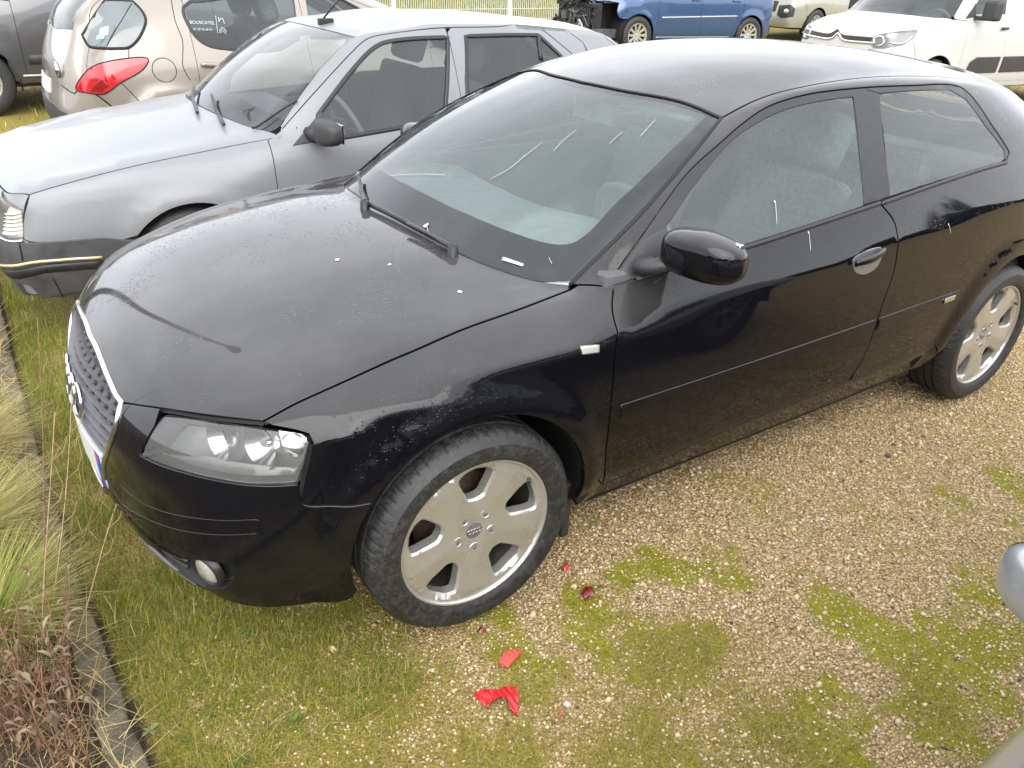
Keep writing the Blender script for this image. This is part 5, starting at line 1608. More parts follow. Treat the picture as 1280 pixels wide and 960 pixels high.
# bird droppings
for cx_, cy_, r_, tail in ((422, 325, .010, 0), (487, 331, .007, 0), (575, 365, .008, 0), (533, 282, .010, 8), (1010, 290, .004, 24), (968, 252, .004, 28), (655, 195, .003, 0), (1185, 280, .003, 12)):
    p, n = M.near(px(cx_, cy_))
    bm = bmesh.new()
    t1 = n.orthogonal().normalized(); t2 = n.cross(t1)
    vsx = [bm.verts.new(p+n*.0016+t1*(r_*random.uniform(.6, 1.1)*math.cos(a))+t2*(r_*random.uniform(.5, 1.1)*math.sin(a))) for a in np.linspace(0, 2*math.pi, 14, endpoint=False)]
    f = bm.faces.new(vsx)
    if f.normal.dot(n) < 0: bmesh.ops.reverse_faces(bm, faces=[f])
    o = bm_obj('bird_dropping', bm, DROPPING, car, smooth=False)
    if tail:
        a = px(cx_+random.uniform(-1, 1), cy_); b = px(cx_+random.uniform(1, 3), cy_+tail)
        strip('dropping_streak', M, crom([a, a.lerp(b, .5)+Vector((.001, 0, 0)), b], .01), DROPPING, car, w=.0013, h=.0006, off=.001, seg=5)
for seq in (((678, 178), (655, 196), (635, 212), (613, 224)), ((720, 163), (705, 175), (692, 189)), ((485, 220), (520, 218), (556, 219)), ((690, 330), (686, 322)), ((819, 150), (810, 160), (800, 171)), ((778, 165), (770, 172), (762, 180))):
    strip('dropping_streak', M, crom(M.pxl(*seq), .015), DROPPING, car, w=.0008, h=.0004, off=.001, seg=5)
# sticker at the foot of the windscreen
q = M.pxl((629, 321), (655, 330), (653, 333), (627, 325))
panel('windscreen_sticker', M, CY, q, WHITEPRINT, car, step=.02, gap=0, off=.0008, lip=.0005, rnd=.0003)
strip('antenna', M, [near((2.55, 0, 1.36)), near((2.60, 0, 1.36))], TRIM, car, w=.01, h=.008)

# black screen-printed border along the foot and sides of the windscreen
def inset_line(line, d, dirv):
    return [near(p+Vector(dirv)*d) for p in line]
fb_o = L_cowl[::-1]
fb_i = [near(p) for p in crom([near((.285, 0, .990)), near((.295, -.22, .986)), near((.34, -.43, .970)), near((.43, -.575, .950)), near((.50, -.615, .972)), near((.62, -.60, 1.03))])]
ap_i = [near((.62, -.60, 1.03)), near((.85, -.555, 1.155)), near((1.03, -.505, 1.255))]
hd_i = [near((1.03, -.505, 1.255)), near((.985, -.36, 1.268)), near((.92, -.18, 1.280)), near((.90, 0, 1.283))]
border = [p for p in L_cowl[::-1]]+L_apil[1:]+L_head[1:]+[p for p in hd_i[::-1]]+ap_i[::-1][1:]+fb_i[::-1][1:]
mist = fb_i+ap_i[1:]+hd_i[1:]
panel('misted_screen', M, CY, mist+flip(mist[::-1])[1:-1], MIST, car, step=.05, gap=0, lip=.0005, off=-.009, rnd=.0003)
panel('windscreen_border', M, CY, border, TRIM, car, mirror=True, step=.03, gap=0, off=-.006, lip=.001, rnd=.0003)

# wheels, arches, underbody
four_wheels(car, AXF, AXR, 1.530, .312, R=.311, style='audi')
for ax in (AXF, AXR):
    for s in (-1, 1):
        V, F = [], []
        for k in range(37):
            a = math.radians(-14+208*k/36)
            q_ = M.ray(Vector((ax+(RA+.003)*math.cos(a), 0, ZW+(RA+.003)*math.sin(a))), Vector((0, -1, 0))); yo = min(.872, abs(q_[0].y)-.004) if q_ else .74
            for r, y in ((RA+.003, yo), (RA+.006, yo-.027), (RA+.02, yo-.07), (RA+.02, .50)):
                V.append(Vector((ax+r*math.cos(a), s*y, ZW+r*math.sin(a))))
            if k: F += [(4*k-4+i, 4*k-3+i, 4*k+1+i, 4*k+i) for i in range(3)]
        mesh_obj('arch_liner', V, F, SEAL, car)
bm = bmesh.new(); add_box(bm, (-.55, -.60, .17), (3.05, .60, .30), .03); add_box(bm, (.42, -.80, .20), (2.15, .80, .30), .02)
bm_obj('underbody', bm, SEAL, car)
bm = bmesh.new(); add_box(bm, (.345, -.80, .10), (.375, -.62, .30), .01)
mud = bm_obj('mud_flap', bm, PLASTIC, car)
mirrored(mud, car)

# ------------------------------------------------------------------ cabin fittings
def seat(parent, x, y, z=.30, mat=None, w=.50, back=.62, tilt=20, head=True, hr=True):
    mat = mat or SEATM
    bm = bmesh.new(); add_box(bm, (x-.26, y-w/2, z), (x+.26, y+w/2, z+.17), .05)
    s = bm_obj('seat', bm, mat, parent, smooth=True)
    T = Matrix.Translation((x+.22, y, z+.12)) @ Matrix.Rotation(math.radians(tilt), 4, 'Y')
    bm = bmesh.new(); add_box(bm, (-.06, -w/2+.02, 0), (.07, w/2-.02, back), .055); bm.transform(T)
    bm_obj('backrest', bm, mat, s, smooth=True)
    if head:
        bm = bmesh.new(); add_box(bm, (-.065, -.135, back+.02), (.075, .135, back+.23), .068); bm.transform(T)
        bm_obj('headrest', bm, mat, s, smooth=True)
    return s
def steering(parent, c, r=.185, tilt=25):
    T = Matrix.Translation(c) @ Matrix.Rotation(math.radians(-tilt), 4, 'Y')
    pts = [T @ Vector((0, r*math.cos(a), r*math.sin(a))) for a in np.linspace(0, 2*math.pi, 40, endpoint=False)]
    w = tube('steering_wheel', pts, .016, WHEELG, parent, seg=8, closed=True)
    bm = bmesh.new(); add_box(bm, (-.05, -.07, -.06), (.0, .07, .06), .03)
    for a in (0, math.pi, -math.pi/2):
        add_box(bm, (-.03, -.02+.0, -.02), (-.012, .02, .02), .004, Matrix.Rotation(a, 4, 'X') @ Matrix.Translation((0, r*.55, 0)) @ Matrix.Scale(4.2, 4, (0, 1, 0)))
    bm.transform(T); bm_obj('wheel_hub', bm, TRIM, w, autosmooth=50)
# black car cabin
bm = bmesh.new(); add_box(bm, (.10, -.72, .24), (2.9, .72, .30)); bm_obj('cabin_floor', bm, INTER, car)
V, F = [], []
prof = [(.24, .90), (.34, .935), (.55, .93), (.74, .90), (.80, .84), (.80, .66), (.62, .58)]
for i, y in enumerate(np.linspace(-.70, .70, 15)):
    for x, z in prof:
        hump = .035*math.exp(-((y+.36)/.20)**2) if .5 < x < .8 and z > .8 else 0
        V.append(Vector((x+.10*(y/.7)**2, y, z+hump-.02*(y/.7)**2)))
    if i:
        n = len(prof); F += [((i-1)*n+k, (i-1)*n+k+1, i*n+k+1, i*n+k) for k in range(n-1)]
mesh_obj('dashboard', V, F, DASH, car)
for y in (-.36, .36): seat(car, 1.28, y, .32, tilt=22, back=.60)
seat(car, 2.10, 0, .34, w=1.15, back=.52, tilt=26, head=False)
for y in (-.38, .38): box('rear_headrest', (2.36, y-.12, .90), (2.45, y+.12, 1.03), SEATM, car, bevel=.04)
steering(car, Vector((.92, -.37, .86)))
box('parcel_shelf', (2.45, -.60, .93), (3.05, .60, .95), INTER, car)
box('inner_mirror', (.985, -.115, 1.165), (1.015, .115, 1.235), LINER, car, bevel=.012)
bm = bmesh.new(); add_box(bm, (.93, -.035, 1.22), (1.0, .035, 1.28), .02); bm_obj('mirror_base', bm, TRIM, car, autosmooth=40)
for s in (-1, 1):
    bm = bmesh.new(); add_box(bm, (.45, s*.74-.03, .32), (2.9, s*.74+.03, .93), .02); bm_obj('door_lining', bm, INTER, car)

# pale headlining under the roof, and a folded sun visor
hl2 = [near((1.10, -.40, 1.33)), near((1.3, -.50, 1.34)), near((2.6, -.46, 1.31)), near((2.75, 0, 1.33)), near((1.02, 0, 1.32))]
panel('headlining', M, CY, hl2[:4]+flip(hl2[:3][::-1]), LINER, car, step=.12, gap=0, off=-.04, lip=.001)
box('sun_visor', (1.0, -.45, 1.235), (1.16, -.13, 1.25), LINER, car, bevel=.006, mtx=Matrix.Identity(4))
# ------------------------------------------------------------------ builder for the other cars
def gen_spec(xf, xr, W, abase, cowl, zb, hood, rails, crown, fz, fdx, rz, rdx, sz, fc=(.22, .15), rc=(.16, .16), bow=.10,
             drop=.13, belt_in=.07, hood_in=.12, hdr=.10, wb=.03, sb=.02, hb=.03, flares=(), crease=.3, front_in=.0, k4dw=.012):
    fy = (0, .27, .52, .74)
    out = [(xf+bow*t, W*y) for y, t in zip(fy, (0, .09, .38, .85))]
    out.append((xf+fc[0], W-fc[1]))
    x4 = xf+fc[0]
    for t, d in ((.30, .045), (.58, .018), (.82, .004)): out.append((x4+(abase-x4)*t, W-d))
    out.append((abase, W-.002))
    xe = xr-rc[0]-.28
    for i in range(1, 7): out.append((abase+(xe-abase)*i/6, W-(.008 if i == 6 else 0)))
    out.append((xr-rc[0]-.11, W-rc[1]*.35)); out.append((xr-rc[0], W-rc[1]))
    out += [(xr-.10*t, W*y) for y, t in zip(fy[::-1], (.75, .3, .08, 0))]
    lv = []
    dws = (.055, .018, .004, 0)
    for k in range(4):
        lv.append(dict(z=[(0, fz[k]), (4, fz[k]), (6, sz[k]), (14, sz[k]), (16, rz[k]), (20, rz[k])],
                       dx=[(0, fdx[k]), (3, fdx[k]), (4, fdx[k]*.6), (6, 0), (15, 0), (16, -rdx[k]*.6), (17, -rdx[k]), (20, -rdx[k])],
                       dw=[(0, 0), (3, 0), (5, dws[k]), (15, dws[k]), (17, 0)]))
    lv.append(dict(z=[(0, fz[4]), (4, fz[4]), (8, zb[0]-drop), (15, zb[1]-drop), (16, rz[4]), (20, rz[4])],
                   dx=[(0, fdx[4]), (3, fdx[4]), (4, fdx[4]*.6), (6, 0), (15, 0), (16, -rdx[4]*.6), (17, -rdx[4]), (20, -rdx[4])],
                   dw=[(0, 0), (3, 0), (4, .01), (5, k4dw), (15, k4dw), (16, .02), (17, 0)]))
    pts = {}
    for s in range(4): pts[s] = (out[s][0]+fdx[5], out[s][1]*(1-front_in), fz[5])
    pts[4] = (out[4][0]+fdx[5]*.5, out[4][1]-.035, fz[5]+.004)
    zA = zb[0]
    for s, t in ((5, .34), (6, .62), (7, .84)): pts[s] = (out[s][0], W-hood_in, fz[5]+.004+(zA-fz[5]-.01)*(t**.8))
    pts[8] = (abase, W-(hood_in+belt_in)/2, zA)
    for s in range(9, 16):
        t = (s-8)/7
        pts[s] = (out[s][0]-(.05 if s == 15 else 0)-max(0, rdx[5]-.08)*max(0, t-.7)/.3, out[s][1]-belt_in, zA+(zb[1]-zA)*t)
    pts[16] = (out[16][0]-rdx[5]*.8, out[16][1]-.06, zb[1])
    for s in range(17, 21): pts[s] = (out[s][0]-rdx[5], out[s][1]*.96, rz[5])
    lv.append(dict(z=[(0, fz[5])], pts=pts))
    H = []
    for r, t in enumerate((.22, .52, .80, 1.0)):
        row = []
        for j, y in enumerate(fy):
            e = pts[5+r]; g = (y/.86)**2.2
            x0 = pts[0][0]+(cowl[0]-pts[0][0])*t
            z0 = hood[r]
            row.append((x0+(e[0]-x0)*g*.85, W*y*.98, z0+(e[2]-z0)*g*.9))
        H.append(row)
    rk = [r[0] for r in rails]
    rail, roofc = [], []
    for i in range(9):
        x = rk[0]+(rk[-1]-rk[0])*(i/8)
        z = np.interp(x, rk, [r[1] for r in rails]); w = np.interp(x, rk, [r[2] for r in rails])
        rail.append((x, w, z))
        e = 1-i/8
        cz = crown*(.45 if i == 0 else .8 if i == 1 else .7 if i == 8 else .95 if i == 7 else 1)
        roofc.append((x-hdr*max(0, 1-i/3)+.05*max(0, (i-6)/2), z+cz))
    return dict(outline=out, levels=lv, cowl=8, hood=H, rail=rail, roofc=roofc, ws_bulge=wb, side_bulge=sb, hatch_bulge=hb, belt_crease=.4,
                creases=[(4, 5, 15, crease), (1, 7, 14, .4)], flares=list(flares))

def sidept(M, x, z, s=-1):
    h = M.ray(Vector((x, 0, z)), Vector((0, s, 0)))
    return h[0] if h else M.near((x, s*.8, z))[0]

def gen_body(M, paint_, parent, wheels, zw, ra, gaps, seam_z, front_seam, silltop=.30, windows=None, frame=None, front=True, rear=True,
             front_holes=(), rear_holes=(), fender_z=.62, glassm=None, hood_shift=0.0):
    "panels of a car cut from its master surface; gaps are the x of the door edges"
    nr = lambda p: M.near(p)[0]
    CYL = Proj('cyl', (0, 0, .5)); xm = wheels[0]; FS = Proj('sph', (xm+.15, 0, .5)); RS = Proj('rsph', (wheels[1]-.05, 0, .55))
    P = M.P; G = glassm or GLASS_B
    n = len(M.sp['outline'])
    L5 = [P[('L', 5, s)] for s in range(n)]
    hs = [nr(p) for p in crom(L5[4:9], .03)]
    cw = [nr(p) for p in crom([P[('H', 4, j)] for j in range(4)]+[L5[8]], .03)]
    fe = [nr(p) for p in crom(L5[0:5], .03)]
    half_ = cw[::-1]+[] 
    ring_ = cw[:]+hs[::-1][1:]+fe[::-1][1:]
    o = {}
    o['hood'] = panel('bonnet', M, CYL, ring_+flip(ring_[::-1])[1:-1], paint_, parent, step=.06)
    apl = crom([L5[8], P[('W', 1, 4)], P[('W', 2, 4)], P[('T', 8, 4)]], .04)
    apin = [nr(p+Vector((0, .035 if p.y < 0 else -.035, 0))) for p in apl]
    hd = [nr(p) for p in crom([apin[-1]]+[P[('T', 8, j)] for j in (2, 1, 0)], .04)]
    ring_ = cw[:-2]+apin[1:]+hd[1:]
    o['ws'] = panel('windscreen', M, CYL, ring_+flip(ring_[::-1])[1:-1], G, parent, step=.08, gap=.003, off=-.003, lip=.003)
    rl = [nr(Vector((p.x, p.y*.955, p.z+.01))) for p in crom([P[('T', s, 4)] for s in range(8, 17)], .05)]
    rr_ = [nr(P[('T', 16, j)]+Vector((-.02, 0, 0))) for j in (2, 1, 0)]
    ring_ = hd[::-1]+rl+rr_
    o['roof'] = panel('roof', M, CYL, ring_+flip(ring_[::-1])[1:-1], paint_, parent, step=.08)
    # side
    if frame is None:
        fr_ = [L5[8]+Vector((.05, 0, .0))]+[P[('W', 1, 4)]+Vector((.055, 0, -.012)), P[('W', 2, 4)]+Vector((.055, 0, -.02))]+[P[('T', s, 4)].lerp(P[('S', 2, s)], .16) for s in range(9, 16)]
        frame = [nr(p) for p in crom(fr_, .03)]
    dp = [nr(p) for p in crom([P[('T', 16, 4)], P[('B', 2, 4)], P[('B', 1, 4)], L5[16], P[('L', 4, 16)], P[('L', 3, 16)]], .04)]
    dp = [nr(p+Vector((-.035, 0, 0))) for p in dp]
    sb_ = lambda x0, x1, z: [sidept(M, x, z) for x in np.linspace(x0, x1, max(2, int(abs(x1-x0)/.08)))]
    def arc(cx, a0, a1, nn=26): return [sidept(M, cx+ra*math.cos(a), zw+ra*math.sin(a)) for a in np.radians(np.linspace(a0, a1, nn))]
    gl = [[sidept(M, x+(xo if z > .75 else 0), z) for z in np.linspace(M.P[('L', 5, 9)].z-.02, silltop, 12)] for x, xo in [(g, 0) for g in gaps]]
    ab = nr(L5[8]+Vector((.03, 0, -.005)))
    a_s = math.degrees(math.asin(max(-1, min(1, (seam_z-zw)/ra))))
    fseam = [nr(p) for p in front_seam]      # from the bonnet corner down and back to the arch
    floop = [ab]+hs[::-1]+fseam+arc(wheels[0], 180-a_s, -8)+[sidept(M, gaps[0], silltop-.05)]+gl[0][::-1]
    panel('fender', M, CYL, floop, paint_, parent, mirror=True, step=.05)
    # doors with their frames
    tops = []
    def frame_between(x0, x1): return [p for p in frame if x0 < p.x < x1]
    wl = windows or []
    ftop = lambda x: min(frame, key=lambda p: abs(p.x-x))
    for i in range(len(gaps)-1):
        x0, x1 = gaps[i], gaps[i+1]
        arc_lim = wheels[1]
        b1 = frame[0] if i == 0 else None
        up = ([frame[0]] if i == 0 else [])+frame_between(x0 if i else -9, x1)
        top_r = ftop(x1)
        right = [sidept(M, x1, z) for z in np.linspace(top_r.z-.02, silltop, 18)]
        left = gl[i][::-1] if i == 0 else [sidept(M, x0, z) for z in np.linspace(silltop, ftop(x0).z-.02, 18)]
        loop = up+right[1:]+sb_(x1, x0, silltop)[1:-1]+left
        # keep clear of the rear arch
        rx = wheels[1]
        loop = [q if math.hypot(q.x-rx, q.z-zw) > ra+.004 else sidept(M, rx-math.sqrt(max(0, (ra+.004)**2-(q.z-zw)**2)), q.z) for q in loop]
        hl_ = [w for w in wl if x0 < sum(p.x for p in w)/len(w) < x1]
        if hl_: d = panel('door', M, CYL, loop, paint_, parent, holes=hl_, mirror=True, step=.05)
        else: d = panel('door', M, CYL, loop, paint_, parent, mirror=True, step=.05)
    xl = gaps[-1]
    top_r = ftop(xl)
    right = [sidept(M, xl, z) for z in np.linspace(silltop, top_r.z-.02, 18)]
    a1 = 180+math.degrees(math.asin(max(-1, min(1, (zw-silltop)/ra))))
    rx = wheels[1]
    right = [q if math.hypot(q.x-rx, q.z-zw) > ra+.004 else None for q in right]; right = [q for q in right if q is not None]
    quarter = right+frame_between(-9, xl)[::-1]+[nr(L5[8]+Vector((.02, 0, .01)))]+apin[1:]+rl[1:]+dp[1:]+[sidept(M, rx+ra+.06, rz_) for rz_ in (M.P[('L', 2, 16)].z,)]
    a_r = math.degrees(math.asin(max(-1, min(1, (M.P[('L', 2, 16)].z-zw)/ra)))) if abs(M.P[('L', 2, 16)].z-zw) < ra else 5
    a_l = math.degrees(math.acos(max(-1, min(1, (xl-rx)/ra)))) if abs(xl-rx) < ra else a1
    quarter += arc(rx, max(4, a_r), a_l, 30)
    hl_ = [w for w in wl if sum(p.x for p in w)/len(w) >= xl]
    panel('quarter_panel', M, CYL, quarter, paint_, parent, holes=hl_, mirror=True, step=.05)
    for w in wl:
        panel('side_window', M, CYL, w, G, parent, mirror=True, step=.07, gap=.0, off=-.005, lip=.003)
        strip('window_rubber', M, w, TRIM, parent, w=.011, h=.004, closed=True, mirror=True)
    sl = sb_(wheels[0]+ra*.97, rx-ra*.97, silltop)+sb_(rx-ra*.97, wheels[0]+ra*.97, M.P[('L', 0, 10)].z+.012)
    panel('sill', M, CYL, sl, paint_, parent, mirror=True, step=.08, lip=.05)
    if front:
        arB = arc(wheels[0], 180-a_s, 200, 8)
        lowl = [nr(p) for p in crom([P[('L', 0, s)]+Vector((0, 0, .012)) for s in (5, 4, 3, 2, 1, 0)], .05)]
        fl = fe[:]+fseam+arB[1:]+lowl
        o['front'] = panel('front_bumper', M, FS, fl+flip(fl[::-1])[1:-1], paint_, parent, holes=front_holes, step=.05, lip=.03)
    if rear:
        rwb = [nr(L5[20-j]) for j in range(5)]
        arR_ = arc(rx, max(4, a_r), -12, 6)
        tail = [nr(P[('T', 16, j)]+Vector((-.02, 0, 0))) for j in (0, 1, 2)]+dp[1:]+[sidept(M, rx+ra+.06, M.P[('L', 2, 16)].z)]+arR_+[nr(P[('L', 0, s)]+Vector((0, 0, .012))) for s in (15, 16, 17, 18, 19, 20)]
        o['rear'] = panel('tailgate', M, RS, tail+flip(tail[::-1])[1:-1], paint_, parent, holes=rear_holes, step=.06, lip=.03)
        for h in rear_holes:
            panel('rear_window', M, RS, h, G, parent, step=.08, gap=0, off=-.005, lip=.003)
    # dark arches and floor
    for ax in wheels:
        for s in (-1, 1):
            V, F = [], []
            wo = max(abs(sidept(M, ax, zw+ra+.02).y)-.012, .5)
            for k in range(25):
                a = math.radians(-14+208*k/24)
                for r, y in ((ra+.004, wo), (ra+.02, wo-.05), (ra+.02, .45)): V.append(Vector((ax+r*math.cos(a), s*y, zw+r*math.sin(a))))
                if k: F += [(3*k-3+i, 3*k-2+i, 3*k+1+i, 3*k+i) for i in range(2)]
            mesh_obj('arch_liner', V, F, SEAL, parent)
    z0 = M.P[('L', 0, 10)].z
    W_ = M.sp['outline'][10][1]
    bm = bmesh.new(); add_box(bm, (wheels[0]-.45, -W_+.30, z0-.03), (wheels[1]+.45, W_-.30, z0+.10)); add_box(bm, (wheels[0]+ra+.05, -W_+.09, z0), (wheels[1]-ra-.05, W_-.09, z0+.08))
    bm_obj('underbody', bm, SEAL, parent)
    sm = []
    for ln in gl+[hs, fseam, cw]:
        sm.append(seam(M, ln)); V, F = seam(M, ln); sm.append((flip(V), F))
    for x in gaps[1:]:
        ln = [sidept(M, x, z) for z in np.linspace(silltop, ftop(x).z, 18)]
        sm.append(seam(M, ln)); V, F = seam(M, ln); sm.append((flip(V), F))
    V, F = merge(sm); mesh_obj('gap_seal', V, F, SEAL, parent)
    o.update(CYL=CYL, FS=FS, RS=RS, cw=cw, frame=frame, hs=hs, fe=fe)
    return o
def cabin(parent, M, seats_x=(1.35, 2.15), w=1.3, z=.32, dash=(.55, .86), dash_z=.90, col=None):
    col = col or SEATM
    for y in (-.36, .36): seat(parent, seats_x[0], y, z, mat=col, back=.62, tilt=18)
    seat(parent, seats_x[1], 0, z+.02, w=w*.9, mat=col, back=.55, tilt=22, head=False)
    for y in (-.36, .36):
        box('rear_headrest', (seats_x[1]+.38, y-.13, z+.64), (seats_x[1]+.47, y+.13, z+.78), col, parent, bevel=.04)
    box('dashboard', (dash[0]-.25, -w/2, .55), (dash[1], w/2, dash_z), INTER, parent, bevel=.06)
    steering(parent, Vector((dash[1]+.12, -.36, dash_z-.06)))
    box('cabin_floor', (dash[0]-.3, -w/2, .26), (seats_x[1]+.8, w/2, .30), INTER, parent)
    for s in (-1, 1): box('door_lining', (dash[0], s*(w/2+.06)-.02, .32), (seats_x[1]+.7, s*(w/2+.06)+.02, M.P[('L', 5, 10)].z-.06), INTER, parent)
# ------------------------------------------------------------------ silver five-door beside the black car
ZX = gen_spec(xf=-.83, xr=3.24, W=.845, abase=.46, cowl=(.26, 0), zb=(.875, .90), hood=(.755, .835, .895, .925),
              rails=[(.98, 1.285, .575), (1.4, 1.335, .585), (1.9, 1.335, .585), (2.4, 1.30, .57), (2.62, 1.275, .56)], crown=.045,
              fz=(.24, .36, .47, .52, .62, .70), fdx=(.04, .0, .0, .012, .045, .075), rz=(.28, .40, .52, .62, .78, .90), rdx=(.03, 0, 0, .02, .03, .04),
              sz=(.22, .33, .45, .57), fc=(.16, .10), rc=(.10, .10), bow=.06, drop=.12, belt_in=.055, hood_in=.10, hdr=.06, wb=.03, sb=.015, hb=.03,
              flares=[(0, .29, .335, .43, .014), (2.54, .29, .335, .43, .014)], crease=.2)
MZ = Master(ZX, 3)
zx = empty('parked_car', (-.10, 2.35, .0)); MZ.place(zx)
tag(zx, 'silver five-door hatchback with black bumper and black door mirror, beside the black hatchback', 'car')
nz_ = lambda p: MZ.near(p)[0]
zf = crom([MZ.px(30, 268), MZ.px(30.5, 300)]+MZ.pxl((90, 301), (125, 298), (151, 301)), .03)
w1 = crom(MZ.pxl((398, 143), (440, 88), (470, 58), (500, 49.5), (555, 46.5)), .03)+crom(MZ.pxl((560, 47), (559.5, 100), (556, 148)), .03)+crom(MZ.pxl((555, 150), (500, 160), (436, 171), (392, 178)), .03)
w2 = crom(MZ.pxl((582, 45), (630, 43.5), (672, 43.5)), .03)+crom(MZ.pxl((674, 44), (706, 74)), .03)+[sidept(MZ, 2.33, 1.02), sidept(MZ, 2.33, .955), sidept(MZ, 1.55, .945)]+crom(MZ.pxl((585, 140), (583, 100)), .03)
frz = [nz_(ZXp) for ZXp in crom([MZ.px(352, 162)]+MZ.pxl((400, 108), (440, 65), (460, 48), (485, 42), (520, 37.5), (570, 34), (630, 32.5), (675, 32.5))+[sidept(MZ, 2.45, 1.22), sidept(MZ, 2.62, 1.10)], .03)]
gA = MZ.px(342, 200).x; gB = MZ.px(570.5, 90).x; gC = MZ.px(690, 50).x+.15
rwz = [nz_(p) for p in crom([MZ.P[('B', 1, 0)]+Vector((0, 0, .0)), MZ.P[('B', 1, 3)], MZ.P[('B', 2, 3)].lerp(MZ.P[('T', 16, 3)], .4), MZ.P[('B', 2, 0)].lerp(MZ.P[('T', 16, 0)], .4)], .05)]
rwz = [MZ.P[('B', 1, 0)]]+[MZ.P[('B', 1, 2)], MZ.P[('B', 1, 3)], MZ.P[('B', 2, 3)], MZ.P[('B', 2, 3)].lerp(MZ.P[('T', 16, 3)], .5), MZ.P[('B', 2, 0)].lerp(MZ.P[('T', 16, 0)], .5)]
rwz = rwz+flip(rwz[::-1])[1:-1]
oz = gen_body(MZ, SILVER, zx, (0, 2.54), .295, .325, (gA, gB, 2.42), .50, zf, silltop=.26, windows=[w1, w2], frame=frz, rear_holes=[rwz], glassm=GLASS_B)
four_wheels(zx, 0, 2.54, 1.42, .295, R=.295, rim=.178, width=.175, style='steel', tread=False, bolts=0)
cabin(zx, MZ, seats_x=(1.28, 2.05), w=1.30, z=.34, dash=(.55, .86), dash_z=.875, col=simple('dark_seat_cloth', (.035, .036, .038), .9))
# black plastic bumper cover standing proud over the painted nose, with its pale strip
FSz = oz['FS']
bt = crom(MZ.pxl((151, 299), (125, 297), (90, 300), (30, 303)), .03)
ct = nz_((-.83, 0, .52))
top_l = bt+[nz_((-.80, -.55, .51)), nz_((-.83, -.30, .515)), ct]
low_l = [nz_((-.78, 0, .25)), nz_((-.77, -.30, .25)), nz_((-.74, -.55, .25)), nz_((-.62, -.72, .25)), nz_((-.40, -.82, .25)), nz_((-.315, -.835, .27))]
lp = top_l+low_l+[sidept(MZ, .325*math.cos(a), .295+.325*math.sin(a)) for a in np.radians(np.linspace(184, 145, 8))]
lp = lp+[]
hl_ = flip(lp[::-1])
half_ = lp
loopz = top_l+flip(top_l[::-1])[1:]+flip((low_l+lp[len(top_l)+len(low_l):])[::-1])+ (low_l+lp[len(top_l)+len(low_l):])[0:]
rest = low_l+lp[len(top_l)+len(low_l):]
loopz = top_l+flip(top_l[::-1])[1:]+flip(rest[::-1])[:-1]+rest
bump = panel('bumper_cover', MZ, FSz, loopz, simple('grey_bumper_plastic', (.052, .052, .055), .5, var=.3, vscale=10), zx, step=.05, gap=0, off=.012, lip=.02)
BSTRIP = simple('pale_gold_strip', (.62, .50, .28), .35, metal=.5)
stl = [nz_(p) for p in crom(MZ.pxl((0, 329), (30, 329), (80, 323), (128, 320)), .03)]
nose = [nz_((-.835, y, .415)) for y in (0, -.2, -.4)]
sl = crom(nose+stl, .04)
strip('bumper_strip', MZ, sl+[], BSTRIP, bump, w=.007, h=.006, off=.016, mirror=True)
# wide rubbing band below the strip
for seqs in (((2, 337), (40, 338), (90, 332), (132, 329)),):
    strip('rubbing_band', MZ, crom([nz_((-.84, 0, .385)), nz_((-.83, -.35, .385))]+MZ.pxl(*seqs), .04), TRIM, bump, w=.022, h=.008, off=.010, mirror=True)
for a, b in (((66, 345), (80, 375)), ((121, 335), (128, 352)), ((30, 325), (26, 300))):
    strip('bumper_joint', MZ, crom(MZ.pxl(a, b), .02), SEAL, bump, w=.003, h=.002, off=.0125)
# lamp with ribbed corner indicator
hlp = MZ.pxl((29, 262), (31, 298), (16, 299), (2, 294), (0, 285))+[nz_((-.80, -.52, .56)), nz_((-.77, -.52, .675)), nz_((-.74, -.62, .68))]+MZ.pxl((2, 240), (14, 256))
lz = panel('headlight', MZ, FSz, hlp, MISTLENS, zx, step=.03, gap=.002, off=.004, lip=.02, mirror=True)[0]
ind = MZ.pxl((28, 264), (30, 296), (4, 294), (9, 268), (14, 258))
panel('corner_indicator', MZ, FSz, ind, simple('yellowed_lens', (.50, .46, .38), .35, coat=.6), lz, step=.02, gap=.001, off=.007, lip=.004)
for k in range(6):
    y = 266+k*5.2
    strip('lens_rib', MZ, crom(MZ.pxl((8-k*.6, y+1), (18, y+2), (28.5, y)), .012), MISTLENS, lz, w=.0045, h=.004, off=.008)
strip('lamp_trim', MZ, crom(MZ.pxl((30, 300.5), (16, 302), (0, 296)), .02), CHROME, lz, w=.007, h=.005, off=.01)
gz2 = [nz_(p) for p in ((-.81, 0, .56), (-.80, -.48, .56), (-.77, -.48, .67), (-.78, 0, .675))]
panel('grille', MZ, FSz, gz2+flip(gz2[::-1]), TRIM, zx, step=.05, gap=0, off=.003, lip=.003)
# mirror
mzc = MZ.inv @ onplane(408, 166, 1, 1.42)
bm = bmesh.new(); bmesh.ops.create_cube(bm, size=1); bmesh.ops.subdivide_edges(bm, edges=bm.edges[:], cuts=7, use_grid_fill=True)
for v in bm.verts:
    p = v.co*2; p = p/((abs(p.x)**3.2+abs(p.y)**3.2+abs(p.z)**3.2)**(1/3.2)); u = -p.y
    v.co = Vector((p.x*.055*(1-.2*max(0, u))+.02*u*u, p.y*.098, p.z*.062*(1-.12*max(0, u))))+mzc
mr_ = bm_obj('mirror_housing', bm, PLASTIC, zx, smooth=True)
box('mirror_glass', (mzc.x+.045, mzc.y-.08, mzc.z-.045), (mzc.x+.058, mzc.y+.08, mzc.z+.045), CHROME, mr_, .006)
tube('mirror_foot', [mzc+Vector((-.01, .06, -.02)), mzc+Vector((-.03, .16, -.03))], .035, PLASTIC, mr_, seg=10)
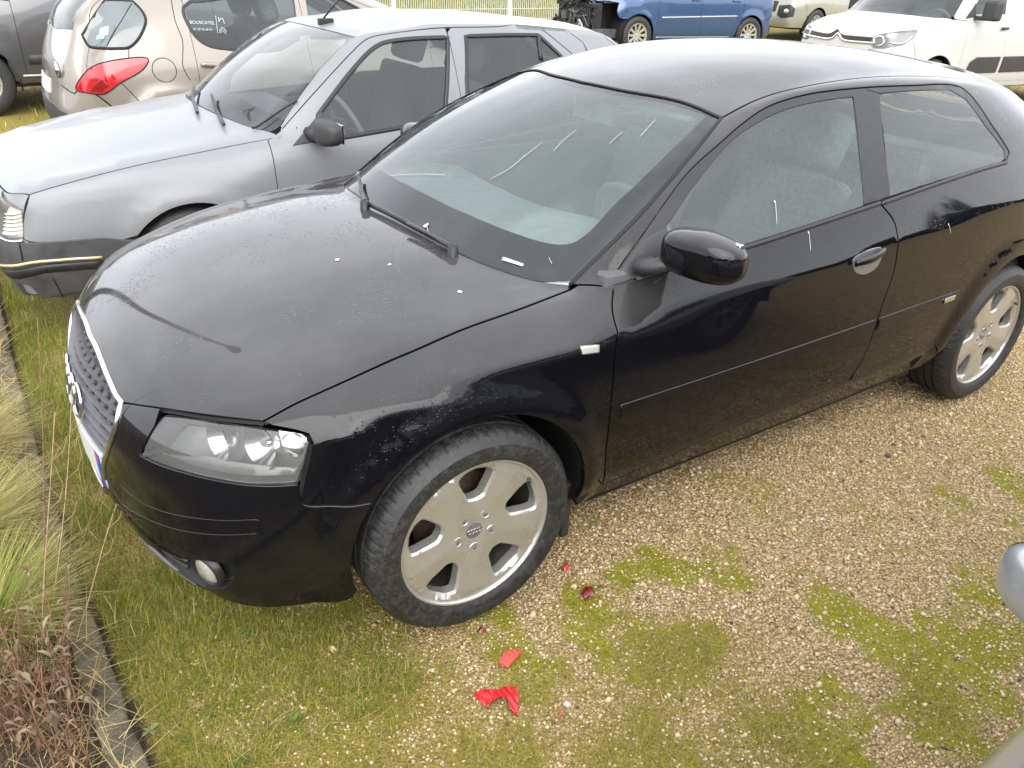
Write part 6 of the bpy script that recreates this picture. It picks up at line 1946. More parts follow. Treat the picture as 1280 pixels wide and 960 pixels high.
sail = [MZ.px(366, 182), MZ.px(396, 177), MZ.px(403, 140), MZ.px(398, 143)]
panel('mirror_sail', MZ, oz['CYL'], sail, PLASTIC, zx, mirror=True, step=.05, gap=0, off=.006, lip=.01)
mirrored(mr_, zx)
# wipers, aerial, roof seam, C-pillar joint
for a in (MZ.pxl((281, 161), (275, 148), (268, 122)), MZ.pxl((248, 146), (244, 130), (246, 112))):
    P_ = [MZ.near(p) for p in crom(a, .03)]
    V, F = tube_verts([p+n*.02 for p, n in P_], .009, 6, up=[n for p, n in P_], flat=.7); mesh_obj('wiper_arm', V, F, TRIM, zx)
P_ = [MZ.near(p) for p in crom([nz_(p) for p in MZ.pxl((316, 163), (345, 145), (372, 127))], .03)]
V, F = tube_verts([p+n*.012 for p, n in P_], .006, 6, up=[n for p, n in P_]); mesh_obj('wiper_blade', V, F, TRIM, zx)
V, F = [], []
cwz = oz['cw']+flip(oz['cw'][::-1])[1:]
for i, p in enumerate(cwz):
    V += [p+Vector((-.02, 0, -.01)), p+Vector((.03, 0, -.02)), p+Vector((.09, 0, .035))]
    if i: F += [(3*i-3, 3*i-2, 3*i+1, 3*i), (3*i-2, 3*i-1, 3*i+2, 3*i+1)]
mesh_obj('cowl_trough', V, F, TRIM, zx)
ab_ = MZ.px(403, 30)
bm = bmesh.new(); add_box(bm, (ab_.x-.02, ab_.y-.025, ab_.z-.01), (ab_.x+.06, ab_.y+.025, ab_.z+.03), .01); ant = bm_obj('aerial_base', bm, TRIM, zx, autosmooth=40)
tube('aerial', [ab_+Vector((.0, 0, .02)), ab_+Vector((.33, .03, .33))], .005, TRIM, ant, seg=6)
strip('pillar_joint', MZ, crom(MZ.pxl((677, 36), (697, 52), (715, 67)), .03), SEAL, zx, w=.003, h=.001)
strip('window_divider', MZ, crom(MZ.pxl((673, 44), (677, 75)), .03), TRIM, zx, w=.014, h=.006, mirror=True)
strip('side_rubbing_strip', MZ, [sidept(MZ, x, .50) for x in np.linspace(.45, 2.1, 20)], TRIM, zx, w=.02, h=.01, mirror=True)
# ------------------------------------------------------------------ champagne hatchback, tail towards the kerb
P3 = gen_spec(xf=-.86, xr=3.40, W=.905, abase=.35, cowl=(.05, 0), zb=(.94, 1.06), hood=(.80, .90, .97, 1.0),
              rails=[(1.02, 1.33, .60), (1.5, 1.415, .625), (2.1, 1.41, .62), (2.6, 1.36, .60), (2.95, 1.30, .57)], crown=.06,
              fz=(.20, .32, .45, .57, .68, .76), fdx=(.06, .0, .0, .01, .05, .10), rz=(.30, .42, .56, .70, .86, 1.02), rdx=(.05, 0, .0, .03, .06, .13),
              sz=(.22, .34, .48, .62), fc=(.26, .18), rc=(.20, .17), bow=.14, drop=.20, belt_in=.075, hood_in=.15, hdr=.12, wb=.04, sb=.02, hb=.05,
              flares=[(0, .315, .36, .46, .012), (2.608, .315, .36, .46, .02)], crease=.15)
MP = Master(P3, 3)
peu = empty('parked_car', (3.06, 5.13, .03), math.pi); MP.place(peu)
tag(peu, 'champagne beige hatchback with large red tail lamps, its tail towards the kerb', 'car')
np_ = lambda p: MP.near(p)[0]
L_ = lambda pts: flip([Vector(p) for p in pts])        # photo shows its +y side; lines are kept on -y
pw1 = L_(crom(MP.pxl((229, 9), (230, 20), (243, 44), (262, 57.5), (290, 62), (318, 65), (350, 62)), .03)+[sidept(MP, 1.60, 1.02, 1), sidept(MP, 1.56, 1.36, 1)]+crom([sidept(MP, 1.62, 1.375, 1), MP.px(262, 0), MP.px(238, 1.5)], .03))
pw2 = [sidept(MP, x, z) for x, z in ((.62, 1.00), (1.50, 1.03), (1.46, 1.36), (1.15, 1.31), (.80, 1.13))]
rwp = [MP.P[('B', 1, 0)].lerp(MP.P[('L', 5, 20)], .5), MP.P[('B', 1, 2)].lerp(MP.P[('L', 5, 18)], .5), MP.P[('B', 1, 3)].lerp(MP.P[('L', 5, 17)], .4), MP.P[('B', 2, 3)], MP.P[('B', 2, 3)].lerp(MP.P[('T', 16, 3)], .6), MP.P[('B', 2, 0)].lerp(MP.P[('T', 16, 0)], .6)]
rwp = rwp+flip(rwp[::-1])[1:-1]
pfs = crom([sidept(MP, -.48, .70), sidept(MP, -.42, .60), sidept(MP, -.34, .50)], .04)
op = gen_body(MP, BEIGE, peu, (0, 2.608), .315, .35, (.42, 1.53, 2.42), .50, pfs, silltop=.28, windows=[pw2, pw1], rear_holes=[rwp], glassm=GLASS_B)
four_wheels(peu, 0, 2.608, 1.54, .315, R=.315, rim=.205, width=.205, style='ten', tread=False, bolts=0)
cabin(peu, MP, seats_x=(1.25, 2.02), w=1.38, z=.40, dash=(.45, .78), dash_z=.97)
tlp = crom(MP.pxl((95.5, 112), (99, 101), (110, 88), (131, 78), (160, 73), (180, 72), (185.5, 76), (176, 89), (150, 104), (138, 113), (127, 117.5), (110, 116)), .02, closed=True)
lamp = panel('tail_lamp', MP, op['RS'], tlp, REDLENS, peu, step=.04, gap=0, off=.006, lip=.012, rnd=.004, mirror=True)[0]
panel('lamp_cell', MP, op['RS'], MP.pxl((112, 114), (120, 105), (129, 98), (136, 108), (128, 115)), simple('dark_red_lens', (.20, .004, .005), .2, coat=1), lamp, step=.03, gap=.001, off=.0085, lip=.002)
strip('lamp_rim', MP, tlp, SEAL, lamp, w=.005, h=.004, off=.004, closed=True)
rgl = crom(MP.pxl((103, 44), (112, 58), (132, 60.5), (150, 60.5), (162, 59), (174, 47), (182, 28), (178, 15), (166, 2)), .03)+MP.pxl((150, 1), (131, 1), (118, 20))
FLUSH = simple('flush_dark_glass', (.10, .115, .115), .08, coat=1.0, var=.3, vscale=3)
rg_ = panel('rear_quarter_glass', MP, op['RS'], rgl, FLUSH, peu, step=.05, gap=0, off=.006, lip=.008, mirror=True)[0]
strip('glass_rubber', MP, rgl, SEAL, rg_, w=.010, h=.006, off=.004, closed=True)
strip('glass_joint', MP, crom(MP.pxl((134, 58), (150, 30), (165, 5)), .03), SEAL, rg_, w=.003, h=.002, off=.007)
# filler flap, handle, seams, emblem, plate
fc_, fn_ = MP.near(MP.px(205.5, 87.5)); t1 = Vector((0, 0, 1)).cross(fn_).normalized(); t2 = fn_.cross(t1)
strip('filler_flap', MP, [fc_+t1*(.083*math.cos(a))+t2*(.083*math.sin(a)) for a in np.linspace(0, 2*math.pi, 40, endpoint=False)], SEAL, peu, w=.0028, h=.0015, closed=True)
for a, b in (((251, 81), (291, 82)),):
    hp_ = [MP.near(p) for p in crom(MP.pxl(a, ((a[0]+b[0])/2, (a[1]+b[1])/2+.5), b), .02)]
    V, F = tube_verts([p+n*.030 for p, n in hp_], .016, 8, up=[n for p, n in hp_], flat=.6); hh_ = mesh_obj('door_handle', V, F, BEIGE, peu)
    panel('handle_cup', MP, op['CYL'], crom(MP.pxl((262, 77), (275, 75), (281, 80), (277, 88), (265, 87.5)), .02, closed=True), BEIGE, peu, step=.03, gap=0, off=.002, lip=.003)
for seq in (((214, 0), (219, 26), (228, 50), (228.5, 70), (229, 84), (240, 103), (252, 111)), ((149, 101), (165, 117), (178, 131)), ((161, 59), (161, 72))):
    strip('panel_gap', MP, crom(MP.pxl(*seq), .03), SEAL, peu, w=.003, h=.0015)
strip('tailgate_gap', MP, crom(MP.pxl((96, 114), (93, 117), (84, 112), (76, 106)), .03), SEAL, peu, w=.004, h=.002)
e0, en = MP.near(MP.px(75.5, 88)); tube('emblem', [e0+en*.02+Vector((0, .0, -.05)), e0+en*.02+Vector((0, .025, 0)), e0+en*.02+Vector((0, -.01, .05))], [.012, .02, .014], CHROME, peu, seg=6)
bpl = [np_(p) for p in ((3.38, 0, .56), (3.36, .40, .56), (3.28, .62, .53), (3.22, .66, .44), (3.30, .50, .34), (3.35, 0, .33))]
panel('bumper_insert', MP, op['RS'], bpl+flip(bpl[::-1])[1:-1], PLASTIC, peu, step=.08, gap=0, off=.006, lip=.01)
plp = [np_((3.36, y, z)) for y, z in ((-.26, .62), (.26, .62), (.26, .73), (-.26, .73))]
panel('number_plate', MP, op['RS'], plp, PLATEW, peu, step=.08, gap=0, off=.008, lip=.008)
# dealer transfer on the rear door glass
def text_on(name, txt, M, uv, size, mat_, parent, du, off=.006):
    cu = bpy.data.curves.new(name, 'FONT'); cu.body = txt; cu.size = size; cu.extrude = .0004
    ob = bpy.data.objects.new(name+'_tmp', cu); COL.objects.link(ob)
    dg = bpy.context.evaluated_depsgraph_get(); me = bpy.data.meshes.new_from_object(ob.evaluated_get(dg)); bpy.data.objects.remove(ob)
    p, n = M.near(M.px(*uv)); q = M.px(uv[0]+du[0], uv[1]+du[1])
    tx = (q-p); tx = (tx-n*tx.dot(n)).normalized(); ty = n.cross(tx).normalized()
    mt = Matrix(((tx.x, ty.x, n.x, p.x+n.x*off), (tx.y, ty.y, n.y, p.y+n.y*off), (tx.z, ty.z, n.z, p.z+n.z*off), (0, 0, 0, 1)))
    me.transform(mt); me.materials.clear(); me.materials.append(mat_)
    o = bpy.data.objects.new(name, me); COL.objects.link(o); o.parent = parent
    return o
text_on('window_lettering', 'BOUSCATEL', MP, (237, 30), .033, WHITEPRINT, peu, (30, 1))
text_on('window_lettering', '01 39 75 60 57', MP, (242, 38), .022, WHITEPRINT, peu, (30, 1))
def print_line(pts, w=.0045):
    strip('window_print', MP, crom(MP.pxl(*pts), .01), WHITEPRINT, peu, w=w*.55, h=.001, off=.004, seg=5)
print_line([(269.5, 20), (272, 43)], .004)
print_line([(273, 22), (274, 28)], .008); print_line([(274, 26), (277.5, 23), (279, 26), (280.5, 30)], .006)
print_line([(274.5, 42), (274.5, 38), (278, 34.5), (282, 38), (282, 43)], .004)
print_line([(275, 39.5), (278.3, 36.8), (281.5, 40)], .004); print_line([(275, 42), (278.3, 39.2), (281.5, 42.5)], .004)
# stickers on the rear glass
panel('window_sticker', MP, op['RS'], MP.pxl((126, 36), (136, 33), (136, 44), (124, 47)), simple('pale_sticker', (.50, .56, .46), .6), rg_, step=.05, gap=0, off=.0075, lip=.001, rnd=.0003)
panel('window_sticker', MP, op['RS'], MP.pxl((122, 45), (132, 42), (131, 49), (121, 50)), simple('blue_sticker', (.25, .45, .60), .6), rg_, step=.05, gap=0, off=.008, lip=.001, rnd=.0003)
#box('window_sticker', (2.93, .44, 1.10), (2.935, .55, 1.19), simple('pale_sticker', (.55, .62, .5), .6), peu, .001)
#box('window_sticker', (2.93, .47, 1.06), (2.937, .56, 1.12), simple('blue_sticker', (.25, .45, .60), .6), peu, .001)

# ------------------------------------------------------------------ dark grey van behind the beige car
V1 = gen_spec(xf=-.85, xr=3.85, W=.94, abase=.25, cowl=(-.05, 0), zb=(1.08, 1.12), hood=(.95, 1.05, 1.10, 1.13),
              rails=[(.75, 1.62, .68), (1.4, 1.80, .76), (2.4, 1.82, .77), (3.3, 1.80, .77), (3.72, 1.77, .76)], crown=.05,
              fz=(.24, .36, .50, .64, .80, .92), fdx=(.04, 0, 0, .01, .05, .12), rz=(.32, .45, .60, .76, .95, 1.12), rdx=(.03, 0, 0, .01, .02, .03),
              sz=(.30, .42, .58, .76), fc=(.24, .16), rc=(.08, .06), bow=.12, drop=.14, belt_in=.03, hood_in=.13, hdr=.10, sb=.02, hb=.01,
              flares=[(0, .33, .37, .47, .012), (3.0, .33, .37, .47, .012)])
MV = Master(V1, 3)
gvp = onslope(-22, 118, .33)
van = empty('parked_van', (gvp.x, 8.35, gz(0, 7.5))); MV.place(van)
tag(van, 'dark grey van with a black rubbing strip, behind the champagne hatchback', 'van')
vw = [[sidept(MV, x, z) for x, z in ((.50, 1.15), (1.25, 1.16), (1.25, 1.62), (.95, 1.60), (.72, 1.40))]]
vfs = crom([sidept(MV, -.48, .84), sidept(MV, -.42, .70), sidept(MV, -.36, .52)], .04)
ov = gen_body(MV, GREYP, van, (0, 3.0), .33, .365, (.44, 1.34, 2.35), .52, vfs, silltop=.36, windows=vw)
four_wheels(van, 0, 3.0, 1.60, .33, R=.33, rim=.205, width=.205, style='steel', tread=False, bolts=0)
strip('rubbing_strip', MV, [sidept(MV, x, .54) for x in np.linspace(.48, 2.5, 24)], PLASTIC, van, w=.05, h=.018)
strip('sill_line', MV, [sidept(MV, x, .385) for x in np.linspace(.40, 2.58, 24)], simple('bare_metal', (.45, .44, .42), .5, metal=.5), van, w=.012, h=.01)
cabin(van, MV, seats_x=(1.0, 1.9), w=1.5, z=.55, dash=(.30, .55), dash_z=1.10)

# ------------------------------------------------------------------ blue people carrier with its nose stripped off
B1 = gen_spec(xf=-.95, xr=3.56, W=.915, abase=.15, cowl=(-.25, 0), zb=(1.06, 1.10), hood=(.90, 1.0, 1.06, 1.09),
              rails=[(.95, 1.50, .62), (1.5, 1.60, .65), (2.3, 1.61, .65), (2.9, 1.56, .63), (3.25, 1.50, .60)], crown=.05,
              fz=(.20, .34, .50, .64, .78, .88), fdx=(.06, 0, 0, .02, .08, .16), rz=(.30, .45, .60, .75, .92, 1.10), rdx=(.03, 0, 0, .03, .05, .12),
              sz=(.24, .36, .52, .70), fc=(.28, .16), rc=(.16, .14), bow=.14, drop=.13, belt_in=.06, hood_in=.14, sb=.02, hb=.04,
              flares=[(0, .33, .36, .46, .014), (2.728, .33, .36, .46, .014)], crease=.15)
MB_ = Master(B1, 3)
bloc = Vector((9.93, 10.52, gz(9.93, 10.0))); bang = math.radians(-6)
blue = empty('parked_car', bloc, bang); MB_.place(blue)
tag(blue, 'blue people carrier with its front end stripped bare to the engine', 'car')
nb_ = lambda p: MB_.near(p)[0]
bfs = crom([sidept(MB_, -.42, .86), sidept(MB_, -.46, .74), sidept(MB_, -.42, .63), sidept(MB_, -.33, .60)], .04)
bw = [[sidept(MB_, x, z) for x, z in ((.75, 1.13), (1.40, 1.14), (1.40, 1.50), (1.1, 1.46), (.85, 1.30))], [sidept(MB_, x, z) for x, z in ((1.50, 1.14), (2.40, 1.15), (2.42, 1.46), (1.50, 1.51))]]
ob = gen_body(MB_, BLUEP, blue, (0, 2.728), .325, .36, (.43, 1.45, 2.50), .60, bfs, silltop=.27, windows=bw, front=False)
four_wheels(blue, 0, 2.728, 1.62, .325, R=.325, rim=.215, width=.215, style='ten', tread=False, bolts=0)
cabin(blue, MB_, seats_x=(1.2, 2.1), w=1.4, z=.45, dash=(.30, .60), dash_z=1.05)
BMETAL = simple('bright_strip', (.50, .52, .55), .3, metal=.7)
strip('side_moulding', MB_, [sidept(MB_, x, .62+.02*x) for x in np.linspace(.52, 1.45, 20)], BMETAL, blue, w=.014, h=.01)
strip('side_moulding', MB_, [sidept(MB_, x, .62+.02*x) for x in np.linspace(1.47, 2.35, 20)], BMETAL, blue, w=.014, h=.01)
strip('sill_trim', MB_, [sidept(MB_, x, .29) for x in np.linspace(.45, 2.25, 24)], BMETAL, blue, w=.008, h=.006)
for x in (1.30, 2.30):
    hp_ = [MB_.near(sidept(MB_, xx, .93)) for xx in np.linspace(x-.10, x+.08, 8)]
    V, F = tube_verts([p+n*.03 for p, n in hp_], .016, 8, up=[n for p, n in hp_], flat=.6); mesh_obj('door_handle', V, F, BLUEP, blue)
for s_ in (-1,):
    bm = bmesh.new(); add_box(bm, (.52, -1.08, 1.03), (.66, -.90, 1.17), .05); bm_obj('door_mirror', bm, PLASTIC, blue, autosmooth=60)
# bare front: crossmembers, radiator, hoses, lamps hanging
DARKM = simple('engine_dark', (.018, .018, .020), .5, metal=.3, var=.5, vscale=20)
MIDM = simple('engine_grey', (.09, .092, .095), .45, metal=.5, var=.4, vscale=25)
PALEM = simple('cast_alloy', (.38, .38, .38), .45, metal=.7, var=.2)
rg = random.Random(3)
box('radiator', (-.80, -.50, .24), (-.74, .52, .76), DARKM, blue, .008)
for k in range(16): box('radiator_fin', (-.812, -.47+.062*k, .27), (-.802, -.455+.062*k, .73), MIDM, blue, .002)
box('upper_crossmember', (-.83, -.72, .76), (-.75, .72, .83), DARKM, blue, .02)
box('lower_crossmember', (-.83, -.66, .20), (-.76, .66, .27), DARKM, blue, .02)
for y in (-.70, .66): box('chassis_leg', (-.86, y-.04, .26), (-.30, y+.06, .42), MIDM, blue, .02)
for y in (-.64, .60): box('lamp_panel', (-.80, y-.09, .30), (-.70, y+.09, .84), DARKM, blue, .03)
box('engine_block', (-.66, -.40, .35), (-.15, .42, .86), DARKM, blue, .04)
box('engine_cover', (-.62, -.30, .86), (-.20, .30, .93), TRIM, blue, .03)
for k in range(46):
    a = Vector((rg.uniform(-.93, -.70), rg.uniform(-.62, .60), rg.uniform(.30, .98)))
    pts = [a]
    for q in range(4): pts.append(pts[-1]+Vector((rg.uniform(-.06, .06), rg.uniform(-.16, .16), rg.uniform(-.13, .12))))
    pts = [Vector((max(-.95, min(-.70, p.x)), max(-.70, min(.70, p.y)), max(.2, min(1.02, p.z)))) for p in pts]
    tube('hose', crom(pts, .04), rg.choice((.008, .012, .018, .024)), rg.choice((DARKM, TRIM, MIDM, DARKM, MIDM, PALEM)), blue, seg=7)
for k in range(9):
    c_ = Vector((rg.uniform(-.88, -.6), rg.uniform(-.60, .60), rg.uniform(.45, 1.0))); q = Matrix.Rotation(rg.uniform(-.6, .6), 4, 'X')
    s1 = Vector((rg.uniform(.03, .07), rg.uniform(.04, .10), rg.uniform(.03, .09)))
    box('engine_fitting', -s1, s1, rg.choice((MIDM, DARKM, MIDM, PALEM)), blue, .015, mtx=Matrix.Translation(c_) @ q)
for y, z in ((-.05, .52), (.28, .52)):
    V, F = lathe_verts([(.05, -.83+.83), (.14, -.005), (.16, .01), (.15, .03)], 24); mesh_obj('cooling_fan', [Vector((-.835+v.y*1.0, v.x+y, v.z+z)) for v in V], F, MIDM, blue)
box('torn_bumper_end', (-1.0, .50, .86), (-.70, .88, .95), simple('chalky_plastic', (.62, .62, .58), .6), blue, .03, mtx=Matrix.Translation((0, 0, .0)))
box('battery_cover', (-.60, -.62, .84), (-.34, -.38, 1.0), PALEM, blue, .02)
# pale pointed panel standing by its front wheel
PALEG = simple('pale_green_panel', (.40, .42, .25), .5, var=.15, vscale=8)
pb = onslope(771, 62, .05)
ptop = Vector((0, 0, 0)); sc_ = (pb-CAM).length/970
outl = [(-12, 0), (-11, 12), (-8, 26), (-3, 37), (-1, 40), (3, 36), (7, 28), (8.5, 22), (6, 8), (3, 0)]
dd_ = (pb-CAM); dd_.z = 0; dd_.normalize(); sx = Vector((dd_.y, -dd_.x, 0))
V = []
for th in (-.012, .012):
    for x, z in outl: V.append(pb+sx*(x*sc_)+Vector((0, 0, z*sc_))+dd_*(th+.10*((x+2)/12)**2+.06*z/40))
n_ = len(outl)
F = [tuple(range(n_)), tuple(range(2*n_-1, n_-1, -1))]+[(i, i+n_, (i+1) % n_+n_, (i+1) % n_) for i in range(n_)]
o = mesh_obj('loose_panel', V, F, PALEG, None, smooth=False)
tag(o, 'pale green pointed loose panel standing upright by the blue car front wheel', 'panel')

# ------------------------------------------------------------------ white van
W1 = gen_spec(xf=-.88, xr=3.52, W=.925, abase=.22, cowl=(-.16, 0), zb=(1.10, 1.14), hood=(1.00, 1.07, 1.11, 1.13),
              rails=[(.78, 1.62, .66), (1.3, 1.74, .70), (2.2, 1.78, .72), (3.0, 1.76, .72), (3.38, 1.73, .70)], crown=.05,
              fz=(.24, .38, .52, .70, .84, .93), fdx=(.05, 0, 0, .01, .03, .08), rz=(.32, .45, .60, .76, .95, 1.12), rdx=(.03, 0, 0, .01, .02, .04),
              sz=(.26, .40, .56, .74), fc=(.26, .14), rc=(.08, .07), bow=.12, drop=.14, belt_in=.05, hood_in=.13, hdr=.10, sb=.02, hb=.01,
              flares=[(0, .33, .37, .48, .015), (2.785, .33, .37, .48, .015)], crease=.1)
MW = Master(W1, 3)
wang = math.radians(-5.5); wloc = Vector((9.72, 4.58, gz(9.72, 4.58)))
white = empty('parked_van', wloc, wang); MW.place(white)
tag(white, 'white compact van with chrome double-chevron grille and black side rubbing panel', 'van')
nw_ = lambda p: MW.near(p)[0]
wfs = crom([sidept(MW, -.46, .86), sidept(MW, -.40, .70), sidept(MW, -.36, .58), sidept(MW, -.355, .50)], .04)
ww = [[sidept(MW, x, z) for x, z in ((.52, 1.17), (1.20, 1.18), (1.22, 1.60), (.95, 1.58), (.70, 1.40))]]
ow = gen_body(MW, WHITEP, white, (0, 2.785), .325, .365, (.46, 1.32, 2.25), .52, wfs, silltop=.34, windows=ww)
four_wheels(white, 0, 2.785, 1.60, .325, R=.325, rim=.205, width=.205, style='steel', tread=False, bolts=0)
cabin(white, MW, seats_x=(.95, 1.8), w=1.45, z=.55, dash=(.25, .50), dash_z=1.08)
wl_ = [nw_(p) for p in ((-.80, -.40, .80), (-.76, -.44, .92), (-.60, -.74, .955), (-.43, -.83, .99), (-.46, -.86, .90), (-.62, -.76, .78), (-.74, -.55, .76))]
wl_ = MW.pxl((1091, 46), (1100, 43), (1125, 39), (1147, 37.5), (1143, 47), (1130, 56), (1105, 60.5), (1092, 60), (1088, 54))
for nm, off, mt in (('headlight', .008, LENS), ('lamp_reflector', .003, simple('lamp_grey', (.16, .16, .17), .3, metal=.6))):
    panel(nm, MW, ow['FS'], wl_, mt, white, step=.05, gap=0, off=off, lip=.008, mirror=True)
for seq in (((1093, 56), (1093, 48), (1103, 46), (1104, 55), (1096, 58)), ((1112, 53), (1122, 55), (1134, 51), (1141, 44))):
    strip('lamp_light_bar', MW, crom(MW.pxl(*seq), .03), CHROME, white, w=.012, h=.008, off=.008, mirror=True)
for dy, seq in ((0, ((1008, 36), (1036, 41.5), (1048, 36), (1056, 43), (1092, 46.5))), (0, ((1005, 43), (1036, 48.5), (1048, 42), (1056, 50.5), (1091, 54)))):
    strip('chevron_bar', MW, [nw_(p) for p in crom(MW.pxl(*seq), .03)], CHROME, white, w=.016, h=.012, off=.006)
strip('grille_slot', MW, crom(MW.pxl((1006, 39.5), (1036, 45), (1048, 40), (1056, 47), (1091, 50)), .03), TRIM, white, w=.034, h=.004, off=.001)
sp_ = [sidept(MW, x, z) for x, z in ((.62, .46), (.66, .60), (.78, .66), (1.28, .66), (1.28, .46))]
panel('rubbing_panel', MW, ow['CYL'], sp_, PLASTIC, white, step=.06, gap=0, off=.02, lip=.02, rnd=.008, mirror=True)
sp_ = [sidept(MW, x, z) for x, z in ((1.36, .46), (1.36, .66), (2.15, .66), (2.15, .46))]
panel('rubbing_panel', MW, ow['CYL'], sp_, PLASTIC, white, step=.06, gap=0, off=.02, lip=.02, rnd=.008, mirror=True)
hp_ = [MW.near(sidept(MW, xx, 1.0)) for xx in np.linspace(1.12, 1.26, 8)]
V, F = tube_verts([p+n*.03 for p, n in hp_], .018, 8, up=[n for p, n in hp_], flat=.6); mesh_obj('door_handle', V, F, PLASTIC, white)
bm = bmesh.new(); add_box(bm, (.55, -1.16, 1.10), (.70, -.96, 1.34), .05); mm_ = bm_obj('door_mirror', bm, PLASTIC, white, autosmooth=60); mirrored(mm_, white)
box('mirror_arm', (.56, -1.0, 1.10), (.62, -.86, 1.15), PLASTIC, white, .01)
wsl = [sidept(MW, x, z) for x, z in ((.40, 1.11), (.60, 1.14), (.60, 1.30), (.50, 1.20))]
panel('mirror_sail', MW, ow['CYL'], wsl, PLASTIC, white, step=.06, gap=0, off=.005, lip=.01, mirror=True)

# ------------------------------------------------------------------ pale sand crossover between the blue car and the white van
S1 = gen_spec(xf=-.87, xr=3.50, W=.915, abase=.25, cowl=(-.05, 0), zb=(1.06, 1.12), hood=(.92, 1.0, 1.05, 1.08),
              rails=[(.95, 1.48, .62), (1.5, 1.58, .65), (2.3, 1.58, .65), (2.9, 1.52, .62), (3.2, 1.46, .60)], crown=.05,
              fz=(.26, .40, .54, .68, .80, .90), fdx=(.06, 0, 0, .02, .06, .12), rz=(.30, .45, .60, .75, .92, 1.10), rdx=(.03, 0, 0, .03, .05, .12),
              sz=(.26, .38, .54, .70), fc=(.26, .15), rc=(.16, .14), bow=.12, drop=.13, belt_in=.06, hood_in=.14)
MS = Master(S1, 2)
sang = math.radians(2.7); sloc = Vector((15.66, 11.05, gz(15.66, 11.05)))
sand = empty('parked_car', sloc, sang); MS.place(sand)
tag(sand, 'pale sand crossover with a black fog lamp surround, behind the blue people carrier', 'car')
sfs = crom([sidept(MS, -.46, .84), sidept(MS, -.40, .70), sidept(MS, -.355, .52)], .04)
sw = [[sidept(MS, x, z) for x, z in ((.75, 1.13), (1.40, 1.14), (1.40, 1.47), (1.1, 1.43), (.85, 1.28))], [sidept(MS, x, z) for x, z in ((1.50, 1.14), (2.30, 1.15), (2.32, 1.42), (1.50, 1.48))]]
os_ = gen_body(MS, SANDP, sand, (0, 2.613), .33, .365, (.46, 1.45, 2.30), .52, sfs, silltop=.34, windows=sw)
four_wheels(sand, 0, 2.613, 1.58, .33, R=.33, rim=.215, width=.215, style='ten', tread=False, bolts=0)
cabin(sand, MS, seats_x=(1.2, 2.1), w=1.4, z=.45, dash=(.30, .60), dash_z=1.05)
ns_ = lambda p: MS.near(p)[0]
fgs = [ns_(p) for p in ((-.84, -.42, .72), (-.74, -.66, .74), (-.66, -.74, .66), (-.68, -.74, .50), (-.80, -.52, .46), (-.85, -.42, .52))]
fgp = panel('fog_surround', MS, os_['FS'], fgs, TRIM, sand, step=.05, gap=0, off=.008, lip=.01, mirror=True)[0]
c0, n0 = MS.near((-.76, -.60, .60)); q = n0.to_track_quat('Y', 'Z').to_matrix().to_4x4()
V, F = lathe_verts([(.0001, .02), (.035, .014), (.05, .0)], 20); mesh_obj('fog_lamp', [q @ v+c0+n0*.012 for v in V], F, REFLECTOR, fgp)
hls = [ns_(p) for p in ((-.78, -.42, .84), (-.68, -.66, .85), (-.40, -.80, .93), (-.42, -.78, .98), (-.62, -.58, .93), (-.72, -.42, .89))]
panel('headlight', MS, os_['FS'], hls, LENS, sand, step=.05, gap=0, off=.010, lip=.01, mirror=True)
panel('lamp_reflector', MS, os_['FS'], hls, REFLECTOR, sand, step=.05, gap=0, off=.003, lip=.004, mirror=True)
gr_ = [ns_((-.86, y, z)) for y, z in ((0, .58), (-.36, .58), (-.38, .82), (0, .84))]
panel('grille', MS, os_['FS'], gr_+flip(gr_[::-1])[1:-1], TRIM, sand, step=.06, gap=0, off=.004, lip=.004)

# ------------------------------------------------------------------ light silver car on the near side
N1 = gen_spec(xf=-.86, xr=3.30, W=.87, abase=.42, cowl=(.15, 0), zb=(.84, .92), hood=(.74, .79, .83, .86),
              rails=[(1.05, 1.30, .58), (1.5, 1.38, .60), (2.1, 1.38, .60), (2.6, 1.33, .58), (2.85, 1.28, .55)], crown=.05,
              fz=(.20, .32, .43, .53, .62, .69), fdx=(.06, .0, .0, .01, .05, .10), rz=(.28, .40, .54, .66, .80, .93), rdx=(.05, 0, .0, .03, .06, .13),
              sz=(.22, .34, .48, .62), fc=(.26, .18), rc=(.18, .15), bow=.12, drop=.14, belt_in=.075, hood_in=.14,
              flares=[(0, .31, .35, .45, .012), (2.55, .31, .35, .45, .012)])
MN = Master(N1, 3)
NY = -2.905
near_ = empty('parked_car', (-.42, NY, 0)); MN.place(near_)
tag(near_, 'light silver car whose door mirror faces the black hatchback across the gravel', 'car')
nfs = crom([sidept(MN, -.48, .70), sidept(MN, -.42, .60), sidept(MN, -.34, .50)], .04)
nw2 = [[sidept(MN, x, z) for x, z in ((.76, .93), (1.45, .95), (1.42, 1.30), (1.15, 1.25), (.92, 1.10))], [sidept(MN, x, z) for x, z in ((1.55, .96), (2.3, .98), (2.35, 1.22), (1.55, 1.30))]]
on_ = gen_body(MN, SILVER2, near_, (0, 2.55), .31, .345, (.46, 1.50, 2.35), .50, nfs, silltop=.28, windows=nw2)
four_wheels(near_, 0, 2.55, 1.50, .31, R=.31, rim=.20, width=.195, style='ten', tread=False, bolts=0)
for w_ in near_.children:
    if w_.name.startswith('wheel'): w_.data.materials[0] = GREYPL; break
cabin(near_, MN, seats_x=(1.28, 2.02), w=1.34, z=.36, dash=(.52, .85), dash_z=.93)

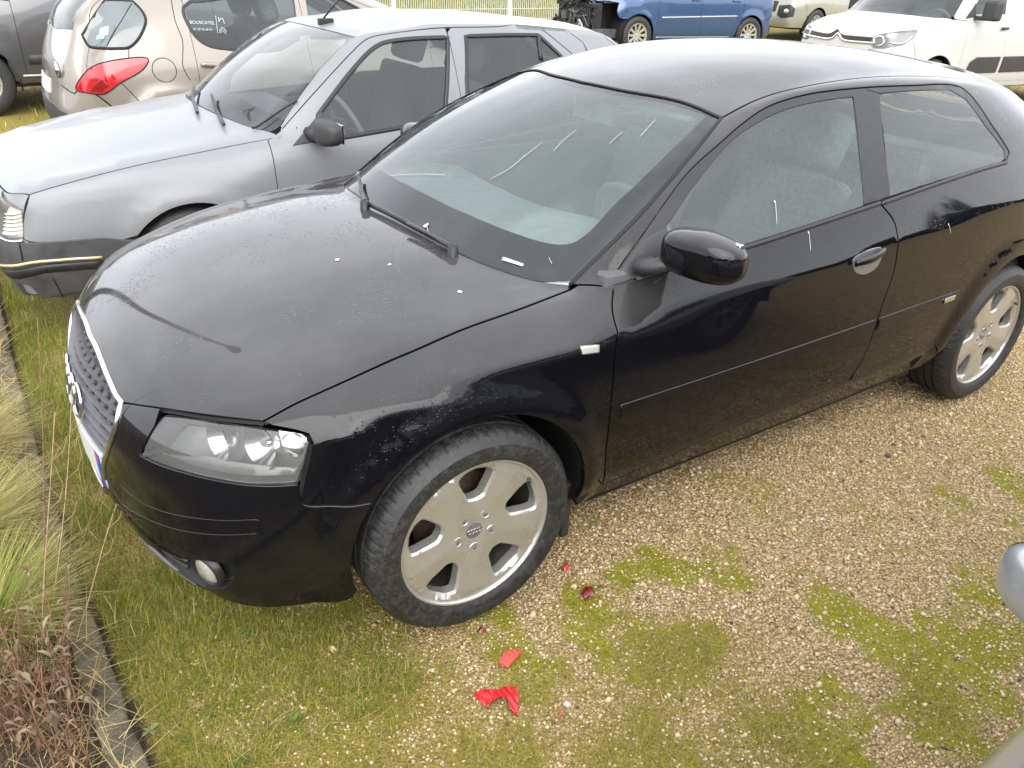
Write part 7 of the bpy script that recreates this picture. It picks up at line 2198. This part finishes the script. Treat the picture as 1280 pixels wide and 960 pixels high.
bm = bmesh.new(); bmesh.ops.create_cube(bm, size=1); bmesh.ops.subdivide_edges(bm, edges=bm.edges[:], cuts=9, use_grid_fill=True)
nmc = Vector((.745, .920, .850))
for v in bm.verts:
    p = v.co*2; p = p/((abs(p.x)**3.2+abs(p.y)**3.2+abs(p.z)**3.2)**(1/3.2)); u = p.y
    v.co = Vector((p.x*.050*(1-.2*max(0, u))+.02*u*u, p.y*.095, p.z*.058*(1-.15*max(0, u))-.008*u))
bm.transform(Matrix.Translation(nmc) @ Matrix.Rotation(math.radians(-15), 4, 'Z'))
nm_ = bm_obj('mirror_housing', bm, SILVER2, near_, smooth=True)
tube('mirror_foot', [nmc+Vector((-.01, -.05, -.02)), nmc+Vector((-.03, -.13, -.03))], .035, PLASTIC, nm_, seg=10)
bm = bmesh.new(); add_box(bm, (.036, -.075, -.042), (.050, .075, .040), .006); bm.transform(Matrix.Translation(nmc) @ Matrix.Rotation(math.radians(-15), 4, 'Z'))
bm_obj('mirror_glass', bm, CHROME, nm_, autosmooth=40)
nm2 = mirrored(nm_, near_)
for ch in list(nm_.children): mirrored(ch, nm2)

ring_ = [nmc+Matrix.Rotation(math.radians(-15), 3, 'Z') @ Vector((.004+.012*math.cos(t), .096*math.cos(t), .053*math.sin(t))) for t in np.linspace(0, 2*math.pi, 40, endpoint=False)]
tube('housing_seam', ring_, .0035, SEAL, nm_, seg=6, closed=True)
# ------------------------------------------------------------------ small broad-leaved weeds
def weed(u, v, seed, n, size, label, tone=(.11, .15, .025)):
    p = ground(u, v); r = random.Random(seed); lv, lf, lc = [], [], []
    for k in range(n):
        a = k*2.4+r.uniform(-.3, .3); Ln = .62*size*r.uniform(.6, 1.1); wd = Ln*r.uniform(.30, .45); dz = r.uniform(.3, 1.1)
        d = Vector((math.cos(a), math.sin(a), dz)).normalized(); sd_ = d.cross(Vector((0, 0, 1))).normalized(); up = sd_.cross(d); b = len(lv)
        for t, w in ((0, .15), (.25, .7), (.5, 1), (.75, .75), (1, .05)):
            c = d*(Ln*t)-Vector((0, 0, Ln*.35*t*t)); lv += [c-sd_*wd*w*.5+up*wd*.12*w, c, c+sd_*wd*w*.5+up*wd*.12*w]
        for s in range(4):
            o3 = b+3*s; lf += [(o3, o3+1, o3+4), (o3, o3+4, o3+3), (o3+1, o3+2, o3+5), (o3+1, o3+5, o3+4)]
        f = r.uniform(.8, 1.5); lc += [tuple(c*f for c in tone)]*15
    o = bulk('weed', np.array([v[:] for v in lv]), np.array(lf), np.array(lc), LEAFY, None); o.location = (p.x, p.y, float(zat(np.array([p.x]), np.array([p.y]))[0])+.006)
    return tag(o, label, 'weed', 'broad-leaved weeds in the grass')
weed(308, 792, 1, 6, .055, 'bright broad-leaved weed under the black front bumper')
weed(368, 905, 2, 9, .050, 'larger rosette weed in the open grass')
weed(352, 872, 3, 5, .032, 'tiny pale seedling just above the rosette weed', (.2, .26, .06))
weed(262, 895, 4, 6, .040, 'green leafy weed close to the kerb edge')
weed(188, 915, 5, 6, .055, 'pale round-leaved weed touching the kerb', (.22, .25, .12))
weed(300, 955, 6, 7, .045, 'leafy weed at the foot of the grass with upright leaves')
weed(448, 885, 7, 6, .040, 'yellowish seedling where grass meets gravel', (.22, .27, .05))
weed(232, 928, 8, 5, .035, 'small upright weed between the kerb and the rosette weed')

# ------------------------------------------------------------------ broken red plastic and leaf scraps on the gravel
REDP = simple('red_plastic', (.55, .012, .018), .28, coat=.6, var=.25, vscale=90)
PINKP = simple('faded_red_plastic', (.62, .085, .065), .5, var=.25, vscale=120, bump=.4, bscale=500)
DKRED = simple('dark_red_plastic', (.16, .008, .010), .3, coat=.5)
def shard(pxs, mat_, label, lift=.006, th=.004, bend=.012, name='plastic_shard'):
    P = [ground(u, v) for u, v in pxs]; c = sum(P, Vector())/len(P); z0 = float(zat(np.array([c.x]), np.array([c.y]))[0])
    poly = [(p.x-c.x, p.y-c.y) for p in P]; poly = clean2(resample2(poly, .006), .001)
    A = np.array(poly); lo, hi = A.min(0), A.max(0)
    g = np.stack(np.meshgrid(np.arange(lo[0], hi[0], .007), np.arange(lo[1], hi[1], .007)), -1).reshape(-1, 2); g = g[in_poly_np(g, inset2(poly, .002))]
    pts = poly+[tuple(q) for q in g]; m = len(poly)
    v2, _, tri = geometry.delaunay_2d_cdt([Vector(q) for q in pts], [(i, (i+1) % m) for i in range(m)], [], 0, 1e-7)[:3]
    tri = [t for t in tri if in_poly(sum(v2[i].x for i in t)/3, sum(v2[i].y for i in t)/3, poly)]
    R_ = max(hi-lo)
    def zz(q): return bend*(1-((q.x/R_)**2+(q.y/R_)**2)*3)+.002*math.sin(q.x*400)
    V = [Vector((q.x, q.y, lift+zz(q)+th)) for q in v2]+[Vector((q.x, q.y, lift+zz(q))) for q in v2]; n = len(v2)
    F = [t if (V[t[1]]-V[t[0]]).cross(V[t[2]]-V[t[0]]).z > 0 else [t[0], t[2], t[1]] for t in tri]
    F = [tuple(t) for t in F]+[tuple(i+n for i in t[::-1]) for t in F]+[(i, (i+1) % m, (i+1) % m+n, i+n) for i in range(m)]
    o = mesh_obj(name, V, F, mat_, None, smooth=False); o.location = (c.x, c.y, z0)
    return tag(o, label, 'plastic shard', 'red plastic shards on the gravel')
shard([(592, 872), (600, 867), (622, 870), (635, 864), (645, 865), (648, 880), (647, 901), (638, 893), (634, 880), (625, 878), (606, 889)], REDP, 'forked bright red plastic shard, largest of the pieces on the gravel')
shard([(623, 833), (630, 823), (645, 818), (652, 820), (646, 830), (634, 841)], PINKP, 'faded red ribbed oval plastic piece on the gravel')
shard([(726, 748), (731, 740), (736, 738), (742, 746), (741, 752), (730, 753)], DKRED, 'dark red jagged shard on the dark gravel patch', lift=.010)
shard([(703, 712), (708, 708), (712, 713), (706, 719)], REDP, 'tiny red chip on the gravel beside the front tyre')
shard([(596, 794), (602, 790), (607, 794), (600, 798)], DKRED, 'tiny dark red chip in the grass edge by the front tyre')
shard([(698, 896), (702, 894), (704, 898), (699, 900)], PINKP, 'tiny pinkish chip right of the forked red shard')
